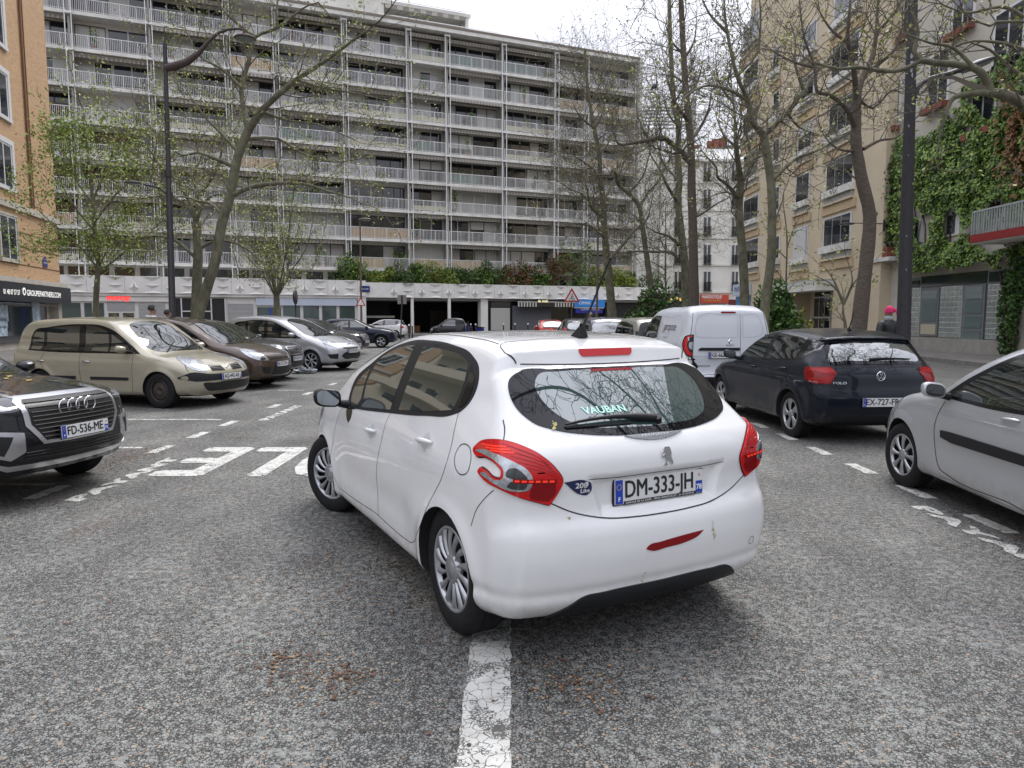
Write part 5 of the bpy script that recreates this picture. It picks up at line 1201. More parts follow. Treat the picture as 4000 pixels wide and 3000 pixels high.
    b_ = [c.proj(.1+.36*i/8, 1.098, 'B', .010)[0] for i in range(9)]; w.tube(b_, .007, 5, 0)
    w.build('rear_wiper', [M_plas], rt)
    bl = c.patch('brake_lamp', [(.172,1.452,1),(.172,1.44),(.160,1.418),(.15,1.414,1),(-.15,1.416,1),(-.162,1.425),(-.168,1.452,1)], M_red, 'B', off=.008, cell=.06, per=3, skirt=.012)
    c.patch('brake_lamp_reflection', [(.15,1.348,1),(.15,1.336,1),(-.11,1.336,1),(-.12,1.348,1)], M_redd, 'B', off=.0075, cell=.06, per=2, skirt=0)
    c.patch('trim_strip', [(.178,1.052,1),(.12,1.038),(-.12,1.038),(-.178,1.052,1),(0,1.053)], mat('trim_grey', (.30,.31,.32), .25, .8), 'B', off=.008, cell=.06, skirt=.01, per=4)
    p, n = c.proj(0, 1.045, 'B', .0095); text('trim_lettering', 'PEUGEOT', M_chr, rt, frame_M(p, (0,-1,0), Vector((.3,0,1))), size=.013, fit=.17)
    # emblem: a standing cat-like figure of bright metal (outline simplified)
    L = [(-.25,.42),(-.12,.48),(.02,.50),(.16,.44),(.24,.30),(.30,.12),(.28,-.05),(.34,-.18),(.42,-.30),(.44,-.46),(.30,-.48),(.30,-.38),(.20,-.28),(.10,-.22),(-.02,-.20),(-.08,-.34),(.02,-.48),(-.22,-.50),(-.24,-.42),(-.16,-.36),(-.14,-.20),(-.10,-.05),(-.22,-.02),(-.38,-.10),(-.42,-.02),(-.28,.08),(-.14,.12),(-.30,.18),(-.44,.12),(-.40,.22),(-.24,.28),(-.34,.34)]
    m = MB(); p, n = c.proj(-.03, .952, 'B', .0); Mx = frame_M(p, (0,-1,0), (.03,0,1))
    m.prism([(x*.078, y*.092) for x, y in L], 'z', .002, .012, 0); m.xf(Mx); m.build('badge', [M_chr], rt)
    # small dark drop-shaped sticker
    p, n = c.proj(.463, .842, 'B', .0035); Mx = frame_M(p, (0,-1,0), (0,0,1))
    m = MB(); dr = catmull([(-.078,.036,1),(.03,.036),(.062,.018),(.064,-.012),(.040,-.034),(.012,-.030)], 6, True); m.add([(a, b, 0) for a, b in dr], [tuple(range(len(dr)))], 0); m.xf(Mx)
    st = m.build('sticker', [mat('sticker_navy', (.012,.016,.07), .4)], rt); c.wrap(st, 'B', .003)
    for q_ in (fat_text('sticker_lettering', '208', M_white, st, Mx @ Matrix.Translation((.010,.014,.001)), fat=.001, size=.034, fit=.06),
      fat_text('sticker_lettering', 'Like', M_white, st, Mx @ Matrix.Translation((.030,-.012,.001)), fat=.0006, size=.028, fit=.045)): c.wrap(q_, 'B', .0045)
    number_plate(rt, (-.618,-.012,.797), (0,-1,0), (.04,0,1), 'DM-333-JH', '78', foot='GARAGE DE LA GARE - 78540 VERNOUILLET - 01 39 28 00 69', w=.545, h=.118)
    # seams at the back
    m = MB()
    hs = [(0,.678),(.143,.680),(.356,.697),(.503,.738),(.60,.785)]
    c.seam(m, [(-a, b) for a, b in hs[::-1][:-1]]+hs, 'B', .006)
    c.seam(m, [(-.52,1.385),(-.3,1.378),(0,1.375),(.3,1.378),(.52,1.385)], 'B', .006)
    for s in (1, -1): c.seam(m, [(-.16,.54*s),(-.13,.57*s),(-.06,.565*s),(.0,.545*s),(.02,.50*s)], 'T', .005)
    c.seam(m, [(.02,.50),(.035,.3),(.04,0),(.035,-.3),(.02,-.5)], 'T', .005)
    for s in (1,-1): c.seam(m, [(2.3,.64*s),(1.6,.57*s),(.9,.55*s),(.02,.545*s)], 'T', .006)
    c.seam(m, [(-.635+.022*math.cos(i*.785), .435+.022*math.sin(i*.785)) for i in range(8)], 'B', .003, closed=True)
    m.build('panel_gaps', [M_gapm], rt, fix=False)
    m = MB()  # ledge shadow above the plate, drawn as a thin dark line
    c.seam(m, [(.42,.880),(.36,.876),(0,.874),(-.36,.876),(-.42,.880)], 'B', .0035); m.build('plate_ledge_shadow', [M_gapm], rt, fix=False)
    c.patch('fog_lamp', [(.125,.528),(.11,.541),(.04,.549),(-.10,.560),(-.235,.566,1),(-.20,.543),(-.12,.524),(0,.516),(.10,.515)], M_redd, 'B', off=.004)
    bb = [(0,.345),(.33,.343),(.46,.332),(.515,.297),(.60,.235,1),(.3,.215),(0,.212)]
    c.patch('bumper_insert', bb+[(-a, b)+tuple(r) for a, b, *r in bb[::-1][1:-1]], M_plas, 'B', off=.010, skirt=.02)
    # windscreen, bonnet gap, grille on the far side
    ws = [(1.32,.0),(1.34,.40),(1.42,.56),(1.70,.64),(2.10,.70),(2.42,.70),(2.50,.45),(2.53,0)]
    c.patch('windscreen', ws+[(a,-b) for a, b in ws[::-1][1:-1]], M_glass, 'T', off=.005, cell=.08)
    c.patch('grille', [(0,.60),(.35,.60),(.42,.52),(.38,.40),(0,.38),(-.38,.40),(-.42,.52),(-.35,.60)], M_plas, 'F', off=.006)
    # aerial
    a = MB(); b0, n = c.proj(.06, .02, 'T', 0)
    a.add([(b0.x+.055,b0.y+.028,b0.z-.003),(b0.x-.05,b0.y+.03,b0.z-.003),(b0.x-.05,b0.y-.03,b0.z-.003),(b0.x+.055,b0.y-.028,b0.z-.003),(b0.x-.012,b0.y+.013,b0.z+.055),(b0.x-.045,b0.y+.013,b0.z+.055),(b0.x-.045,b0.y-.013,b0.z+.055),(b0.x-.012,b0.y-.013,b0.z+.055)],
          [(0,1,5,4),(1,2,6,5),(2,3,7,6),(3,0,4,7),(4,5,6,7)], 0)
    a.tube([(b0.x-.03,b0.y,b0.z+.04),(b0.x-.10,b0.y,b0.z+.14),(b0.x-.29,b0.y,b0.z+.42)], [.010,.006,.004], 6, 0)
    a.build('aerial', [M_plas], rt)
    return c
car208 = build_208()
# ------------------------------------------------------------------ other cars
def sym(h): return list(h)+[(-p[0],)+tuple(p[1:]) for p in h[::-1] if abs(p[0]) > 1e-6]
def off_pts(h, dy): return [(p[0]+dy,)+tuple(p[1:]) for p in h]
def mir(h): return [(-p[0],)+tuple(p[1:]) for p in h[::-1]]
def std_plan(L0, L1, t=.0): return [(L0-.1,.90-t),(L0+.25,.965-t*.5),(L0+.6,.99),(.5,1),(1.6,1),(L1-1.1,1),(L1-.55,.97),(L1-.25,.90),(L1+.05,.78)]
def std_gplan(L0, L1): return [(L0-.1,.86),(L0+.2,.90),(L0+.6,.95),(.8,1),(1.6,1),(L1,.92)]
def std_sec(w, zb, zt, tum=.20):
    return [(.12,w*.93),(.22,w*.965),(.38,w*.985),(.55,w*.995),(.72,w),(zb-.12,w*.985),(zb,w*.95),(zb+.12,w*.90),(zb+(zt-zb)*.6,w-tum*.72),(zt-.06,w-tum),(zt+.06,w-tum-.05)]

def build_car(sp):
    c = Car(sp, sp.get('res', .03), sp['paint'], sp.get('name', 'parked_car'), sp['label'], sp.get('cat', 'car'), sp['pos'], sp['yaw'], sp.get('group'))
    rt, P = c.root, sp['paint']; L1 = max(p[0] for p in sp['side']); L0 = min(p[0] for p in sp['side'])
    fm = sp.get('frame', M_gblk); near = sp.get('near', True)
    for s in (1, -1):
        v = DV(s)
        if 'dlo' in sp:
            fr = c.patch('window_frame', sp['dlo'], fm, v, off=.003, cell=.09)
            for w_ in sp['wins']: c.patch('side_window', w_, M_glass, v, off=.006, parent=fr, cell=.09)
        m = MB(); n0 = 0
        for sm in sp.get('seams', []): c.seam(m, sm, v, sp.get('gapw', .008)); n0 = 1
        if n0: m.build('panel_gaps', [M_gapm], rt, fix=False)
        for nm, ol, mt in sp.get('sidetrim', []): c.patch(nm, ol, mt, v, off=.012, cell=.1, skirt=.02)
        for x, z in sp.get('handles', []): handle(c, x, z, s, sp.get('hmat', P), .19)
        if 'mirror' in sp:
            mx, my, mz = sp['mirror']; mirror(c, mx, my, mz, s, P, w=.19, h=.13, cap=sp.get('mcap', P))
        wv = dict(sp['wheel'])
        for x in (0, sp['wb']):
            make_wheel(rt, x, s, yface=sp['wface'], steer=sp.get('steer', 0) if x > 0 else 0, **wv)
        q = DF[s]
        if 'hl' in sp:
            h = c.patch('headlight', sp['hl'], sp.get('hlm', M_lampc), q, off=.008, cell=.06, skirt=.012)
            for ol, mt in sp.get('hl2', []): c.patch('headlight_lens', ol, mt, q, off=.012, cell=.06, parent=h)
        if 'tl' in sp:
            h = c.patch('tail_lamp', sp['tl'], sp.get('tlm', M_red), DG[s], off=.009, cell=.06, skirt=.015)
            for ol, mt in sp.get('tl2', []): c.patch('tail_lamp_lens', ol, mt, DG[s], off=.012, cell=.06, parent=h)
    for nm, ol, mt, vw in sp.get('decal', []):
        c.patch(nm, ol, mt, vw, off=sp.get('doff', {}).get(nm, .006), cell=.07, skirt=.012)
    if 'ws' in sp: c.patch('windscreen', sym(sp['ws']) if False else sp['ws']+[(a, -b)+tuple(r) for a, b, *r in sp['ws'][::-1] if abs(b) > 1e-6], M_glass, 'T', off=.005, cell=.09)
    for ln, vw in sp.get('gaps', []):
        m = MB(); c.seam(m, ln, vw, sp.get('gapw', .008)); m.build('panel_gap', [M_gapm], rt, fix=False)
    if 'plateF' in sp:
        tx, y, z, tail = sp['plateF']; p, n = c.proj(y, z, 'F', .012); number_plate(rt, (p.x+.012+sp.get('plift', 0), y, z), (0,1,0), (-.06,0,1), tx, tail, region=tail is not None)
    if 'plateB' in sp:
        tx, y, z, tail = sp['plateB']; p, n = c.proj(y, z, 'B', .012); number_plate(rt, (p.x-.012, y, z), (0,-1,0), (.06,0,1), tx, tail or '', region=tail is not None)
    if 'wipers' in sp:
        m = MB(); x0, x1, y0 = sp['wipers']
        for a, b in (((x0, y0), (x1, -.05)), ((x0, -.02), (x1, -y0+.1))):
            m.tube([c.proj(a[0]+(b[0]-a[0])*i/6, a[1]+(b[1]-a[1])*i/6, 'T', .014)[0] for i in range(7)], .011, 5)
        m.build('wiper', [M_plas], rt)
    if 'fn' in sp: sp['fn'](c)
    return c
def badge_text(c, s, y, z, view, size, m=None, fit=None):
    p, n = c.proj(y, z, view, .006); sg = 1 if view == 'F' else -1
    return c.wrap(text('badge_lettering', s, m or M_chr, c.root, frame_M(p, (0,sg,0), (0,0,1)), size=size, fit=fit), view, .005)
def diamond(c, y, z, view, h=.09, w=.07):
    p, n = c.proj(y, z, view, .004); m = MB(); sg = 1 if view == 'F' else -1
    o = [(0,h/2),(w/2,0),(0,-h/2),(-w/2,0)]; i = [(0,h*.24),(w*.2,0),(0,-h*.24),(-w*.2,0)]
    for k in range(4):
        a, b, cc, d = o[k], o[(k+1)%4], i[(k+1)%4], i[k]
        m.add([(a[0],a[1],0),(b[0],b[1],0),(cc[0],cc[1],0),(d[0],d[1],0),((a[0]+d[0])/2,(a[1]+d[1])/2,.014),((b[0]+cc[0])/2,(b[1]+cc[1])/2,.014)], [(0,1,5,4),(3,4,5,2)], 0)
    m.xf(frame_M(p, (0,sg,0), (0,0,1))); return m.build('badge', [M_chr], c.root, fix=False)
def ring_badge(c, y, z, view, r=.055, letters=True):
    p, n = c.proj(y, z, view, .006); m = MB(); sg = 1 if view == 'F' else -1
    m.lathe([(r-.007,0),(r-.004,.007),(r,.007),(r+.003,0)], 'z', n=32)
    if letters:
        def bar(a, b): 
            a, b = Vector((*a,0)), Vector((*b,0)); d = (b-a).normalized(); q = Vector((-d.y,d.x,0))*.0042; m.prism([(a-q)[:2],(b-q)[:2],(b+q)[:2],(a+q)[:2]], 'z', 0, .006)
        R_ = r-.006
        for sx in (1,-1):
            bar((-.42*R_*sx,.88*R_),(0,.12*R_)); bar((-.86*R_*sx,.42*R_),(-.42*R_*sx,-.84*R_)); bar((-.42*R_*sx,-.84*R_),(0,.0*R_))
    m.xf(frame_M(p, (0,sg,0), (0,0,1))); return m.build('badge', [M_chr], c.root, fix=False)
def four_rings(c, z, r=.055):
    for k in range(4):
        m = MB(); y = (k-1.5)*r*1.45; p, n = c.proj(y, z, 'F', 0); x = c.proj(0, z, 'F', 0)[0].x+.022
        prof = [(r+.007*math.cos(a), .006*math.sin(a)) for a in [i*math.pi/4 for i in range(9)]]
        m.lathe(prof, 'x', (x+.002*k, y, z), 32); m.build('badge_ring', [M_chr], c.root, fix=False)
def slats(c, outline_z, y0f, view='F', n=6, off=.012, m=M_chr, th=.006, name='grille_slat'):
    z0, z1 = outline_z; b = MB(); sg = 1
    for k in range(n):
        z = z0+(z1-z0)*(k+.5)/n; w = y0f(z)
        b.tube([c.proj(-w+2*w*i/8, z, view, off)[0] for i in range(9)], th, 5, 0)
    return b.build(name, [m], c.root)
row = 'cars parked in a row along the left side of the street'
rgt = 'cars parked along the right side of the street'

# -- compact estate-like people carrier (champagne)
SC = dict(wb=2.736, arch_r=.36, wz=.32, cr=.05, cf=.13, crown=.05, belt=.98, xm=1.3, wface=.868, flare=.018,
  side=[(-.66,.25,1),(-.80,.30),(-.86,.45),(-.88,.62),(-.86,.80),(-.82,1.0),(-.74,1.25),(-.62,1.47),(-.48,1.555),(-.1,1.60),(.6,1.625),(1.2,1.61),(1.62,1.555),(2.0,1.33),(2.42,1.06),(2.62,.985),(2.95,.92),(3.25,.835),(3.46,.73),(3.54,.63),(3.575,.50),(3.56,.34),(3.46,.22,1),(2.4,.20),(.5,.20)],
  sec=std_sec(.885,.98,1.58,.16), plan=std_plan(-.88,3.57), gplan=std_gplan(-.88,3.57), scoop=.012,
  dlo=[(-.33,1.0,1),(-.34,1.20),(-.25,1.36),(.1,1.43),(.5,1.475),(1.0,1.49),(1.40,1.465),(1.72,1.36),(2.04,1.15),(2.33,.965,1),(1.6,.965),(.9,.965),(.2,.975)],
  wins=[[(-.26,1.02,1),(-.28,1.20),(-.20,1.33),(.02,1.385,1),(.02,1.01,1)],[(.10,1.01,1),(.10,1.40,1),(.5,1.445),(.90,1.462,1),(.90,.995,1)],[(1.05,.995,1),(1.05,1.465,1),(1.35,1.43),(1.55,1.36,1),(1.58,1.3,1),(1.60,.995,1)],[(1.65,.995,1),(1.65,1.31,1),(1.95,1.13),(2.16,.995,1)]],
  seams=[[(.97,.96),(.96,.60),(.96,.25)],[(2.2,.93),(2.17,.6),(2.15,.23)],[(.10,.97),(.02,.80),(.12,.66)],[(3.10,.87),(3.22,.76),(3.30,.66)]],
  sidetrim=[('side_moulding',[(1.20,.535,1),(2.05,.54,1),(2.09,.515,1),(2.04,.485,1),(1.20,.48,1)],M_plas),('side_moulding',[(.25,.535,1),(.85,.54,1),(.85,.48,1),(.30,.48,1)],M_plas)],
  handles=[(1.12,.815),(.02,.81)], mirror=(2.05,.86,1.02), ws=[(1.66,0),(1.68,0.315),(1.75,0.468),(2.0,0.558),(2.35,0.63),(2.50,0.54),(2.56,0.27),(2.58,0)], wipers=(2.30,2.56,.55),
  hl=[(1.62,.905),(1.80,.90),(1.96,.84),(2.06,.745),(2.10,.665),(2.0,.66),(1.86,.70),(1.74,.78)], hl2=[([(1.84,.82),(1.90,.845),(1.96,.80),(1.95,.73),(1.88,.72),(1.83,.76)],M_silv),([(1.98,.76),(2.02,.77),(2.05,.72),(2.02,.68),(1.97,.70)],M_silv)],
  decal=[('grille',[(.40,.765,1),(.12,.745,1),(.10,.65,1),(.40,.655,1)],M_gril,'F'),('grille',[(-.40,.765,1),(-.12,.745,1),(-.10,.65,1),(-.40,.655,1)],M_gril,'F'),
         ('bumper_trim',sym([(0,.60),(.45,.605),(.80,.615),(.84,.55),(.72,.485,1),(.4,.49),(0,.49)]),M_plas,'F'),('lower_grille',sym([(0,.46),(.40,.45),(.62,.44),(.56,.34),(.3,.30),(0,.29)]),M_gril,'F')],
  wheel=dict(r=.32,wid=.2,style='steel',rim_mat=M_rust,rimr=.195))
def scn(c):
    diamond(c, 0, .70, 'F', .13, .10); slats(c, (.655,.755), lambda z: .0, n=0) if False else None
    for s in (1,-1):
        b = MB(); [b.tube([c.proj(s*(.14+.26*i/4), z, 'F', .012)[0] for i in range(5)], .005, 5) for z in (.67,.695,.72)]; b.build('grille_slat', [M_plas], c.root)
build_car(dict(SC, res=.024, paint=M_gold, hmat=M_gsil, pos=(-8.619,13.968), yaw=-17, label='champagne people carrier with a bare black front wheel in the left row', group=row, plateF=('AQ-442-AE',0,.545,'75'), fn=scn))

# -- small crossover, grey (nearest on the left)
Q2 = dict(wb=2.601, arch_r=.39, wz=.335, cr=.05, cf=.15, crown=.05, belt=1.04, xm=1.3, wface=.865, flare=.02,
  side=[(-.55,.28,1),(-.68,.36),(-.75,.55),(-.74,.80),(-.70,.98),(-.58,1.15),(-.30,1.38),(-.1,1.45),(.5,1.50),(1.0,1.50),(1.3,1.45),(1.75,1.27),(2.15,1.09),(2.6,1.04),(3.0,.985),(3.28,.925),(3.38,.87),(3.43,.72),(3.45,.55),(3.43,.42),(3.35,.29,1),(2.4,.26),(.5,.26)],
  sec=std_sec(.895,1.04,1.5,.22), plan=std_plan(-.75,3.45), gplan=std_gplan(-.75,3.45),
  dlo=[(-.2,1.12,1),(-.15,1.28),(.2,1.40),(.8,1.45),(1.2,1.42),(1.6,1.28),(1.98,1.08,1),(1.0,1.06),(.3,1.09)], wins=[[(1.0,1.08,1),(1.0,1.42,1),(1.25,1.37),(1.85,1.08,1)],[(0,1.12,1),(.05,1.30),(.4,1.39),(.9,1.42,1),(.9,1.09,1)]],
  seams=[[(2.0,1.05),(2.0,.6),(1.95,.3)]], mirror=(1.86,.85,1.06), mcap=M_gblk, ws=[(1.22,0),(1.25,0.315),(1.32,0.45),(1.6,0.54),(2.0,0.63),(2.18,0.576),(2.24,0.315),(2.26,0)], wipers=(2.02,2.22,.5),
  hl=[(1.70,1.0),(1.85,.985),(1.98,.945),(2.02,.90),(2.0,.845),(1.9,.83),(1.78,.87),(1.68,.93)], hlm=M_lampd, hl2=[([(1.75,.965),(1.90,.955),(2.0,.915),(1.90,.94)],M_lampc),([(1.80,.865),(1.92,.845),(1.99,.86),(1.93,.862),(1.83,.89)],M_lampc)],
  decal=[('grille_frame',sym([(0,.945,1),(.42,.94,1),(.50,.90,1),(.50,.71,1),(.38,.545,1),(0,.54,1)]),M_gsil,'F'),
         ('grille',sym([(0,.915,1),(.415,.91,1),(.455,.885,1),(.455,.72,1),(.355,.575,1),(0,.57,1)]),M_gril,'F'),
         ('air_intake',sym([(0,.505,1),(.55,.51,1),(.62,.47,1),(.55,.42,1),(0,.415,1)]),M_gril,'F'),
         ('intake_frame',[(.52,.66,1),(.88,.72,1),(.90,.56,1),(.62,.44,1),(.52,.50,1)],M_gsil,'F'),('intake_frame',[(-.52,.66,1),(-.88,.72,1),(-.90,.56,1),(-.62,.44,1),(-.52,.50,1)],M_gsil,'F'),
         ('skid_strip',sym([(0,.385,1),(.62,.39,1),(.70,.42,1),(.72,.40,1),(.62,.345,1),(0,.335,1)]),M_gsil,'F')],
  gaps=[([(2.35,.68),(2.8,.66),(3.15,.60),(3.27,.50)],'T'),([(2.35,-.68),(2.8,-.66),(3.15,-.60),(3.27,-.50)],'T')],
  wheel=dict(r=.335,wid=.21,style='alloy',n=5,rimr=.225,sw=.5), doff={'grille_frame':.014,'grille':.018,'intake_frame':.012})
def q2f(c):
    four_rings(c, .835, .062)
    slats(c, (.585,.90), lambda z: .44 if z > .72 else .36+.08*(z-.58)/.14, n=9, off=.020, m=M_gril, th=.007)
    for s in (1,-1): c.patch('air_intake', [(s*.60,.635,1),(s*.84,.68,1),(s*.85,.58,1),(s*.66,.485,1)], M_gril, 'F', off=.018, per=2)
    b = MB(); [b.tube([c.proj(-.52+1.04*i/8, z, 'F', .012)[0] for i in range(9)], .006, 5) for z in (.44,.465,.49)]; b.build('grille_slat', [M_gblk], c.root)
    m = MB(); rnd = random.Random(3)
    for (x, y) in ((2.55,.10),(2.42,.25),(2.72,.18)):
        p, n = c.proj(x, y, 'T', .006); m.add([p+Vector((.05*math.cos(a)*rnd.uniform(.5,1), .03*math.sin(a)*rnd.uniform(.6,1), .004*math.sin(2*a))) for a in [i*1.05 for i in range(6)]], [tuple(range(6))])
    lf = m.build('fallen_leaves', [mat('leaf_yellow', (.45,.36,.10), .6)], c.root)
build_car(dict(Q2, res=.024, paint=M_q2, plift=.03, pos=(-7.268,6.97), yaw=-11.9, label='dark grey crossover with four chrome rings on its grille, nearest on the left', group=row, plateF=('FD-536-ME',0,.625,'75'), fn=q2f))

# -- brown people carrier, later model
BR = dict(SC, plan=std_plan(-.8,3.6), side=[(-.66,.25,1),(-.78,.30),(-.82,.5),(-.80,.85),(-.70,1.2),(-.55,1.45),(-.40,1.54),(0,1.60),(.7,1.625),(1.25,1.60),(1.62,1.52),(2.1,1.27),(2.55,1.06),(2.9,.98),(3.25,.88),(3.48,.78),(3.56,.64),(3.585,.48),(3.55,.32),(3.42,.22,1),(2.4,.20),(.5,.20)],
  sidetrim=[], ws=[(1.66,0),(1.68,0.315),(1.75,0.468),(2.05,0.558),(2.45,0.63),(2.58,0.54),(2.64,0.27),(2.66,0)], wipers=(2.36,2.62,.55), mirror=(2.1,.86,1.04),
  hl=[(1.58,.90),(1.75,.91),(1.95,.83),(2.12,.71),(2.16,.66),(2.05,.655),(1.85,.69),(1.68,.78)], hl2=[([(1.72,.87),(1.85,.85),(1.98,.76),(1.90,.72),(1.78,.77)],M_silv),([(1.98,.74),(2.08,.70),(2.06,.675),(1.95,.69)],M_lampd)],
  decal=[('grille',sym([(0,.72),(.25,.715),(.42,.69,1),(.40,.665,1),(0,.68)]),M_gril,'F'),('air_intake',[(.42,.50,1),(.66,.50),(.64,.40),(.44,.36,1)],M_gril,'F'),('air_intake',[(-.42,.50,1),(-.66,.50),(-.64,.40),(-.44,.36,1)],M_gril,'F'),('lower_grille',sym([(0,.50,1),(.36,.50,1),(.40,.34,1),(0,.31,1)]),M_gril,'F'),('fog_lamp',[(.76,.41),(.81,.45),(.86,.41),(.81,.37)],M_lampd,'F'),('fog_lamp',[(-.76,.41),(-.81,.45),(-.86,.41),(-.81,.37)],M_lampd,'F')],
  wheel=dict(r=.325,wid=.2,style='alloy',n=5,rimr=.215,sw=.5))
def brf(c):
    b = MB(); [b.tube([c.proj(-.34+.68*i/6, z, 'F', .012)[0] for i in range(7)], .005, 5) for z in (.36,.39,.42,.45)]; b.build('grille_slat', [M_plas], c.root)
build_car(dict(BR, paint=M_brown, pos=(-8.826,16.745), yaw=-10.2, label='metallic brown people carrier with scratched nose beside the champagne car', group=row, plateF=('BJ-277-ZW',0,.56,'75'), fn=brf))
# -- dark grey crossover
P2 = dict(Q2, xm=1.3, side=[(-.55,.28,1),(-.68,.36),(-.74,.55),(-.72,.85),(-.62,1.1),(-.4,1.38),(-.2,1.48),(.3,1.54),(.9,1.55),(1.3,1.48),(1.75,1.27),(2.15,1.10),(2.6,1.05),(3.0,.98),(3.25,.90),(3.38,.80),(3.42,.66),(3.44,.5),(3.40,.38),(3.3,.28,1),(2.4,.24),(.5,.24)],
  hl=[(1.68,.93),(1.85,.95),(1.98,.90),(2.03,.82),(1.95,.77),(1.82,.80)], hl2=[([(1.84,.90),(1.92,.90),(1.96,.85),(1.90,.82),(1.84,.85)],M_silv)],
  decal=[('grille_frame',sym([(0,.88),(.30,.88,1),(.36,.84),(.32,.68),(.26,.66,1),(0,.65)]),M_gsil,'F'),('grille',sym([(0,.862),(.28,.862,1),(.33,.83),(.29,.70),(.24,.68,1),(0,.67)]),M_gril,'F'),('lower_grille',sym([(0,.48,1),(.60,.50,1),(.50,.36,1),(0,.34,1)]),M_gril,'F'),('skid_strip',sym([(0,.33,1),(.55,.345,1),(.60,.31,1),(0,.29,1)]),M_gsil,'F')], doff={}, gaps=[])
def p2f(c):
    b = MB(); [b.tube([c.proj(-.26+.52*i/6, z, 'F', .012)[0] for i in range(7)], .006, 5) for z in (.70,.735,.77,.805,.84)]; b.build('grille_slat', [M_gblk], c.root)
    m = MB(); p, n = c.proj(0, .77, 'F', .016); m.prism([(-.03,.05),(.02,.055),(.035,.03),(.01,.0),(.035,-.055),(.01,-.055),(-.01,-.02),(-.03,-.055),(-.04,-.05),(-.03,0)], 'z', 0, .01); m.xf(frame_M(p, (0,1,0), (0,0,1))); m.build('badge', [M_chr], c.root)
build_car(dict(P2, paint=M_dgrey, pos=(-8.975,18.692), yaw=-8.9, label='charcoal crossover with a chrome framed grille between the brown and silver cars', group=row, plateF=('BW-833-MY',0,.56,'75'), fn=p2f))
# -- silver seven-seater
C4 = dict(SC, wb=2.728, wface=.875, side=[(-.7,.25,1),(-.85,.30),(-.9,.5),(-.88,.9),(-.76,1.25),(-.6,1.5),(-.4,1.60),(.2,1.66),(.8,1.665),(1.3,1.61),(1.75,1.46),(2.2,1.24),(2.6,1.07),(2.9,.99),(3.2,.90),(3.45,.81),(3.56,.72),(3.62,.58),(3.62,.45),(3.56,.30),(3.42,.22,1),(2.4,.20),(.5,.20)], sec=std_sec(.90,1.0,1.62,.16),
  dlo=[(-.33,1.04,1),(-.34,1.20),(-.2,1.42),(.2,1.50),(.8,1.53),(1.25,1.49),(1.72,1.31),(2.2,1.07),(2.42,.985,1),(1.5,.985),(.9,.99),(.2,1.01)], wins=[[(-.2,1.05,1),(-.2,1.25),(-.05,1.40),(.25,1.46,1),(.25,1.04,1)],[(.36,1.03,1),(.36,1.48,1),(.98,1.50,1),(.98,1.02,1)],[(1.12,1.02,1),(1.12,1.49,1),(1.30,1.45),(1.52,1.36,1),(1.56,1.02,1)],[(1.64,1.02,1),(1.62,1.29,1),(2.0,1.13),(2.24,1.01,1)]], sidetrim=[], handles=[(1.15,.88),(.1,.88)],
  ws=[(1.45,0),(1.5,0.342),(1.65,0.504),(2.0,0.594),(2.42,0.657),(2.60,0.558),(2.66,0.27),(2.68,0)], wipers=(2.42,2.64,.6), mirror=(2.15,.88,1.06),
  hl=[(1.58,.97),(1.72,.96),(1.92,.90),(2.04,.82),(2.06,.75),(1.95,.735),(1.78,.77),(1.66,.86)], hl2=[([(1.78,.90),(1.88,.88),(1.94,.80),(1.86,.78),(1.78,.82)],M_silv)],
  decal=[('air_intake',sym([(0,.70,1),(.40,.715,1),(.38,.68,1),(0,.665,1)]),M_gril,'F'),('lower_grille',sym([(0,.54),(.42,.54),(.50,.47),(.40,.39),(0,.375)]),M_gril,'F'),('side_intake',[(.62,.54,1),(.82,.52,1),(.78,.40,1),(.62,.38,1)],M_gril,'F'),('side_intake',[(-.62,.54,1),(-.82,.52,1),(-.78,.40,1),(-.62,.38,1)],M_gril,'F'),('chrome_strip',sym([(0,.815,1),(.30,.80,1),(.42,.775,1),(.42,.765,1),(.28,.785,1),(0,.80,1)]),M_chr,'F')],
  wheel=dict(r=.33,wid=.21,style='alloy',n=7,rimr=.225,sw=.46,twist=.1))
def c4f(c):
    m = MB(); p, n = c.proj(0, .80, 'F', .01)
    for dz in (0, .045): m.prism([(-.075,-.03+dz),(0,.02+dz),(.075,-.03+dz),(.075,-.012+dz),(0,.042+dz),(-.075,-.012+dz)], 'z', 0, .012)
    m.xf(frame_M(p, (0,1,0), (0,0,1))); m.build('badge', [M_chr], c.root)
build_car(dict(C4, paint=M_sil, res=.026, pos=(-8.244,22.65), yaw=-20.8, label='silver seven-seat car with a double chevron badge, angled in the left row', group=row, plateF=('CW-591-GM',0,.60,None), fn=c4f))
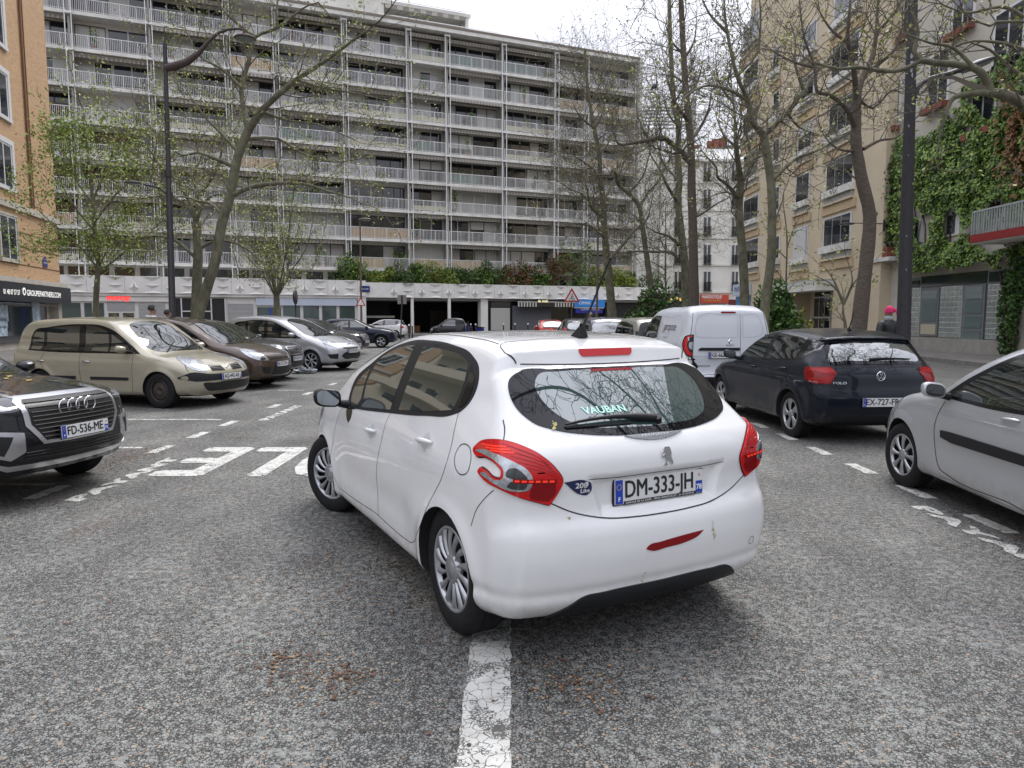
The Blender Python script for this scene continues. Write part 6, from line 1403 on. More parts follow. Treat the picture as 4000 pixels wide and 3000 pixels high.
# -- hatchback template
HB = dict(wb=2.55, arch_r=.36, wz=.315, cr=.07, cf=.13, crown=.045, belt=.98, xm=1.25, wface=.838, flare=.015, scoop=.02,
  side=[(-.50,.22,1),(-.66,.30),(-.72,.45),(-.73,.62),(-.70,.75),(-.67,.9),(-.60,1.0),(-.44,1.22),(-.34,1.32,1),(-.40,1.345,1),(-.36,1.375,1),(-.1,1.42),(.4,1.455),(.9,1.455),(1.25,1.40),(1.65,1.22),(2.05,1.01),(2.5,.93),(2.95,.83),(3.2,.72),(3.28,.58),(3.30,.45),(3.26,.30),(3.15,.22,1),(2.0,.20),(.4,.20)],
  sec=std_sec(.872,.98,1.44,.22), plan=std_plan(-.73,3.3), gplan=[(-.8,.84),(-.5,.88),(-.2,.93),(.4,.985),(1.0,1),(2.4,1),(3.3,.9)],
  dlo=[(-.45,1.20,1),(-.36,1.33),(-.15,1.37),(.4,1.40),(.8,1.40),(1.2,1.33),(1.6,1.14),(1.86,.985,1),(1.2,.99),(.5,1.02),(-.15,1.08)],
  wins=[[(.95,1.02,1),(.93,1.37,1),(1.15,1.33),(1.55,1.14),(1.74,1.01,1)],[(.02,1.075,1),(-.04,1.345,1),(.4,1.375),(.80,1.375,1),(.82,1.03,1),(.4,1.04)],[(-.12,1.10,1),(-.18,1.32,1),(-.33,1.28),(-.38,1.20,1)]],
  seams=[[(.88,1.0),(.95,.75),(1.06,.5),(1.06,.30)],[(-.10,1.06),(.02,.85),(.25,.60),(.50,.32)],[(.5,.305),(1.06,.295),(2.1,.27)],[(1.95,.97),(2.08,.75),(2.1,.5),(2.05,.28)]],
  handles=[(1.20,.875),(.24,.915)], mirror=(1.86,.85,1.0), ws=[(1.22,0),(1.25,0.315),(1.32,0.432),(1.55,0.504),(1.95,0.594),(2.1,0.54),(2.15,0.27),(2.16,0)],
  wheel=dict(r=.318,wid=.2,style='alloy',n=5,rimr=.21,sw=.62,twist=.22,hub=.045))
ANT = lambda x: (lambda c: None)
def aerial(c, x, y=0, l=.22, lean=.13):
    p, n = c.proj(x, y, 'T', 0); m = MB(); m.tube([p-Vector((.03,0,.004)), p+Vector((-.02,0,.02)), p+Vector((-.045,0,.045))], [.035,.022,.008], 8)
    m.tube([p+Vector((-.03,0,.03)), p+Vector((-.03-lean,0,.03+l))], [.008,.005], 6); m.build('aerial', [M_plas], c.root)
def pof(c):
    gl = [(0,1.30),(.38,1.293),(.55,1.265),(.62,1.18),(.665,1.06),(.62,1.035),(.35,1.025),(0,1.02)]
    c.patch('rear_window', sym(gl), M_glassd, 'B', off=.006, cell=.06)
    gi = [(0,1.288),(.38,1.28),(.50,1.255),(.56,1.17),(.60,1.075),(.35,1.065),(0,1.06)]
    c.patch('window_pane', sym(gi), mat('car_glass_rear2', (.04,.055,.055), .015, spec=1, ior=2.3), 'B', off=.0075, cell=.06)
    ring_badge(c, 0, .875, 'B', .057); badge_text(c, 'POLO', .52, .79, 'B', .042, fit=.16)
    m = MB(); c.seam(m, [(.80,.965),(.6,.985),(.3,.99),(0,.99),(-.3,.99),(-.6,.985),(-.80,.965)], 'B', .009); c.seam(m, [(.66,.72),(.5,.695),(.3,.69),(0,.69),(-.3,.69),(-.5,.695),(-.66,.72)], 'B', .009)
    m.build('panel_gaps', [M_gapm], c.root, fix=False)
    w = MB(); w.tube([c.proj(.08-.55*i/8, 1.075+.01*math.sin(i*.39), 'B', .02)[0] for i in range(9)], [.018,.018,.016,.014,.011,.009,.008,.007,.006], 6); w.build('rear_wiper', [M_plas], c.root)
    c.patch('bumper_insert', sym([(0,.36),(.40,.36),(.56,.33),(.66,.24,1),(0,.235)]), M_plas, 'B', off=.008)
    aerial(c, .12, 0, .22, -.12 if False else .10)
build_car(dict(HB, res=.022, paint=M_polo, pos=(4.601,9.474), yaw=94.1, label='dark grey five-door hatchback parked behind the white van on the right', group=rgt,
  tl=[(.33,.965),(.20,.985),(.02,.985,1),(-.055,.915,1),(-.015,.785,1),(.12,.775),(.26,.80),(.32,.86)], tlm=M_redd, tl2=[([(.30,.945,1),(.19,.968),(.03,.968,1),(-.035,.912,1),(.08,.905,1),(.16,.93),(.30,.925,1)],mat('lamp_red_mid',(.30,.006,.008),.15,spec=.3,coat=.2)),([(.28,.86,1),(.15,.85),(-.03,.88,1),(-.005,.80,1),(.12,.79),(.25,.815,1)],MATS['lamp_red_mid']),([(.24,.80,1),(.12,.79,1),(.12,.805,1),(.24,.815,1)],M_lampc)],
  plateB=('EX-727-FR',.0,.555,None), fn=pof))
# -- silver three-door at the right edge, seen from its left side
CL = dict(HB, wb=2.575, belt=.95, arch_r=.365, wface=.845, wz=.31, side=[(-.45,.22,1),(-.62,.35),(-.66,.6),(-.62,.9),(-.5,1.15),(-.35,1.38),(0,1.45),(.5,1.49),(1.0,1.48),(1.35,1.40),(1.75,1.22),(2.15,1.02),(2.55,.95),(2.9,.86),(3.15,.72),(3.26,.58),(3.29,.44),(3.27,.30),(3.2,.20,1),(2.0,.19),(.4,.19)],
  dlo=[(-.1,1.04),(0,1.25),(.3,1.38),(.8,1.415),(1.15,1.36),(1.6,1.15),(1.93,.94,1),(1.2,.92),(.4,.96)], wins=[[(.40,.985,1),(.38,1.35,1),(.8,1.38),(1.1,1.335),(1.5,1.15),(1.80,.96,1),(1.1,.95)],[(.0,1.06),(.05,1.22),(.3,1.33,1),(.32,1.0,1)]],
  seams=[[(1.86,.91),(1.93,.78),(1.98,.60),(1.97,.45),(1.90,.33),(1.75,.29),(1.0,.27),(.6,.28),(.46,.42),(.38,.7),(.38,.98)],[(2.66,.80),(2.74,.68),(2.72,.62)]],
  sidetrim=[('side_moulding',[(1.86,.66,1),(1.87,.60,1),(1.7,.575,1),(.55,.575,1),(.55,.65,1),(1.7,.665,1)],M_plas)], handles=[(.98,.875)], hmat=M_sil, mirror=(1.82,.86,.98),
  ws=[(1.32,0),(1.35,0.315),(1.42,0.45),(1.7,0.522),(2.05,0.594),(2.2,0.54),(2.26,0.27),(2.28,0)], hl=[(1.42,.90),(1.62,.93),(1.85,.86),(2.0,.74),(2.02,.66),(1.9,.64),(1.7,.70),(1.52,.80)],
  wheel=dict(r=.31,wid=.19,style='alloy',n=8,rimr=.20,sw=.5,hub=.045,twist=.05))
build_car(dict(CL, res=.022, paint=M_sil, pos=(4.42,4.0), yaw=86.5, label='silver hatchback at the right edge with a black side moulding', group=rgt, steer=4,
  decal=[('grille',sym([(0,.60),(.5,.60),(.6,.5),(.5,.35),(0,.33)]),M_plas,'F')]))
# -- dark cars further down the left row
def glassrow(c): pass
BASEF = [('grille',sym([(0,.72,1),(.42,.73,1),(.40,.64,1),(0,.62,1)]),M_gril,'F'),('chrome_strip',sym([(0,.735,1),(.44,.745,1),(.44,.732,1),(0,.722,1)]),M_chr,'F'),('lower_grille',sym([(0,.46,1),(.5,.46,1),(.45,.34,1),(0,.32,1)]),M_gril,'F')]
HLf = [(1.52,.86),(1.70,.87),(1.85,.80),(1.95,.70),(1.85,.67),(1.68,.71),(1.56,.78)]
build_car(dict(HB, res=.035, paint=M_sil2, pos=(-8.85,24.95), yaw=-11, label='pale silver car mostly hidden behind the silver seven-seater', group=row, hl=HLf, decal=BASEF))
build_car(dict(HB, res=.035, paint=M_black, pos=(-9.25,27.9), yaw=-10, label='black hatchback third from the far end of the left row', group=row, hl=HLf, decal=BASEF, plateF=('DT-423-BC',0,.54,None), side=[(p[0],p[1]*1.04)+tuple(p[2:]) for p in HB['side']]))
build_car(dict(P2, res=.035, paint=M_dgrey, pos=(-9.75,31.2), yaw=-9, label='dark grey crossover with a wide chrome grille bar, beside the navy one', group=row, hl=[(1.66,.92),(1.85,.93),(1.98,.88),(1.95,.80),(1.80,.82)], plateF=('BH-732-PB',0,.56,None)))
TR = dict(P2, res=.03, arch_r=.40, seams=[[(1.0,1.0),(1.05,.6),(1.05,.3)],[(2.0,1.05),(2.0,.6),(1.95,.3)]], wheel=dict(r=.335,wid=.21,style='alloy',n=5,rimr=.22,sw=.55), handles=[(1.2,.92),(.2,.95)])
build_car(dict(TR, paint=M_dblue, pos=(-9.62,37.71), yaw=6.3, label='navy blue crossover at the far end of the left row', group=row, sidetrim=[('wheel_arch_trim',[(2.2,.35),(2.22,.55),(2.35,.70),(2.6,.76),(2.85,.70),(2.98,.55),(3.0,.35),(2.96,.35),(2.94,.53),(2.82,.66),(2.6,.72),(2.38,.66),(2.26,.53),(2.24,.35)],M_plas)]))
# -- far cars by the arcade
build_car(dict(HB, res=.035, paint=P_white, pos=(-8.8,54), yaw=177, label='small white hatchback parked in front of the dark arcade', tl=[(.33,.93),(.10,.94),(.0,.86),(.12,.80),(.30,.82)], decal=[('rear_window',sym([(0,1.30),(.5,1.28),(.6,1.05),(0,1.03)]),M_glassd,'B')]))
SM = dict(HB, wb=1.81, xm=.8, arch_r=.33, side=[(-.40,.25,1),(-.46,.5),(-.44,.85),(-.36,1.2),(-.22,1.46),(.1,1.54),(.6,1.55),(1.0,1.46),(1.4,1.2),(1.68,1.0),(2.0,.90),(2.2,.72),(2.25,.5),(2.2,.28,1),(1.2,.22),(.4,.22)], sec=std_sec(.78,.95,1.52,.16), plan=std_plan(-.45,2.25), gplan=[(-.5,.9),(0,.97),(.8,1),(2,1)], wface=.75,
  dlo=[(-.2,1.0),(-.15,1.3),(.1,1.42),(.7,1.44),(1.0,1.35),(1.4,1.08),(1.5,.95,1),(.6,.93)], wins=[[(.35,.97,1),(.35,1.39,1),(.7,1.40),(.95,1.33),(1.38,1.0,1)]], seams=[[(.30,.93),(.3,.5),(.4,.3),(1.3,.3),(1.45,.6),(1.45,.93)]], handles=[(.5,.8)], mirror=(1.35,.76,.98), ws=[(1.0,0),(1.05,0.405),(1.3,0.495),(1.6,0.558),(1.68,0.27),(1.70,0)],
  wheel=dict(r=.29,wid=.16,style='alloy',n=6,rimr=.19), hl=[(.95,.78),(1.1,.84),(1.2,.78),(1.15,.68),(1.0,.68)])
build_car(dict(SM, res=.035, paint=M_black, pos=(-3.85,52.2), yaw=184, label='tiny black two-seat car in front of the dark arcade'))
# -- right row beyond the van
def bef(c):
    c.patch('rear_window', sym([(0,1.50),(.45,1.49),(.60,1.44),(.68,1.2),(.70,1.06),(.5,1.02),(0,1.01)]), M_glassd, 'B', off=.006)
build_car(dict(SC, res=.03, paint=M_beige2, sidetrim=[], pos=(4.05,19.6), yaw=93, label='pale beige people carrier with red tail lamps parked just ahead of the white van', group=rgt, tl=[(.20,1.10,1),(.10,1.05),(.02,.85),(.0,.72),(.16,.72),(.28,.80)], tl2=[([(.12,.80,1),(.01,.79,1),(.01,.73,1),(.15,.73,1)],M_lampc)], decal=[('window_lid',[(0,0),(0,0),(0,0)],M_gblk,'B')][:0], fn=bef, wheel=dict(r=.32,wid=.2,style='alloy',n=6,rimr=.2)))
build_car(dict(BR, res=.03, paint=mat('paint_slate', (.10,.10,.13), .3, .4, coat=1), pos=(3.55,26.2), yaw=93, label='slate grey people carrier behind the beige one in the right row', group=rgt, tl=[(.26,1.02),(.06,1.02),(-.02,.92),(.05,.84),(.24,.86)], decal=[('rear_window',sym([(0,1.46),(.45,1.45),(.60,1.38),(.68,1.1),(.5,1.05),(0,1.04)]),MATS['car_glass_rear2'],'B')]))
build_car(dict(P2, res=.035, paint=M_dgrey, pos=(3.1,32.0), yaw=92, label='dark crossover with tall tail lamps further ahead in the right row', group=rgt, tl=[(.30,1.15),(.12,1.12),(.06,.90),(.24,.88)], decal=[('rear_window',sym([(0,1.40),(.45,1.39),(.56,1.34),(.62,1.12),(.5,1.07),(0,1.06)]),MATS['car_glass_rear2'],'B')]))
build_car(dict(HB, res=.035, paint=M_redp, pos=(2.25,44.5), yaw=-84, label='small red car facing the camera at the far end of the right row', hl=HLf, decal=BASEF))
# -- white van
VN = dict(wb=2.72, arch_r=.38, wz=.325, cr=.035, cf=.12, crown=.035, belt=1.12, xm=1.5, wface=.89, flare=.02, scoop=.02, r=.10, rend=.10, rroof=.10,
  side=[(-.70,.25,1),(-.80,.30),(-.84,.40),(-.84,.46),(-.80,.52),(-.79,.9),(-.775,1.2),(-.73,1.6),(-.68,1.76),(-.58,1.81),(.2,1.84),(1.2,1.84),(1.7,1.79),(2.1,1.62),(2.5,1.33),(2.8,1.14),(3.2,1.06),(3.5,.92),(3.62,.72),(3.64,.45),(3.56,.28),(3.4,.22,1),(2.4,.22),(.5,.22)],
  sec=[(.12,.86),(.22,.89),(.4,.91),(.6,.92),(.9,.92),(1.1,.91),(1.25,.885),(1.5,.83),(1.7,.77),(1.85,.70)], plan=[(-.9,.955),(-.6,.985),(-.2,1),(2,1),(2.8,.99),(3.2,.95),(3.5,.86),(3.7,.76)], gplan=[(-.9,.93),(-.5,.97),(0,1),(2,1),(2.6,.97),(3.6,.9)],
  seams=[[(1.05,1.62),(1.05,.9),(1.05,.35)],[(2.2,1.1),(2.18,.7),(2.15,.3)]], dlo=[(1.12,1.18,1),(1.10,1.64,1),(1.65,1.64),(2.05,1.50),(2.45,1.22),(2.55,1.12,1),(1.8,1.12)], wins=[[(1.20,1.19,1),(1.18,1.59,1),(1.62,1.59),(1.98,1.46),(2.28,1.18,1)]],
  mirror=(2.15,.92,1.20), mcap=M_plas, ws=[(1.80,0),(1.84,0.405),(1.95,0.54),(2.4,0.612),(2.75,0.648),(2.85,0.36),(2.88,0)], wheel=dict(r=.325,wid=.2,style='alloy',n=6,rimr=.2))
def vnf(c):
    rt = c.root
    # pressed panels, doors
    m = MB()
    c.seam(m, [(-.20,1.78),(-.205,1.2),(-.205,.50)], 'B', .008); c.seam(m, [(.70,1.70),(.745,1.4),(.79,1.1),(.80,.8),(.80,.56),(.76,.52),(.4,.51),(0,.51),(-.4,.51),(-.76,.52)], 'B', .009)
    c.seam(m, [(-.70,1.70),(-.745,1.4),(-.79,1.1),(-.80,.8),(-.80,.56)], 'B', .009)
    m.build('door_gaps', [M_gapm], rt, fix=False)
    M_press_shade = mat('paint_van_shaded', (.50,.52,.56), .35, coat=.6)  # darker van white, painted lines for the shaded edges of the pressings
    for pts in ([(.60,1.63),(.64,1.55),(.68,1.36),(.66,1.26),(.45,1.23),(0,1.225),(-.155,1.225,1),(-.15,1.665,1),(.1,1.665),(.55,1.66)], [(-.25,1.665,1),(-.255,1.225,1),(-.5,1.24),(-.64,1.29),(-.66,1.39),(-.60,1.57),(-.55,1.65)]):
        m = MB(); c.seam(m, pts, 'B', .016, off=.003, closed=True); m.build('door_press_shade', [M_press_shade], rt, fix=False)
    for sd in ('L','R'):
        m = MB(); c.seam(m, [(.95,1.60),(.4,1.62),(-.25,1.60),(-.36,1.50),(-.38,1.2),(-.30,1.10),(.4,1.08),(.95,1.08)], sd, .016, off=.003, closed=True); m.build('side_press_shade', [M_press_shade], rt, fix=False)
        c.patch('rear_corner_trim', [(-.80,.30,1),(-.80,.86,1),(-.68,.86),(-.58,.70),(-.50,.58),(-.38,.50),(-.38,.24,1),(-.70,.22)], M_plas, sd, off=.006)
    c.patch('rear_bumper', sym([(0,.465,1),(.5,.465,1),(.84,.49,1),(.86,.30,1),(.5,.25),(0,.25)]), M_plas, 'B', off=.014, skirt=.03)
    for s in (1,-1):
        h = c.patch('tail_lamp', [(.14,1.245),(.04,1.285,1),(-.022,1.285,1),(-.022,.855,1),(.05,.86),(.14,.95),(.18,1.05),(.18,1.16)], M_gblk, DG[s], off=.008, cell=.05, skirt=.015)
        c.patch('tail_lamp_lens', [(.12,1.22),(.04,1.265,1),(-.0,1.265,1),(-.0,1.24,1),(.05,1.21),(.075,1.14),(.07,1.04),(.02,.95),(-.01,.93,1),(-.01,.87,1),(.05,.89),(.12,.97),(.15,1.05),(.15,1.15)], M_red, DG[s], off=.012, cell=.04, parent=h)
        c.patch('tail_lamp_lens', [(.03,1.14),(-.01,1.14,1),(-.01,.99,1),(.03,1.01),(.05,1.07)], M_lampc, DG[s], off=.012, cell=.04, parent=h)
        c.patch('reflector', [(s*.62,.43,1),(s*.76,.435,1),(s*.76,.405,1),(s*.62,.40,1)], M_redd, 'B', off=.03, per=1)
    c.patch('brake_lamp', [(.16,1.725,1),(.175,1.708,1),(.16,1.692,1),(-.11,1.692,1),(-.125,1.708,1),(-.11,1.725,1)], M_redd, 'B', off=.008)
    c.patch('door_handle_bar', [(.60,1.015,1),(.57,1.03,1),(-.19,1.03,1),(-.19,.975,1),(.62,.975,1)], M_plas, 'B', off=.02, skirt=.025)
    diamond(c, .0, 1.15, 'B', .12, .095); badge_text(c, 'RENAULT', .0, 1.075, 'B', .035, M_gblk, fit=.16); badge_text(c, 'KANGOO', .52, .675, 'B', .05, M_gblk, fit=.28)
    for z in (1.20,.68): p, n = c.proj(.80, z, 'B', .0); b = MB(); b.tube([p+Vector((.0,0,-.035)), p+Vector((.0,0,.035))], .018, 8); b.build('hinge', [M_vanw], rt)
    y = Vector; T = mat('print_grey', (.10,.10,.11), .5)
    p, n = c.proj(.30, 1.42, 'L', .006); t_ = text('side_lettering', 'propose', T, rt, frame_M(p, (-1,0,0), Vector((0,0,1))-n*n.z), size=.26, shear=.15, fit=.72); c.wrap(t_, 'L', .005)
    p, n = c.proj(.50, 1.20, 'L', .006); t_ = text('side_lettering', 'www.propose.com', T, rt, frame_M(p, (-1,0,0), Vector((0,0,1))-n*n.z), size=.05, fit=.30); c.wrap(t_, 'L', .005)
    for k in range(4):
        m = MB(); c.seam(m, [(.72-.045*k,1.46),(.77-.045*k,1.26+.03*k)], 'L', .008, off=.005); m.build('side_stripe', [mat('print_red', (.45,.05,.05), .5) if k < 2 else T], rt, fix=False)
build_car(dict(VN, res=.028, name='delivery_van', cat='van', paint=M_vanw, pos=(4.17,14.35), yaw=94, label='white panel van with propose lettering on its side, parked ahead of the dark hatchback', plateB=('GE-662-ZQ',.16,.885,'75'), fn=vnf))
# ------------------------------------------------------------------ trees
S_ = 1024/2212
def Z3(x, y): return ((2200+x*.4822)*.256, (500+y*.4822)*.256)
def Z6(x, y): return (665.6+.21606*x, .21606*y)
def O2(x, y): return (x*S_, y*S_)
M_bark = mat('bark_plane', (.065,.062,.042), .9, var=.5, vscale=5, vcol2=(.20,.19,.125), bump=.6, bscale=18, stretch=(1,1,.6), detail=8)
M_bark2 = mat('bark_scaly_brown', (.07,.055,.042), .9, vcol2=(.15,.125,.10), var=.4, vscale=22, bump=.8, bscale=50, stretch=(.5,.5,2.2))
M_twig = mat('twig_bark', (.12,.105,.078), .85)
M_bud = mat('leaf_bud', (.34,.33,.10), .6); M_bud2 = mat('leaf_bud_green', (.26,.32,.08), .6)

def tube_np(P0, P1, R0, R1, k=3):
    P0, P1 = np.array(P0), np.array(P1); R0, R1 = np.array(R0), np.array(R1); d = P1-P0; d /= np.maximum(np.linalg.norm(d, axis=1), 1e-6)[:,None]
    up = np.where(np.abs(d[:,2:3]) < .9, np.array([[0,0,1.]]), np.array([[1.,0,0]])); a = np.cross(d, up); a /= np.linalg.norm(a, axis=1)[:,None]; b = np.cross(d, a)
    V = []
    for P, Rr in ((P0, R0), (P1, R1)):
        for j in range(k): t = 2*math.pi*j/k; V.append(P+(a*math.cos(t)+b*math.sin(t))*Rr[:,None])
    V = np.stack(V, 1).reshape(-1,3); n = len(P0); base = (np.arange(n)*2*k)[:,None]
    F = np.concatenate([base+np.array([j, (j+1)%k, k+(j+1)%k, k+j]) for j in range(k)], 0); return V, F

class Tree:
    def __init__(s, seed): s.r = random.Random(seed); s.P0, s.P1, s.R0, s.R1, s.tips = [], [], [], [], []; s.limbs = MB()
    def limb(s, pts, r0, r1, n=9, trunk=False, knob=0, spawn=True, dens=1.0, L=2.6, start=0, minr=.006):
        """pts 3-D points; smooth tube, then side branches"""
        C = []; pts = [Vector(p) for p in pts]; m = len(pts)
        for i in range(m-1):
            p0, p1, p2, p3 = pts[max(i-1,0)], pts[i], pts[i+1], pts[min(i+2,m-1)]; kk = max(3, int((p2-p1).length/.35))
            for j in range(kk):
                t = j/kk; C.append(.5*((2*p1)+(p2-p0)*t+(2*p0-5*p1+4*p2-p3)*t*t+(3*p1-p0-3*p2+p3)*t*t*t))
        C.append(pts[-1]); k = len(C); rad = [(r0+(r1-r0)*(i/(k-1))**.85)*(1+knob*s.r.uniform(-.5,1)) for i in range(k)]
        if trunk: rad[0] *= 1.25
        s.limbs.tube(C, rad, n, 0)
        if spawn:
            acc = 0
            for i in range(1, k):
                sl = (C[i]-C[i-1]).length; acc += sl
                if i/k < start: continue
                while acc > .34/dens:
                    acc -= .34/dens; d = (C[i]-C[i-1]).normalized(); f = 1-i/k
                    s.branch(C[i], d, L*(.35+.65*f)*s.r.uniform(.5,1.35), max(minr*2.2, rad[i]*s.r.uniform(.2,.45)), 1)
            s.branch(C[-1], (C[-1]-C[-2]).normalized(), L*.8, max(r1, .01), 1, straight=True)
    def branch(s, p, d, L, r, lv, straight=False):
        rr = s.r
        if not straight:
            perp = Vector((rr.gauss(0,1), rr.gauss(0,1), rr.gauss(0,1))); perp = (perp-d*perp.dot(d)).normalized(); a = rr.uniform(.6,1.15); d = (d*math.cos(a)+perp*math.sin(a)).normalized()
        n = max(3, int(L/(.26 if lv < 3 else .13))); n = min(n, 9); st = L/n; q = p; dd = d
        for i in range(n):
            dd = (dd+Vector((rr.gauss(0,.22), rr.gauss(0,.22), rr.gauss(0,.2)+s.up))).normalized(); e = q+dd*st; a0 = r*(1-i/n*.8); a1 = r*(1-(i+1)/n*.8)
            s.P0.append(q[:]); s.P1.append(e[:]); s.R0.append(max(a0,s.minr)); s.R1.append(max(a1,s.minr)); q = e
            if lv < s.maxlv and rr.random() < s.pb[lv]:
                for _ in range(s.nb[lv]): s.branch(e, dd, L*rr.uniform(.34,.62), r*.55, lv+1)
        s.tips.append(q[:])
    up, minr, maxlv, pb, nb = .06, .0055, 3, {1:.75, 2:.55, 3:0}, {1:1, 2:2, 3:0}
    def finish(s, name, label, loc, group, bark, leafn=0, leafsize=.03, leafm=None, spread=.12, droop=0, drop=(0,0,0)):
        t = thing(name, label, 'tree', loc, 0, group); o = Vector(loc)
        s.limbs.v = [tuple(Vector(v)-o) for v in s.limbs.v]; s.limbs.build('trunk', [bark], t, fix=False)
        V, F = tube_np(s.P0, s.P1, s.R0, s.R1); V = V-np.array(loc); mi = np.zeros(len(F), int); mats = [M_twig]
        if leafn:
            rg = np.random.default_rng(1); T = np.array(s.tips); T = T[rg.integers(0, len(T), leafn)]+rg.normal(size=(leafn,3))*spread-np.array(loc); T[:,2] -= np.abs(rg.normal(size=leafn))*droop
            a = rg.normal(size=(leafn,3)); a /= np.linalg.norm(a, axis=1)[:,None]; u = np.cross(a, rg.normal(size=(leafn,3))); u /= np.linalg.norm(u, axis=1)[:,None]; w = np.cross(a, u); z = leafsize*rg.uniform(.5,1.4,(leafn,1))
            LV = np.stack([T+u*z, T+w*z*.6, T-u*z, T-w*z*.6], 1).reshape(-1,3); LF = np.arange(4*leafn).reshape(leafn,4)+len(V)
            V = np.vstack([V, LV]); F = np.vstack([F, LF]); mats += leafm; mi = np.concatenate([mi, rg.integers(1, len(leafm)+1, leafn)])
        np_mesh('crown', V, F, mats, t, mi=mi); return t
def pts_at(fn, L, Y, dY=0): return [atY(*fn(*p[:2]), Y+(p[2] if len(p) > 2 else 0)+dY) for p in L]
plane_grp = 'street trees in bud on the square'
def base_of(pts): b = Vector(pts[0]); b.z = 0; return b

def tree_L1():
    t = Tree(1); Y = 21; T = pts_at(O2, [(428,690),(441,640),(466,560),(480,480),(498,420),(513,340),(536,282)], Y); b = T[0].copy(); b.z = 0; T = [Vector((b.x-.05,b.y,-.02))]+T
    t.limb(T, .175, .12, 12, True, .03, spawn=False)
    for L, dy, r0, r1, dens in (([(536,282),(565,240),(590,215),(640,172),(690,140),(740,104),(800,60)], -1.5, .12, .03, 1.0), ([(536,282),(528,240),(522,190),(538,130),(552,80),(600,60),(650,20)], 1, .10, .03, 1.1), ([(498,425),(540,405),(600,396),(660,398),(705,412),(760,428)], -1, .085, .02, 1.0),
        ([(483,468),(455,440),(430,435),(395,425),(340,430)], 1.5, .06, .015, 1.0), ([(508,360),(470,345),(430,330),(390,335),(350,300)], -1, .07, .015, 1.1), ([(528,300),(600,300),(650,330),(720,350),(790,340)], 1.5, .06, .015, .9), ([(515,330),(480,290),(440,250),(400,190)], 1, .06, .015, 1.1), ([(522,190),(480,150),(430,120),(400,60)], 0, .05, .015, 1.1), ([(640,172),(700,190),(760,200),(830,215)], 0, .05, .012, 1.0), ([(565,240),(620,260),(690,270),(760,300)], 0, .05, .012, .9), ([(552,80),(500,40),(470,0),(460,-60)], 0, .05, .015, 1), ([(600,60),(600,0),(640,-60)], 0, .04, .015, 1)):
        P = [atY(*O2(x, y), Y+dy*i/len(L)) for i, (x, y) in enumerate(L)]; t.limb(P, r0, r1, 8, dens=dens, L=2.1)
    return t.finish('plane_tree', 'leaning plane tree with a forked trunk behind the left parked cars', tuple(b), plane_grp, M_bark, 6500, .036, [M_bud, M_bud2, M_leafs[6]], .10)
def tree_L2():
    t = Tree(2); Y = 24; T = pts_at(O2, [(424,690),(426,600),(428,540),(424,480)], Y); b = T[0].copy(); b.z = 0; t.limb([Vector((b.x,b.y,-.02))]+T, .19, .14, 12, True, .05, spawn=False)
    for L in ([(424,480),(400,440),(350,425),(300,430)], [(424,480),(440,440),(470,420),(520,430)], [(424,482),(425,430),(420,380),(440,330)], [(426,560),(380,520),(330,510),(270,520)], [(425,540),(470,520),(520,530),(560,560)], [(424,470),(390,400),(340,350),(300,280)], [(425,430),(460,380),(480,320),(470,260)], [(350,425),(330,370),(340,300)]):
        t.limb(pts_at(O2, L, Y), .07, .015, 7, dens=1.25, L=2.0)
    return t.finish('plane_tree', 'straight knobbly plane tree directly left of the leaning one', tuple(b), plane_grp, M_bark, 5200, .040, [M_bud, M_bud2, M_leafs[6]], .12)
def tree_L3():
    t = Tree(3); t.up = .1; Y = 25; T = pts_at(O2, [(207,690),(209,620),(213,560),(205,500),(200,430),(190,330),(180,270)], Y); b = T[0].copy(); b.z = 0; t.limb([Vector((b.x,b.y,-.02))]+T, .13, .03, 10, True, .04, dens=.7, L=2.0, start=.35)
    for L in ([(212,580),(160,520),(110,480),(60,430)], [(212,590),(250,560),(300,520),(330,500)], [(208,540),(150,540),(100,545)], [(205,500),(150,430),(120,360),(110,300)], [(204,480),(250,420),(290,380),(300,320)], [(200,440),(160,380),(150,310)], [(201,430),(240,340),(250,270)]):
        t.limb(pts_at(O2, L, Y), .045, .01, 6, dens=1.1, L=1.5)
    return t.finish('honey_locust_tree', 'slender tree with feathery fresh green leaves in front of the brick corner', tuple(b), plane_grp, M_bark, 9500, .050, [M_leafs[6], mat('leaf_fresh', (.22,.32,.06), .6), MATS['leaf_fresh']], .20, droop=.18)
def tree_L4():
    t = Tree(4); t.up = .22; Y = 34; b = atY(*O2(597,690), Y); b.z = 0; T = [Vector((b.x,b.y,-.02)), atY(*O2(598,660), Y), atY(*O2(597,640), Y)]; t.limb(T, .17, .14, 9, True, spawn=False)
    for k, (x, y) in enumerate(((510,470),(535,430),(560,410),(585,400),(610,400),(635,405),(655,430),(680,460),(700,500),(500,520),(570,440),(630,450))):
        t.limb([atY(*O2(597,645), Y), atY(*O2(597+(x-597)*.35, 590), Y+(-1)**k*.4), atY(*O2(597+(x-597)*.75, y+80), Y+(-1)**k*.9), atY(*O2(x, y), Y+(-1)**k*1.2)], .055, .01, 6, dens=.8, L=1.3)
    return t.finish('small_multistem_tree', 'small vase shaped tree with many thin stems before the bank', tuple(b), plane_grp, M_bark, 3200, .05, [M_leafs[6], M_bud2], .15)
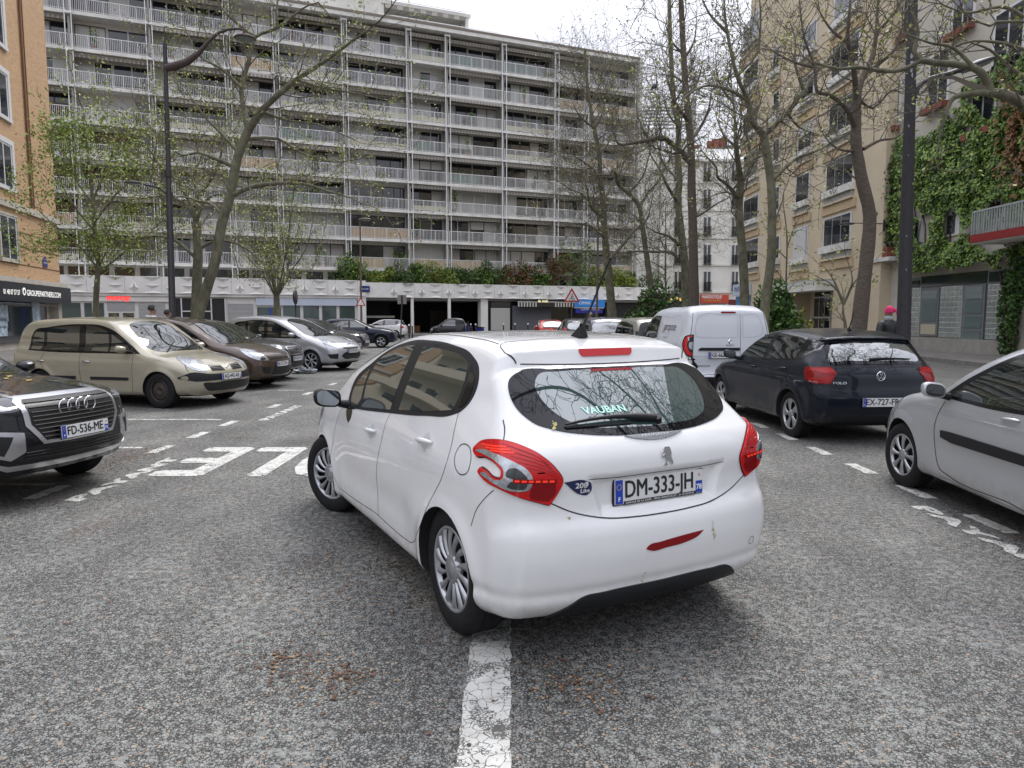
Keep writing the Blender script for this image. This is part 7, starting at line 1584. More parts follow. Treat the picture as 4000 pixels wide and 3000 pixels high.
def tree_R(seed, fn, Y, trunk, limbs, r0, r1, label, bark=M_bark, base=None, leaf=2500, dens=1.0, L=2.2, knob=.04, name='plane_tree', maxlv=3, top=1.0):
    t = Tree(seed); t.maxlv = maxlv; T = pts_at(fn, trunk, Y); b = T[0].copy(); b.z = 0; full = [Vector((b.x,b.y,-.02))]+T if T[0].z > .3 else T; t.limb(full, r0, r1, 12, True, knob, spawn=False)
    tops = T[len(T)//2:]; 
    for i in range(len(tops)-1): 
        seg = (tops[i+1]-tops[i]); n_ = int(seg.length/.6*top)
        for j in range(n_): t.branch(tops[i]+seg*(j/max(1,n_)), seg.normalized(), L*t.r.uniform(.6,1.2), .03, 1)
    for Lm in limbs:
        rr, *P = Lm; t.limb([atY(*fn(*p[:2]), Y+(p[2] if len(p) > 2 else 0)) for p in P], rr, .012, 7, dens=dens, L=L)
    return t.finish(name, label, tuple(b), plane_grp, bark, int(leaf*.42), .042, [M_bud, M_bud2], .05)
tree_L1(); tree_L2(); tree_L3(); tree_L4()
tree_R(11, Z3, 37, [(395,1530),(370,1200),(340,900),(322,600),(300,400),(290,200),(250,0),(215,-200),(190,-420),(175,-640)],
  [(.12,(380,1060,0),(470,960,.5),(560,850,1),(680,740,1),(720,560,0)), (.11,(310,730,0),(220,620,-1),(190,480,-1.5),(140,340,-1)), (.08,(322,600,0),(380,480,1),(440,350,2),(430,200,2)), (.08,(300,400,0),(200,300,-1),(80,220,-1),(-40,150,-1)), (.07,(290,200,0),(380,100,1),(420,-40,1)), (.07,(250,0,0),(140,-90,-1),(60,-240,-1)), (.07,(260,0,0),(330,-160,1),(350,-330,1)), (.06,(340,900,0),(230,800,-1),(120,780,-2),(0,800,-2)), (.06,(330,800,0),(180,560,-1),(60,500,-2),(-60,420,-2)), (.05,(215,-200,0),(120,-330,0),(80,-470,0)), (.05,(215,-200,0),(300,-360,0),(320,-520,0))],
  .27, .06, 'stout plane tree leaning left, standing nearest the blue shop sign', leaf=6000, dens=1.35, L=3.2)
tree_R(12, Z3, 36, [(720,1400),(692,1150),(642,800),(620,650),(560,560),(445,460)], [(.10,(445,460,0),(415,340,-1),(370,380,-1),(250,380,-2),(140,420,-2)), (.09,(620,650,0),(690,520,1),(780,420,1),(820,260,1)), (.07,(520,530,0),(640,400,0),(700,200,0),(720,40,0)), (.05,(640,790,0),(560,700,-1),(470,680,-1)), (.05,(445,460,0),(480,300,0),(560,160,0))], .20, .09, 'bent plane tree whose crown leans left behind the beige car', leaf=2500, dens=1.2, L=2.8)
tree_R(13, Z3, 33, [(990,1400),(985,1100),(950,800),(930,600),(940,420),(928,200),(935,0),(900,-200),(880,-450),(865,-800),(855,-1200)],
  [(.10,(930,1080,0),(880,1010,-.5),(740,1003,-1),(640,1000,-1.5),(530,1000,-2),(440,1010,-2)), (.10,(950,960,0),(860,880,-1),(740,840,-1),(670,790,-1)), (.09,(925,600,0),(850,480,-1),(780,330,-1),(700,200,-1),(690,60,-1)), (.08,(940,420,0),(820,300,1),(760,120,1),(740,-60,1)), (.07,(928,200,0),(1010,60,1),(1040,-120,1)), (.06,(935,0,0),(840,-140,-1),(800,-330,-1)), (.06,(985,1010,0),(1050,900,1),(1130,860,1)), (.05,(900,-200,0),(970,-330,0),(1000,-480,0))], .225, .07, 'tall lichen stained plane tree touching the stout trunk on its left', leaf=3500, dens=1.25, L=2.8)
tree_R(14, Z3, 27, [(1060,1440),(1055,1100),(1050,800),(1040,500),(1040,300),(1030,100),(1010,-120),(990,-350),(975,-600),(960,-900),(945,-1250),(935,-1700)],
  [(.15,(1035,270,0),(970,215,-.6),(900,150,-1),(810,78,-1.5),(700,95,-2),(560,122,-2.5),(450,130,-3),(405,30,-3),(370,-60,-3)), (.10,(1030,100,0),(1120,-20,1),(1180,-160,1),(1200,-330,1)), (.09,(1015,-60,0),(920,-180,-1),(860,-330,-1),(820,-500,-1)), (.09,(1000,-250,0),(1090,-380,1),(1130,-540,1)), (.07,(1060,720,0),(1130,690,1),(1250,610,1),(1350,560,1)), (.06,(975,-600,0),(880,-700,0),(820,-860,0)), (.06,(980,-560,0),(1060,-700,0),(1080,-880,0)), (.05,(700,95,-2),(640,0,-2),(600,-120,-2)), (.06,(990,-350,0),(900,-420,0),(800,-430,0))], .215, .07, 'tall straight plane tree with a scaly brown trunk behind the white van roof', bark=M_bark2, leaf=4200, dens=1.2, L=2.4)
tree_R(15, Z3, 24, [(1470,1450),(1452,1000),(1430,780),(1425,600),(1440,430)], [(.12,(1440,430,0),(1420,300,-.5),(1400,150,-1),(1395,0,-1),(1380,-200,-1),(1350,-450,-1)), (.11,(1445,420,0),(1500,300,.5),(1510,170,1),(1480,0,1),(1500,-200,1),(1520,-450,1)), (.07,(1425,570,0),(1330,460,-1),(1250,400,-1.5),(1240,320,-1.5),(1160,230,-2),(1080,120,-2)), (.06,(1510,280,.5),(1600,170,1),(1680,80,1)), (.05,(1400,150,-1),(1300,60,-1),(1240,-90,-1)), (.05,(1380,-200,-1),(1280,-330,-1),(1240,-470,-1)), (.05,(1480,0,1),(1570,-120,1),(1620,-300,1)), (.05,(1425,600,0),(1330,520,0),(1180,560,0))], .165, .12, 'forked plane tree in front of the edge of the tan building', leaf=3000, dens=1.3, L=2.0)
tree_R(16, Z6, 20, [(455,1530),(462,1400),(488,1200),(492,1050),(488,850),(452,620)], [(.10,(452,620,0),(400,560,-.5),(385,470,-.5),(330,350,-1),(285,150,-1),(270,0,-1),(260,-200,-1)), (.10,(455,620,0),(560,520,.5),(640,420,.7),(700,330,1),(780,250,1),(850,130,1),(850,-60,1)), (.06,(500,830,0),(560,770,.4),(620,725,.6),(720,690,.8),(800,630,1),(860,610,1)), (.06,(385,470,-.5),(280,410,-1),(170,400,-1.5),(60,470,-2)), (.05,(560,520,.5),(620,590,.7),(700,620,1)), (.05,(330,350,-1),(420,250,-1),(440,100,-1),(430,-60,-1)), (.05,(640,420,.7),(600,300,.5),(600,180,.5),(560,60,.5)), (.05,(285,150,-1),(200,60,-1),(150,-60,-1))], .15, .105, 'mossy twisted plane tree beside the dark green bush', leaf=2600, dens=1.35, L=1.9)
tree_R(17, Z6, 16, [(895,1530),(912,1350),(930,1200),(945,1000),(912,850),(885,700),(880,600),(884,450)], [(.10,(884,450,0),(905,370,.1),(955,270,.2),(975,150,.3),(985,0,.3),(990,-200,.3)), (.075,(884,470,0),(872,330,-.4),(845,200,-.8),(850,60,-1),(870,-120,-1)), (.065,(878,590,0),(835,500,-.5),(760,440,-.8),(700,420,-1),(690,310,-1),(640,170,-1.2),(620,0,-1.2)), (.06,(905,370,.1),(980,300,.2),(1060,230,.2),(1100,120,.2),(1180,40,.2)), (.045,(915,690,0),(990,650,.3),(1060,640,.4),(1110,600,.4)), (.04,(884,450,0),(960,500,.3),(1040,420,.4),(1090,430,.4)), (.04,(690,310,-1),(600,290,-1),(500,240,-1)), (.04,(845,200,-.8),(760,130,-.8),(700,30,-.8)), (.04,(870,700,0),(800,690,-.4),(740,640,-.6)), (.04,(975,150,.3),(1060,60,.3),(1120,-60,.3))], .185, .10, 'thick scaly trunked plane tree just left of the tall black lamp post', bark=M_bark2, leaf=1500, dens=1.3, L=1.6, knob=.07)
# tree standing outside the frame on the right whose boughs reach in
t = Tree(18); b = Vector((12.5, 11.5, 0)); t.limb([b-Vector((0,0,.02)), b+Vector((0,0,2.5)), b+Vector((-.2,.1,4.2)), b+Vector((-.2,.2,6.5)), b+Vector((.1,.2,9))], .2, .06, 10, True, .05, dens=.8, L=2.4, start=.5)
Q = lambda L, Y=11.5: [atY(*Z6(*p), Y) for p in L]
t.limb([b+Vector((-.2,.1,4.2))]+Q([(1760,520),(1659,482),(1570,438),(1500,430)]), .10, .075, 8, dens=.5, L=1.2)
t.limb(Q([(1500,430),(1420,432),(1335,452),(1300,520),(1275,590)]), .06, .02, 7, dens=.9, L=1.0)
t.limb(Q([(1505,430),(1480,360),(1430,315),(1340,298),(1240,290),(1180,282),(1130,310),(1040,330),(900,312),(800,318),(690,290)]), .07, .02, 7, dens=1.1, L=1.4)
t.limb(Q([(1180,282),(1150,230),(1170,150),(1140,40),(1150,-60)]), .035, .015, 6, dens=1.2, L=1.1)
t.limb(Q([(1430,315),(1330,220),(1230,200),(1120,160)], 11.2), .035, .012, 6, dens=1.1, L=1.2); t.limb(Q([(1659,230),(1560,200),(1420,190),(1300,230)], 11.8), .035, .012, 6, dens=1.1, L=1.2); t.limb(Q([(1659,80),(1560,30),(1400,60),(1280,20)], 12), .035, .012, 6, dens=1.2, L=1.4)
t.limb([b+Vector((-.2,.2,6.0))]+Q([(1659,100),(1500,120),(1380,60)], 11.8), .05, .012, 6, dens=1.0, L=1.4); t.limb(Q([(1659,360),(1580,300),(1500,230),(1420,200)], 11.9), .04, .012, 6, dens=1.0, L=1.2)
t.finish('plane_tree', 'plane tree mostly outside the right edge, its bough crossing the black lamp post', tuple(b), plane_grp, M_bark, 1400, .035, [M_bud, M_leafs[6]], .08)
# young trees
def sapling(seed, fn, Y, trunk, limbs, r0, label, leaf=300, L=.9, leafm=None):
    t = Tree(seed); t.maxlv = 2; t.minr = .005; T = pts_at(fn, trunk, Y); b = T[0].copy(); b.z = 0; t.limb([Vector((b.x,b.y,-.02))]+T, r0, .015, 8, True, .03, dens=.5, L=L, start=.4)
    for rr, *P in limbs: t.limb([atY(*fn(*p), Y) for p in P], rr, .008, 6, dens=.9, L=L)
    t.finish('young_tree', label, tuple(b), plane_grp, M_bark, leaf, .04, leafm or [M_bud, M_bud2], .08)
sapling(31, Z3, 38, [(835,1450),(828,1200),(830,900),(830,620)], [(.04,(828,1230),(760,1150),(650,1120)), (.04,(830,1150),(700,1080),(600,1100))], .10, 'thin young tree left of the tall plane pair')
sapling(32, Z6, 22, [(562,1530),(558,1300),(562,1100),(545,950)], [(.02,(560,1320),(520,1260),(470,1200)), (.02,(562,1150),(600,1040),(640,990)), (.02,(562,1200),(500,1130),(480,1060))], .05, 'very thin bare sapling between the tan entrance and the green bush')
sapling(33, Z6, 19, [(833,1530),(822,1450),(822,1400)], [(.05,(822,1400),(800,1350),(780,1300),(740,1240)), (.045,(822,1410),(850,1350),(865,1290),(840,1200)), (.03,(800,1350),(760,1310),(700,1280)), (.03,(850,1350),(880,1300),(940,1230))], .07, 'low bare forked tree right of the tan building entrance')
# bare trees behind the viewpoint, seen in car windows
src = [o for o in bpy.data.objects if o.name.startswith('plane_tree') and o.parent is None]
def mirror_tree(src, loc, rz, label, sc_=1): c = copy_tree(src); c.location = loc; c.rotation_euler = (0,0,rz); c.scale = (sc_,)*3; c['label'] = label
t = Tree(77); t.minr = .008; b = Vector((6.4,4.6,0)); t.limb([b-Vector((0,0,.02)), b+Vector((.1,0,3)), b+Vector((0,.1,5.5))], .2, .15, 10, True, .05, spawn=False)
for k in range(8):
    a = k*.571*2; e = (.5,.85,1.15)[k % 3]; ln = 7.5; d = Vector((math.cos(a)*math.cos(e), math.sin(a)*math.cos(e), math.sin(e))); p0 = b+Vector((0,.1,4.2+.12*k))
    sd = Vector((-d.y, d.x, .2)); t.limb([p0, p0+d*ln*.3+sd*.5, p0+d*ln*.6-sd*.7+Vector((0,0,.5)), p0+d*ln+sd*.6+Vector((0,0,1.3))], .10, .02, 7, dens=.75, L=2.8)
t.finish('plane_tree', 'plane tree just outside the right edge, arching over the road', tuple(b), plane_grp, M_bark, 500, .04, [M_bud], .1)
mirror_tree(src[2], (7.2,-4.5,0), 2.2, 'plane tree behind the viewpoint on the right', .7)
mirror_tree(src[1], (-4,-9,0), 4.0, 'plane tree behind the viewpoint on the left', .9)
bush('evergreen_bush', 'wide dark green bush behind the beige car, left of the white van', 'bush', (5.75, 29.5, 0), (2.1,1.3,2.5), 5200, .10, [M_leafs[0],M_leafs[1],M_leafs[5]], 60)
bush('evergreen_bush', 'dark green bush in front of the tan building beside its entrance', 'bush', (7.75, 20.8, 0), (1.0,.9,2.5), 3800, .08, [M_leafs[0],M_leafs[1],M_leafs[1]], 61)
bush('leafy_shrub', 'bright yellow green shrub at the foot of the thin sapling', 'bush', (8.55, 21.2, 0), (.9,.6,1.9), 260, .085, [M_leafs[2],M_leafs[4]], 62)
bush('climbing_shrub', 'dark green climber at the right end of the glass block wall', 'plant', tuple(Fp.world(fh(2175,1100)[0], -.3, .3)), (.8,.5,3.4), 2600, .09, [M_leafs[0],M_leafs[1]], 63)
# ------------------------------------------------------------------ street furniture
M_pole = mat('pole_dark', (.028,.027,.032), .5, var=.2, vscale=10); M_polb = mat('pole_brown', (.09,.065,.05), .5); M_lampg = mat('lamp_glass', (.16,.18,.17), .2, coat=1); M_chip = mat('bare_metal_patch', (.35,.36,.38), .5)
def lamp_head(m, p, d, L=.62, w=.22, hgt=.09):
    """flat oval lantern, p = centre, d = horizontal unit direction; glass below"""
    d = Vector(d).normalized(); s = Vector((-d.y, d.x, 0)); p = Vector(p); up = Vector((0,0,1)); n = 24; rings = []
    for z, k in ((-.35,.90),(-.1,1.0),(.25,.92),(.65,.62),(1.0,.12)): rings.append([p+d*(math.cos(2*math.pi*i/n)*L*k)+s*(math.sin(2*math.pi*i/n)*w*k)+up*(z*hgt) for i in range(n)])
    vs = [v for r in rings for v in r]; m.add(vs, [(j*n+i, j*n+(i+1)%n, (j+1)*n+(i+1)%n, (j+1)*n+i) for j in range(4) for i in range(n)]+[tuple(range(4*n,5*n))], 0, True)
    rb = []
    for z, k in ((-.35,.88),(-.8,.72),(-1.0,.3)): rb.append([p+d*(math.cos(2*math.pi*i/n)*L*k)+s*(math.sin(2*math.pi*i/n)*w*k)+up*(z*hgt) for i in range(n)])
    return [v for r in rb for v in r], [(j*n+i, j*n+(i+1)%n, (j+1)*n+(i+1)%n, (j+1)*n+i) for j in range(2) for i in range(n)]+[tuple(range(2*n,3*n))]
def lamp_glass(g, vf): g.add(vf[0], vf[1], 0, True)
# left lamp
Y = 20; t0 = atY(171.5,316,Y); t0.z = 0; t = thing('street_lamp', 'tall dark street lamp with long curved arm and small lower arm behind the left cars', 'street lamp', tuple(t0)); rel = lambda u, v, dy=0: atY(u, v, Y+dy)-t0
top = rel(164.8, 40); m = MB(); ax = Vector((top.x, top.y, 0)); hh = top.z
m.tube([(0,0,0),(0,0,1.0),(ax.x*.1,0,1.05),(ax.x*.55,0,hh*.55),(ax.x*.56,0,hh*.56),(ax.x,0,hh-.1)], [.13,.12,.095,.085,.07,.055], 12, 0); m.tube([(ax.x,0,hh-.1),(ax.x,0,hh+.35)], [.03,.01], 6); m.tube([(ax.x*.5,0,hh*.60),(ax.x*.5,0,hh*.62)], .10, 12); m.build('pole', [M_pole], t)
m = MB(); m.tube([rel(*p) for p in ((166,68),(174,66.5),(187,62),(199,53),(208,42),(218,33),(228,29.5),(240,28.6),(244,30.5))], [.10,.12,.10,.07,.05,.04,.035,.03,.03], 8, 0); g = MB(); c = rel(245,38.2); m.tube([rel(244,30), c+Vector((0,0,.06))], .04, 8); lamp_glass(g, lamp_head(m, c, (1,.1,0), .30, .28, .10)); a = m.build('arm', [mat('arm_rusty', (.06,.04,.035), .6)], t); g.build('lamp_glass', [M_lampg], a)
m = MB(); m.tube([rel(*p) for p in ((169,200),(166,193),(160,188),(151,186),(144,184.5))], [.035,.032,.03,.028,.03], 8, 0); g = MB(); lamp_glass(g, lamp_head(m, rel(132.5,182.5), (-1,-.1,.0), .24, .11, .06)); a = m.build('lower_arm', [M_pole], t); g.build('lamp_glass', [M_lampg], a)
# right lamp post, octagonal
Y = 13.4; t0 = atY(903,345,Y); t0.z = 0; t = thing('street_lamp', 'thick black octagonal lamp post with scratched paint, in front of the ivy wall', 'street lamp', tuple(t0)); top = atY(914.5,-60,Y)-t0
m = MB(); m.tube([(0,0,0),(0,0,.02),(top.x*.02,0,1.3),(top.x,0,top.z)], [.155,.14,.13,.078], 8, 0, smooth=False); m.build('pole', [M_pole], t)
rnd = random.Random(6); m = MB(); C0 = Vector((0,0,CAM_H))
for u, v, du, dv in ((911.5,56,1.6,3.0),(911.8,62,2.0,1.5),(911.2,69,1.6,3.4),(912.3,75,1.0,3.0),(910,66,1.2,2.0),(908.8,126,.7,2.2),(908.3,155,.5,.8),(906.6,236,.8,.8),(906.2,270,.5,2.0)):
    P_ = []
    for i in range(9):
        a = i*.698; P_.append((u+du*math.cos(a)*rnd.uniform(.5,1.2), v+dv*math.sin(a)*rnd.uniform(.5,1.2)))
    m.add([atY(a, b_, Y-.137)-t0 for a, b_ in P_], [tuple(range(9))])
m.build('paint_scratch', [M_chip], t)
rel = lambda u, v, dy=0: atY(u, v, Y+dy)-t0
m = MB(); m.tube([rel(*p) for p in ((915,98),(917,90),(922,83),(930,78.5),(940,75.5),(950,73.5),(962,69))], [.05,.045,.042,.04,.04,.045,.05], 8); g = MB(); c = rel(977,64.5); lamp_glass(g, lamp_head(m, c, (.93,-.2,.33), .34, .14, .08)); a = m.build('arm', [M_pole], t); g.build('lamp_glass', [M_lampg], a)
# thinner brown poles far away
for u0, u1, vt, Y, lb in ((361.5,360,220,52,'thin brown lamp post with an oval head in front of the white podium corner'), (596.5,598.5,205,44,'thin brown lamp post beside the blue shop sign')):
    t0 = atY(u0,330,Y); t0.z = 0; t = thing('street_lamp', lb, 'street lamp', tuple(t0), 0, 'thin brown lamp posts'); tp = atY(u1,vt,Y)-t0
    m = MB(); m.tube([(0,0,0),(0,0,1.1),(tp.x*.1,0,1.15),(tp.x,0,tp.z)], [.12,.11,.085,.05], 10); m.build('pole', [M_polb], t); m = MB(); g = MB(); lamp_glass(g, lamp_head(m, tp+Vector((.35,0,.05)), (1,0,0), .5, .25, .12)); m.tube([tp-Vector((0,0,.05)), tp+Vector((.1,0,.06))], .05, 6); a = m.build('lantern', [M_polb], t); g.build('lamp_glass', [M_lampg], a)
# wall lamp on the tan building
a_, z_ = E_.hit(*fz(1118,350)); t = thing('wall_lamp', 'small dark wall lamp on a bracket at the end of the tan building', 'wall lamp', E_.world(a_, 0, z_), E_.rz); m = MB(); m.tube([(0,-.02,0),(-.3,-.5,.05),(-.5,-1.2,.10)], [.03,.025,.02], 6); m.box(-.05,.05,-.05,0,-.35,.2); g = MB(); lamp_glass(g, lamp_head(m, (-.6,-1.5,.08), (-.3,-1,0), .38, .16, .07)); m.build('bracket', [M_pole], t); g.build('lamp_glass', [M_lampg], t)
# warning sign: red triangle with a cyclist
Y = 45; t0 = atY(571.5,330,Y); t0.z = 0; t = thing('warning_sign', 'red bordered triangular cyclist warning sign on a thin post', 'sign', tuple(t0)); c = atY(571.7,297,Y)-t0
m = MB(); m.tube([(0,0,0),(0,0,c.z+.2)], .035, 8); m.build('post', [M_polb], t)
def tri(r): return [(r*math.sin(a), r*math.cos(a)) for a in (0, 2*math.pi/3, 4*math.pi/3)]
m = MB(); r_ = .60; m.prism([(c.x+x, c.z-.02+z) for x, z in tri(r_)], 'y', -.06, -.04, 0); m.prism([(c.x+x, c.z-.02+z) for x, z in tri(r_*.70)], 'y', -.068, -.061, 1); m.build('sign_face', [mat('sign_red_border', (.40,.02,.02), .4), M_white], t)
m = MB()
for sx in (-.11,.11): m.lathe([(.070,-.075),(.085,-.075)], 'y', (c.x+sx,0,c.z-.15), 16)
for a, b_ in (((-.11,-.15),(0,-.03)),((0,-.03),(.11,-.15)),((0,-.03),(.02,.10)),((.02,.10),(-.06,-.02)),((.02,.08),(.10,.0))): m.tube([(c.x+a[0],-.075,c.z+a[1]),(c.x+b_[0],-.075,c.z+b_[1])], .014, 5)
m.lathe([(0,-.08),(.035,-.078)], 'y', (c.x+.03,0,c.z+.15), 10); m.build('cyclist_symbol', [M_ink], t)
# back of a square sign
Y = 50; t0 = atY(400.5,335,Y); t0.z = 0; t = thing('road_sign_back', 'grey back of a square sign on a dark post before the arcade', 'sign', tuple(t0)); c = atY(402,299.5,Y)-t0
m = MB(); m.box(c.x-.32, c.x+.32, -.02, 0, c.z-.32, c.z+.32, 0); m.box(c.x-.06, c.x+.06, -.06, -.021, c.z-.3, c.z+.3, 1); m.build('sign_plate', [mat('sign_back_grey', (.22,.21,.19), .6), M_pole], t); m = MB(); m.tube([(0,0,0),(c.x,-.02,c.z)], .05, 8); m.build('post', [M_pole], t)
# black sign seen edge-on
Y = 40; t0 = atY(296,322,Y); t0.z = 0; t = thing('sign_seen_edge_on', 'round black sign seen nearly edge-on before the bank windows', 'sign', tuple(t0)); m = MB(); m.tube([(0,0,0),(0,0,3.1)], .035, 8); m.build('post', [M_pole], t); m = MB(); m.lathe([(0,-.02),(.42,-.02),(.42,.02),(0,.02)], 'x', (0,0,2.75), 20); m.tube([(0,0,2.1),(0,0,2.3)], .06, 8); m.build('sign_plate', [M_pole], t)
t0 = atY(364,330,51.5); t0.z = 0; t = thing('small_warning_sign', 'small red and white triangular sign low on the thin brown lamp post', 'sign', (t0.x-.15, t0.y-.25, atY(362.5,303,51.5).z)); m = MB(); m.prism([(x*.42, z*.42) for x, z in tri(1)], 'y', -.02, 0, 0); m.prism([(x*.28, z*.28) for x, z in tri(1)], 'y', -.026, -.021, 1); m.build('sign_face', [MATS['sign_red_border'], M_white], t)
# bollards
m = MB(); m.lathe([(.06,0),(.06,.95),(.05,.99),(0,1.0)], 'z', (0,0,0), 10, 0); bo = None; bs = []
def bollard(): t = thing('bollard', '', 'bollard', (0,0,0), 0, 'black bollards with white tops before the arcade'); m = MB(); m.lathe([(.075,0),(.06,.05),(.055,.93)], 'z', (0,0,0), 10); m.build('post', [M_pole], t); m = MB(); m.lathe([(.05,.93),(.07,.98),(.06,1.05),(0,1.08)], 'z', (0,0,0), 10); m.build('white_cap', [M_white], t); return t
b0 = bollard()
bl_ = [(403.5,55,'leftmost of the bollards, beside the dark post with the square sign'),(409,55,'bollard just left of the first arcade column'),(412.2,55.5,'bollard touching the first arcade column in view'),(466,60,'left bollard of the three behind the scooters'),(470.8,60,'middle bollard of the three behind the scooters'),(475.6,60,'right bollard of the three behind the scooters'),(503.5,63,'bollard in front of the black shop window'),(515,63.5,'bollard at the left edge of the roller shutter'),(528,64,'bollard in the middle of the roller shutter')]
for i, (u, Y, lb) in enumerate(bl_): o = b0 if i == 0 else copy_tree(b0); p = atY(u, 320, Y); o.location = (p.x, Y, 0 if Y < 58 else .0); o['label'] = lb
# scooters
def scooter(loc, rz, label, paint, group='scooters by the arcade'):
    t = thing('motor_scooter', label, 'scooter', loc, rz, group)
    for x in (-.62,.62): w = MB(); w.lathe([(.15,-.05),(.23,-.05),(.25,0),(.23,.05),(.15,.05)], 'y', (x,0,.25), 20); wo = w.build('wheel', [M_rub], t); r = MB(); r.lathe([(0,-.03),(.15,-.03),(.15,.03),(0,.03)], 'y', (x,0,.25), 14); r.build('rim', [M_silv], wo)
    b = MB(); b.prism([(-.85,.45),(-.80,.72),(-.2,.74),(-.10,.45),(.20,.33),(.40,.35),(.50,.95),(.58,.97),(.62,.60),(.75,.55),(.60,.50),(.50,.25),(-.15,.22),(-.3,.35),(-.7,.40)], 'y', -.17, .17); b.build('body', [paint], t)
    s = MB(); s.prism([(-.88,.73),(-.85,.80),(-.5,.84),(-.15,.78),(-.15,.73)], 'y', -.15, .15); s.build('saddle', [M_plas], t); h = MB(); h.tube([(.48,-.33,1.05),(.53,0,1.02),(.48,.33,1.05)], .022, 6); h.tube([(.50,.28,1.06),(.46,.33,1.25)], .012, 5); h.prism([(.50,.95),(.60,.92),(.50,1.30),(.44,1.32)], 'y', -.14, .14); h.build('handlebar', [M_plas], t); return t
p = atY(474,330,57.5); scooter((p.x, 57.5, 0), R(172), 'blue scooter with a tan saddle parked right of the tiny black car', mat('paint_scooter_blue', (.02,.03,.16), .3, coat=1))
p = atY(469,330,59); scooter((p.x-.2, 59, 0), R(120), 'dark scooter partly behind the blue one', M_black)
p = atY(555,330,57); scooter((p.x, 57, 0), R(100), 'red scooter standing right of the roller shutter', mat('paint_scooter_red', (.45,.03,.02), .3, coat=1))

# ------------------------------------------------------------------ people
M_skin = mat('skin', (.30,.17,.11), .6)
def person(label, loc, rz, jacket, trousers, hair, height=1.74, arms='down', head_turn=0):
    """one continuous skinned body: skin, jacket and trousers are areas of it; faces +y before rotation"""
    k = height/1.75; J = {'pelvis': ((0,0,.95),.145,.11), 'waist': ((0,0,1.08),.135,.10), 'chest': ((0,.01,1.28),.165,.115), 'neckb': ((0,0,1.44),.09,.08), 'neck': ((0,.01,1.50),.055,.055), 'head': ((0,.02,1.60),.078,.09), 'crown': ((0,.01,1.69),.068,.078)}
    E2 = [('pelvis','waist'),('waist','chest'),('chest','neckb'),('neckb','neck'),('neck','head'),('head','crown')]
    for s, n_ in ((1,'l'),(-1,'r')):
        fw = .10 if n_ == 'l' else -.06
        J.update({'sh'+n_: ((s*.185,0,1.40),.072,.07), 'el'+n_: ((s*.245,-.02,1.13),.052,.05), 'wr'+n_: ((s*.235,.10,.90),.035,.032), 'pa'+n_: ((s*.232,.13,.83),.034,.018),
                  'hip'+n_: ((s*.095,0,.88),.095,.095), 'kn'+n_: ((s*.10,fw*.6+.03,.50),.062,.062), 'an'+n_: ((s*.10,fw,.10),.042,.045), 'to'+n_: ((s*.11,fw+.15,.04),.045,.03)})
        E2 += [('chest','sh'+n_),('sh'+n_,'el'+n_),('el'+n_,'wr'+n_),('wr'+n_,'pa'+n_),('pelvis','hip'+n_),('hip'+n_,'kn'+n_),('kn'+n_,'an'+n_),('an'+n_,'to'+n_)]
        for f in range(4):
            a = (s*(.232-.0), .13+.024*(f-1.5), .83); b_ = (a[0], a[1]+.006, .775-.006*abs(f-1.3)); c_ = (a[0]-s*.012, a[1]+.012, b_[2]-.035)
            J['f%d%s' % (f,n_)] = (b_,.009,.009); J['g%d%s' % (f,n_)] = (c_,.008,.008); E2 += [('pa'+n_,'f%d%s' % (f,n_)),('f%d%s' % (f,n_),'g%d%s' % (f,n_))]
        J['th'+n_] = ((s*.215,.175,.80),.010,.010); E2.append(('pa'+n_,'th'+n_))
    names = list(J); idx = {n_: i for i, n_ in enumerate(names)}
    me = bpy.data.meshes.new('body'); me.from_pydata([tuple(c_*k for c_ in J[n_][0]) for n_ in names], [(idx[a], idx[b_]) for a, b_ in E2], []); me.update()
    o = bpy.data.objects.new('body', me); col.objects.link(o); md = o.modifiers.new('s', 'SKIN'); sv = me.skin_vertices[0].data
    for i, n_ in enumerate(names): sv[i].radius = (J[n_][1]*k, J[n_][2]*k); sv[i].use_root = n_ == 'pelvis'
    md.use_smooth_shade = True; m2 = o.modifiers.new('u', 'SUBSURF'); m2.levels = 2; m2.render_levels = 2; bpy.context.view_layer.update()
    me2 = bpy.data.meshes.new_from_object(o.evaluated_get(bpy.context.evaluated_depsgraph_get())); bpy.data.objects.remove(o)
    for v in me2.vertices:
        x, y, z = v.co/k
        if z > 1.49: # face: brow, nose, chin
            if y > .05: v.co.y += k*(.020*math.exp(-((x/.012)**2+((z-1.60)/.022)**2))-.008*math.exp(-(((abs(x)-.03)/.015)**2+((z-1.625)/.012)**2))+.006*math.exp(-((z-1.545)/.02)**2))
        elif z > .86 and abs(x) < .30: n_ = noise.noise(v.co*9)*.008; v.co += v.normal*(.012+n_)
        elif z > .1: v.co += v.normal*(.008+noise.noise(v.co*8)*.006)
    for m_ in (M_skin, jacket, trousers, M_plas): me2.materials.append(m_)
    for p in me2.polygons:
        z = p.center.z/k; x = abs(p.center.x/k); p.use_smooth = True
        p.material_index = 3 if z < .10 else (0 if z > 1.475 or (x > .17 and z < .90) else (1 if z > .86 or x > .19 else 2))
    t = thing('person', label, 'person', loc, rz); link('body', me2, t)
    if hair:
        hm, kind = hair; b = bmesh.new(); bmesh.ops.create_icosphere(b, subdivisions=3, radius=1)
        for v in list(b.verts):
            if v.co.z < -.35 or (v.co.y > .55 and v.co.z < .35): b.verts.remove(v)
        for v in b.verts: n_ = 1+noise.noise(v.co*3)*.10; v.co = Vector((v.co.x*.092*n_, v.co.y*.105*n_-.0, v.co.z*.115*n_+1.645))*k
        hme = bpy.data.meshes.new('hair'); b.to_mesh(hme); b.free(); [setattr(p, 'use_smooth', True) for p in hme.polygons]; link(kind, hme, t, [hm])
    return t
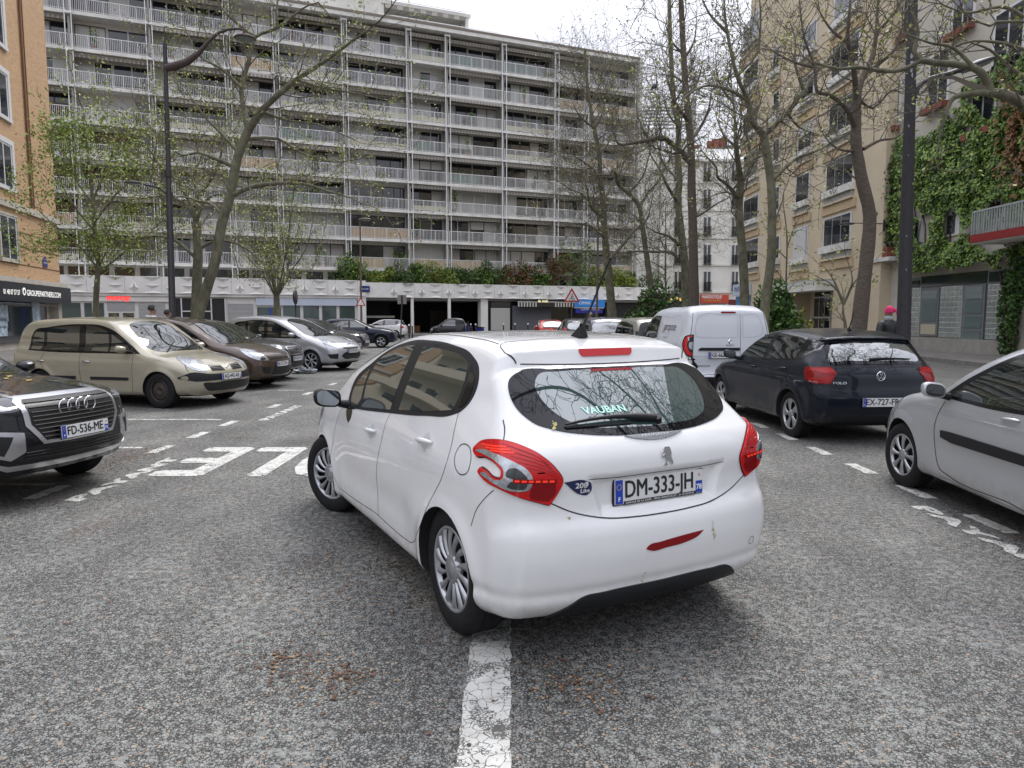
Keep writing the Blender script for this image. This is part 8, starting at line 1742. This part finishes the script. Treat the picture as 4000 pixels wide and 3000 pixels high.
M_pink = mat('cloth_pink', (.62,.03,.14), .8, var=.3, vscale=25); M_leath = mat('leather_black', (.022,.024,.026), .4, var=.3, vscale=12, bump=.3, bscale=30); M_wjack = mat('jacket_white', (.55,.55,.57), .8); M_navy = mat('cloth_navy', (.015,.02,.05), .8); M_hair = mat('hair_dark', (.015,.012,.01), .6); M_hairb = mat('hair_brown', (.12,.05,.02), .6); M_hairg = mat('hair_grey', (.25,.24,.22), .7); M_jean = mat('jeans', (.03,.04,.07), .8); M_yel = mat('cloth_yellow', (.5,.36,.04), .8)
Y = 14.4; p = atY(888.5, 330, Y); pp = person('person in a pink headscarf and black leather jacket seen from behind beside the lamp post', (p.x, Y, .12), R(8), M_leath, M_jean, (M_pink, 'headscarf'), 1.72)
m = MB(); m.lathe([(.062,1.44),(.085,1.47),(.075,1.515),(.058,1.52)], 'z', (0,.005,0), 16); m.build('scarf', [mat('scarf_pale', (.35,.42,.45), .9, var=.4, vscale=30)], pp)
m = MB(); m.tube([(.06,.02-.09,1.66),(.085,-.12,1.60),(.07,-.13,1.55)], [.03,.025,.01], 8); m.build('headscarf_knot', [M_pink], pp)
Y = 19.3; p = atY(153, 330, Y); pw = person('person in a white hooded jacket with a navy rucksack walking behind the left cars', (p.x, Y, .15), R(-50), M_wjack, M_jean, (M_hair, 'hair'), 1.80)
m = MB(); m.prism([(-.14,1.0),(.14,1.0),(.16,1.30),(.10,1.42),(-.10,1.42),(-.16,1.30)], 'y', -.30, -.13); m.build('rucksack', [M_navy], pw); m = MB(); m.tube([(-.13,-.07,1.44),(0,-.13,1.48),(.13,-.07,1.44)], .055, 8); m.build('hood', [M_wjack], pw)
Y = 19.8; p = atY(168.5, 330, Y); person('dark haired person in a black coat right behind the white jacketed one', (p.x, Y, .15), R(-60), M_navy, M_jean, (M_hair, 'hair'), 1.68)
Y = 23; p = atY(193.5, 330, Y); person('person with light brown hair standing in front of the leaning plane tree', (p.x, Y-2.6, 0), R(120), M_leath, M_jean, (M_hairb, 'hair'), 1.62)
Y = 38; p = atY(590.5, 330, Y); person('grey haired person with a yellow collar standing by the blue shop sign', (p.x, Y, .1), R(30), M_yel, M_jean, (M_hairg, 'hair'), 1.76)
p = atY(655, 86, 25.6); m = MB(); m.lathe([(0,-.17),(.05,-.14),(.085,-.03),(.075,.06),(.04,.12),(0,.14)], 'x', (0,0,0), 12); m.lathe([(0,.10),(.035,.12),(.04,.16),(0,.20)], 'x', (0,0,.07), 10); m.prism([(-.30,-.02),(-.12,.03),(-.12,-.04)], 'y', -.03, .03); o = m.build('pigeon', [mat('feathers_grey', (.06,.065,.08), .7)]); o.location = p; o.rotation_euler = (0,R(-35),R(20)); tag(o, 'dark grey pigeon perched on a bough of the scaly trunked plane tree', 'bird')
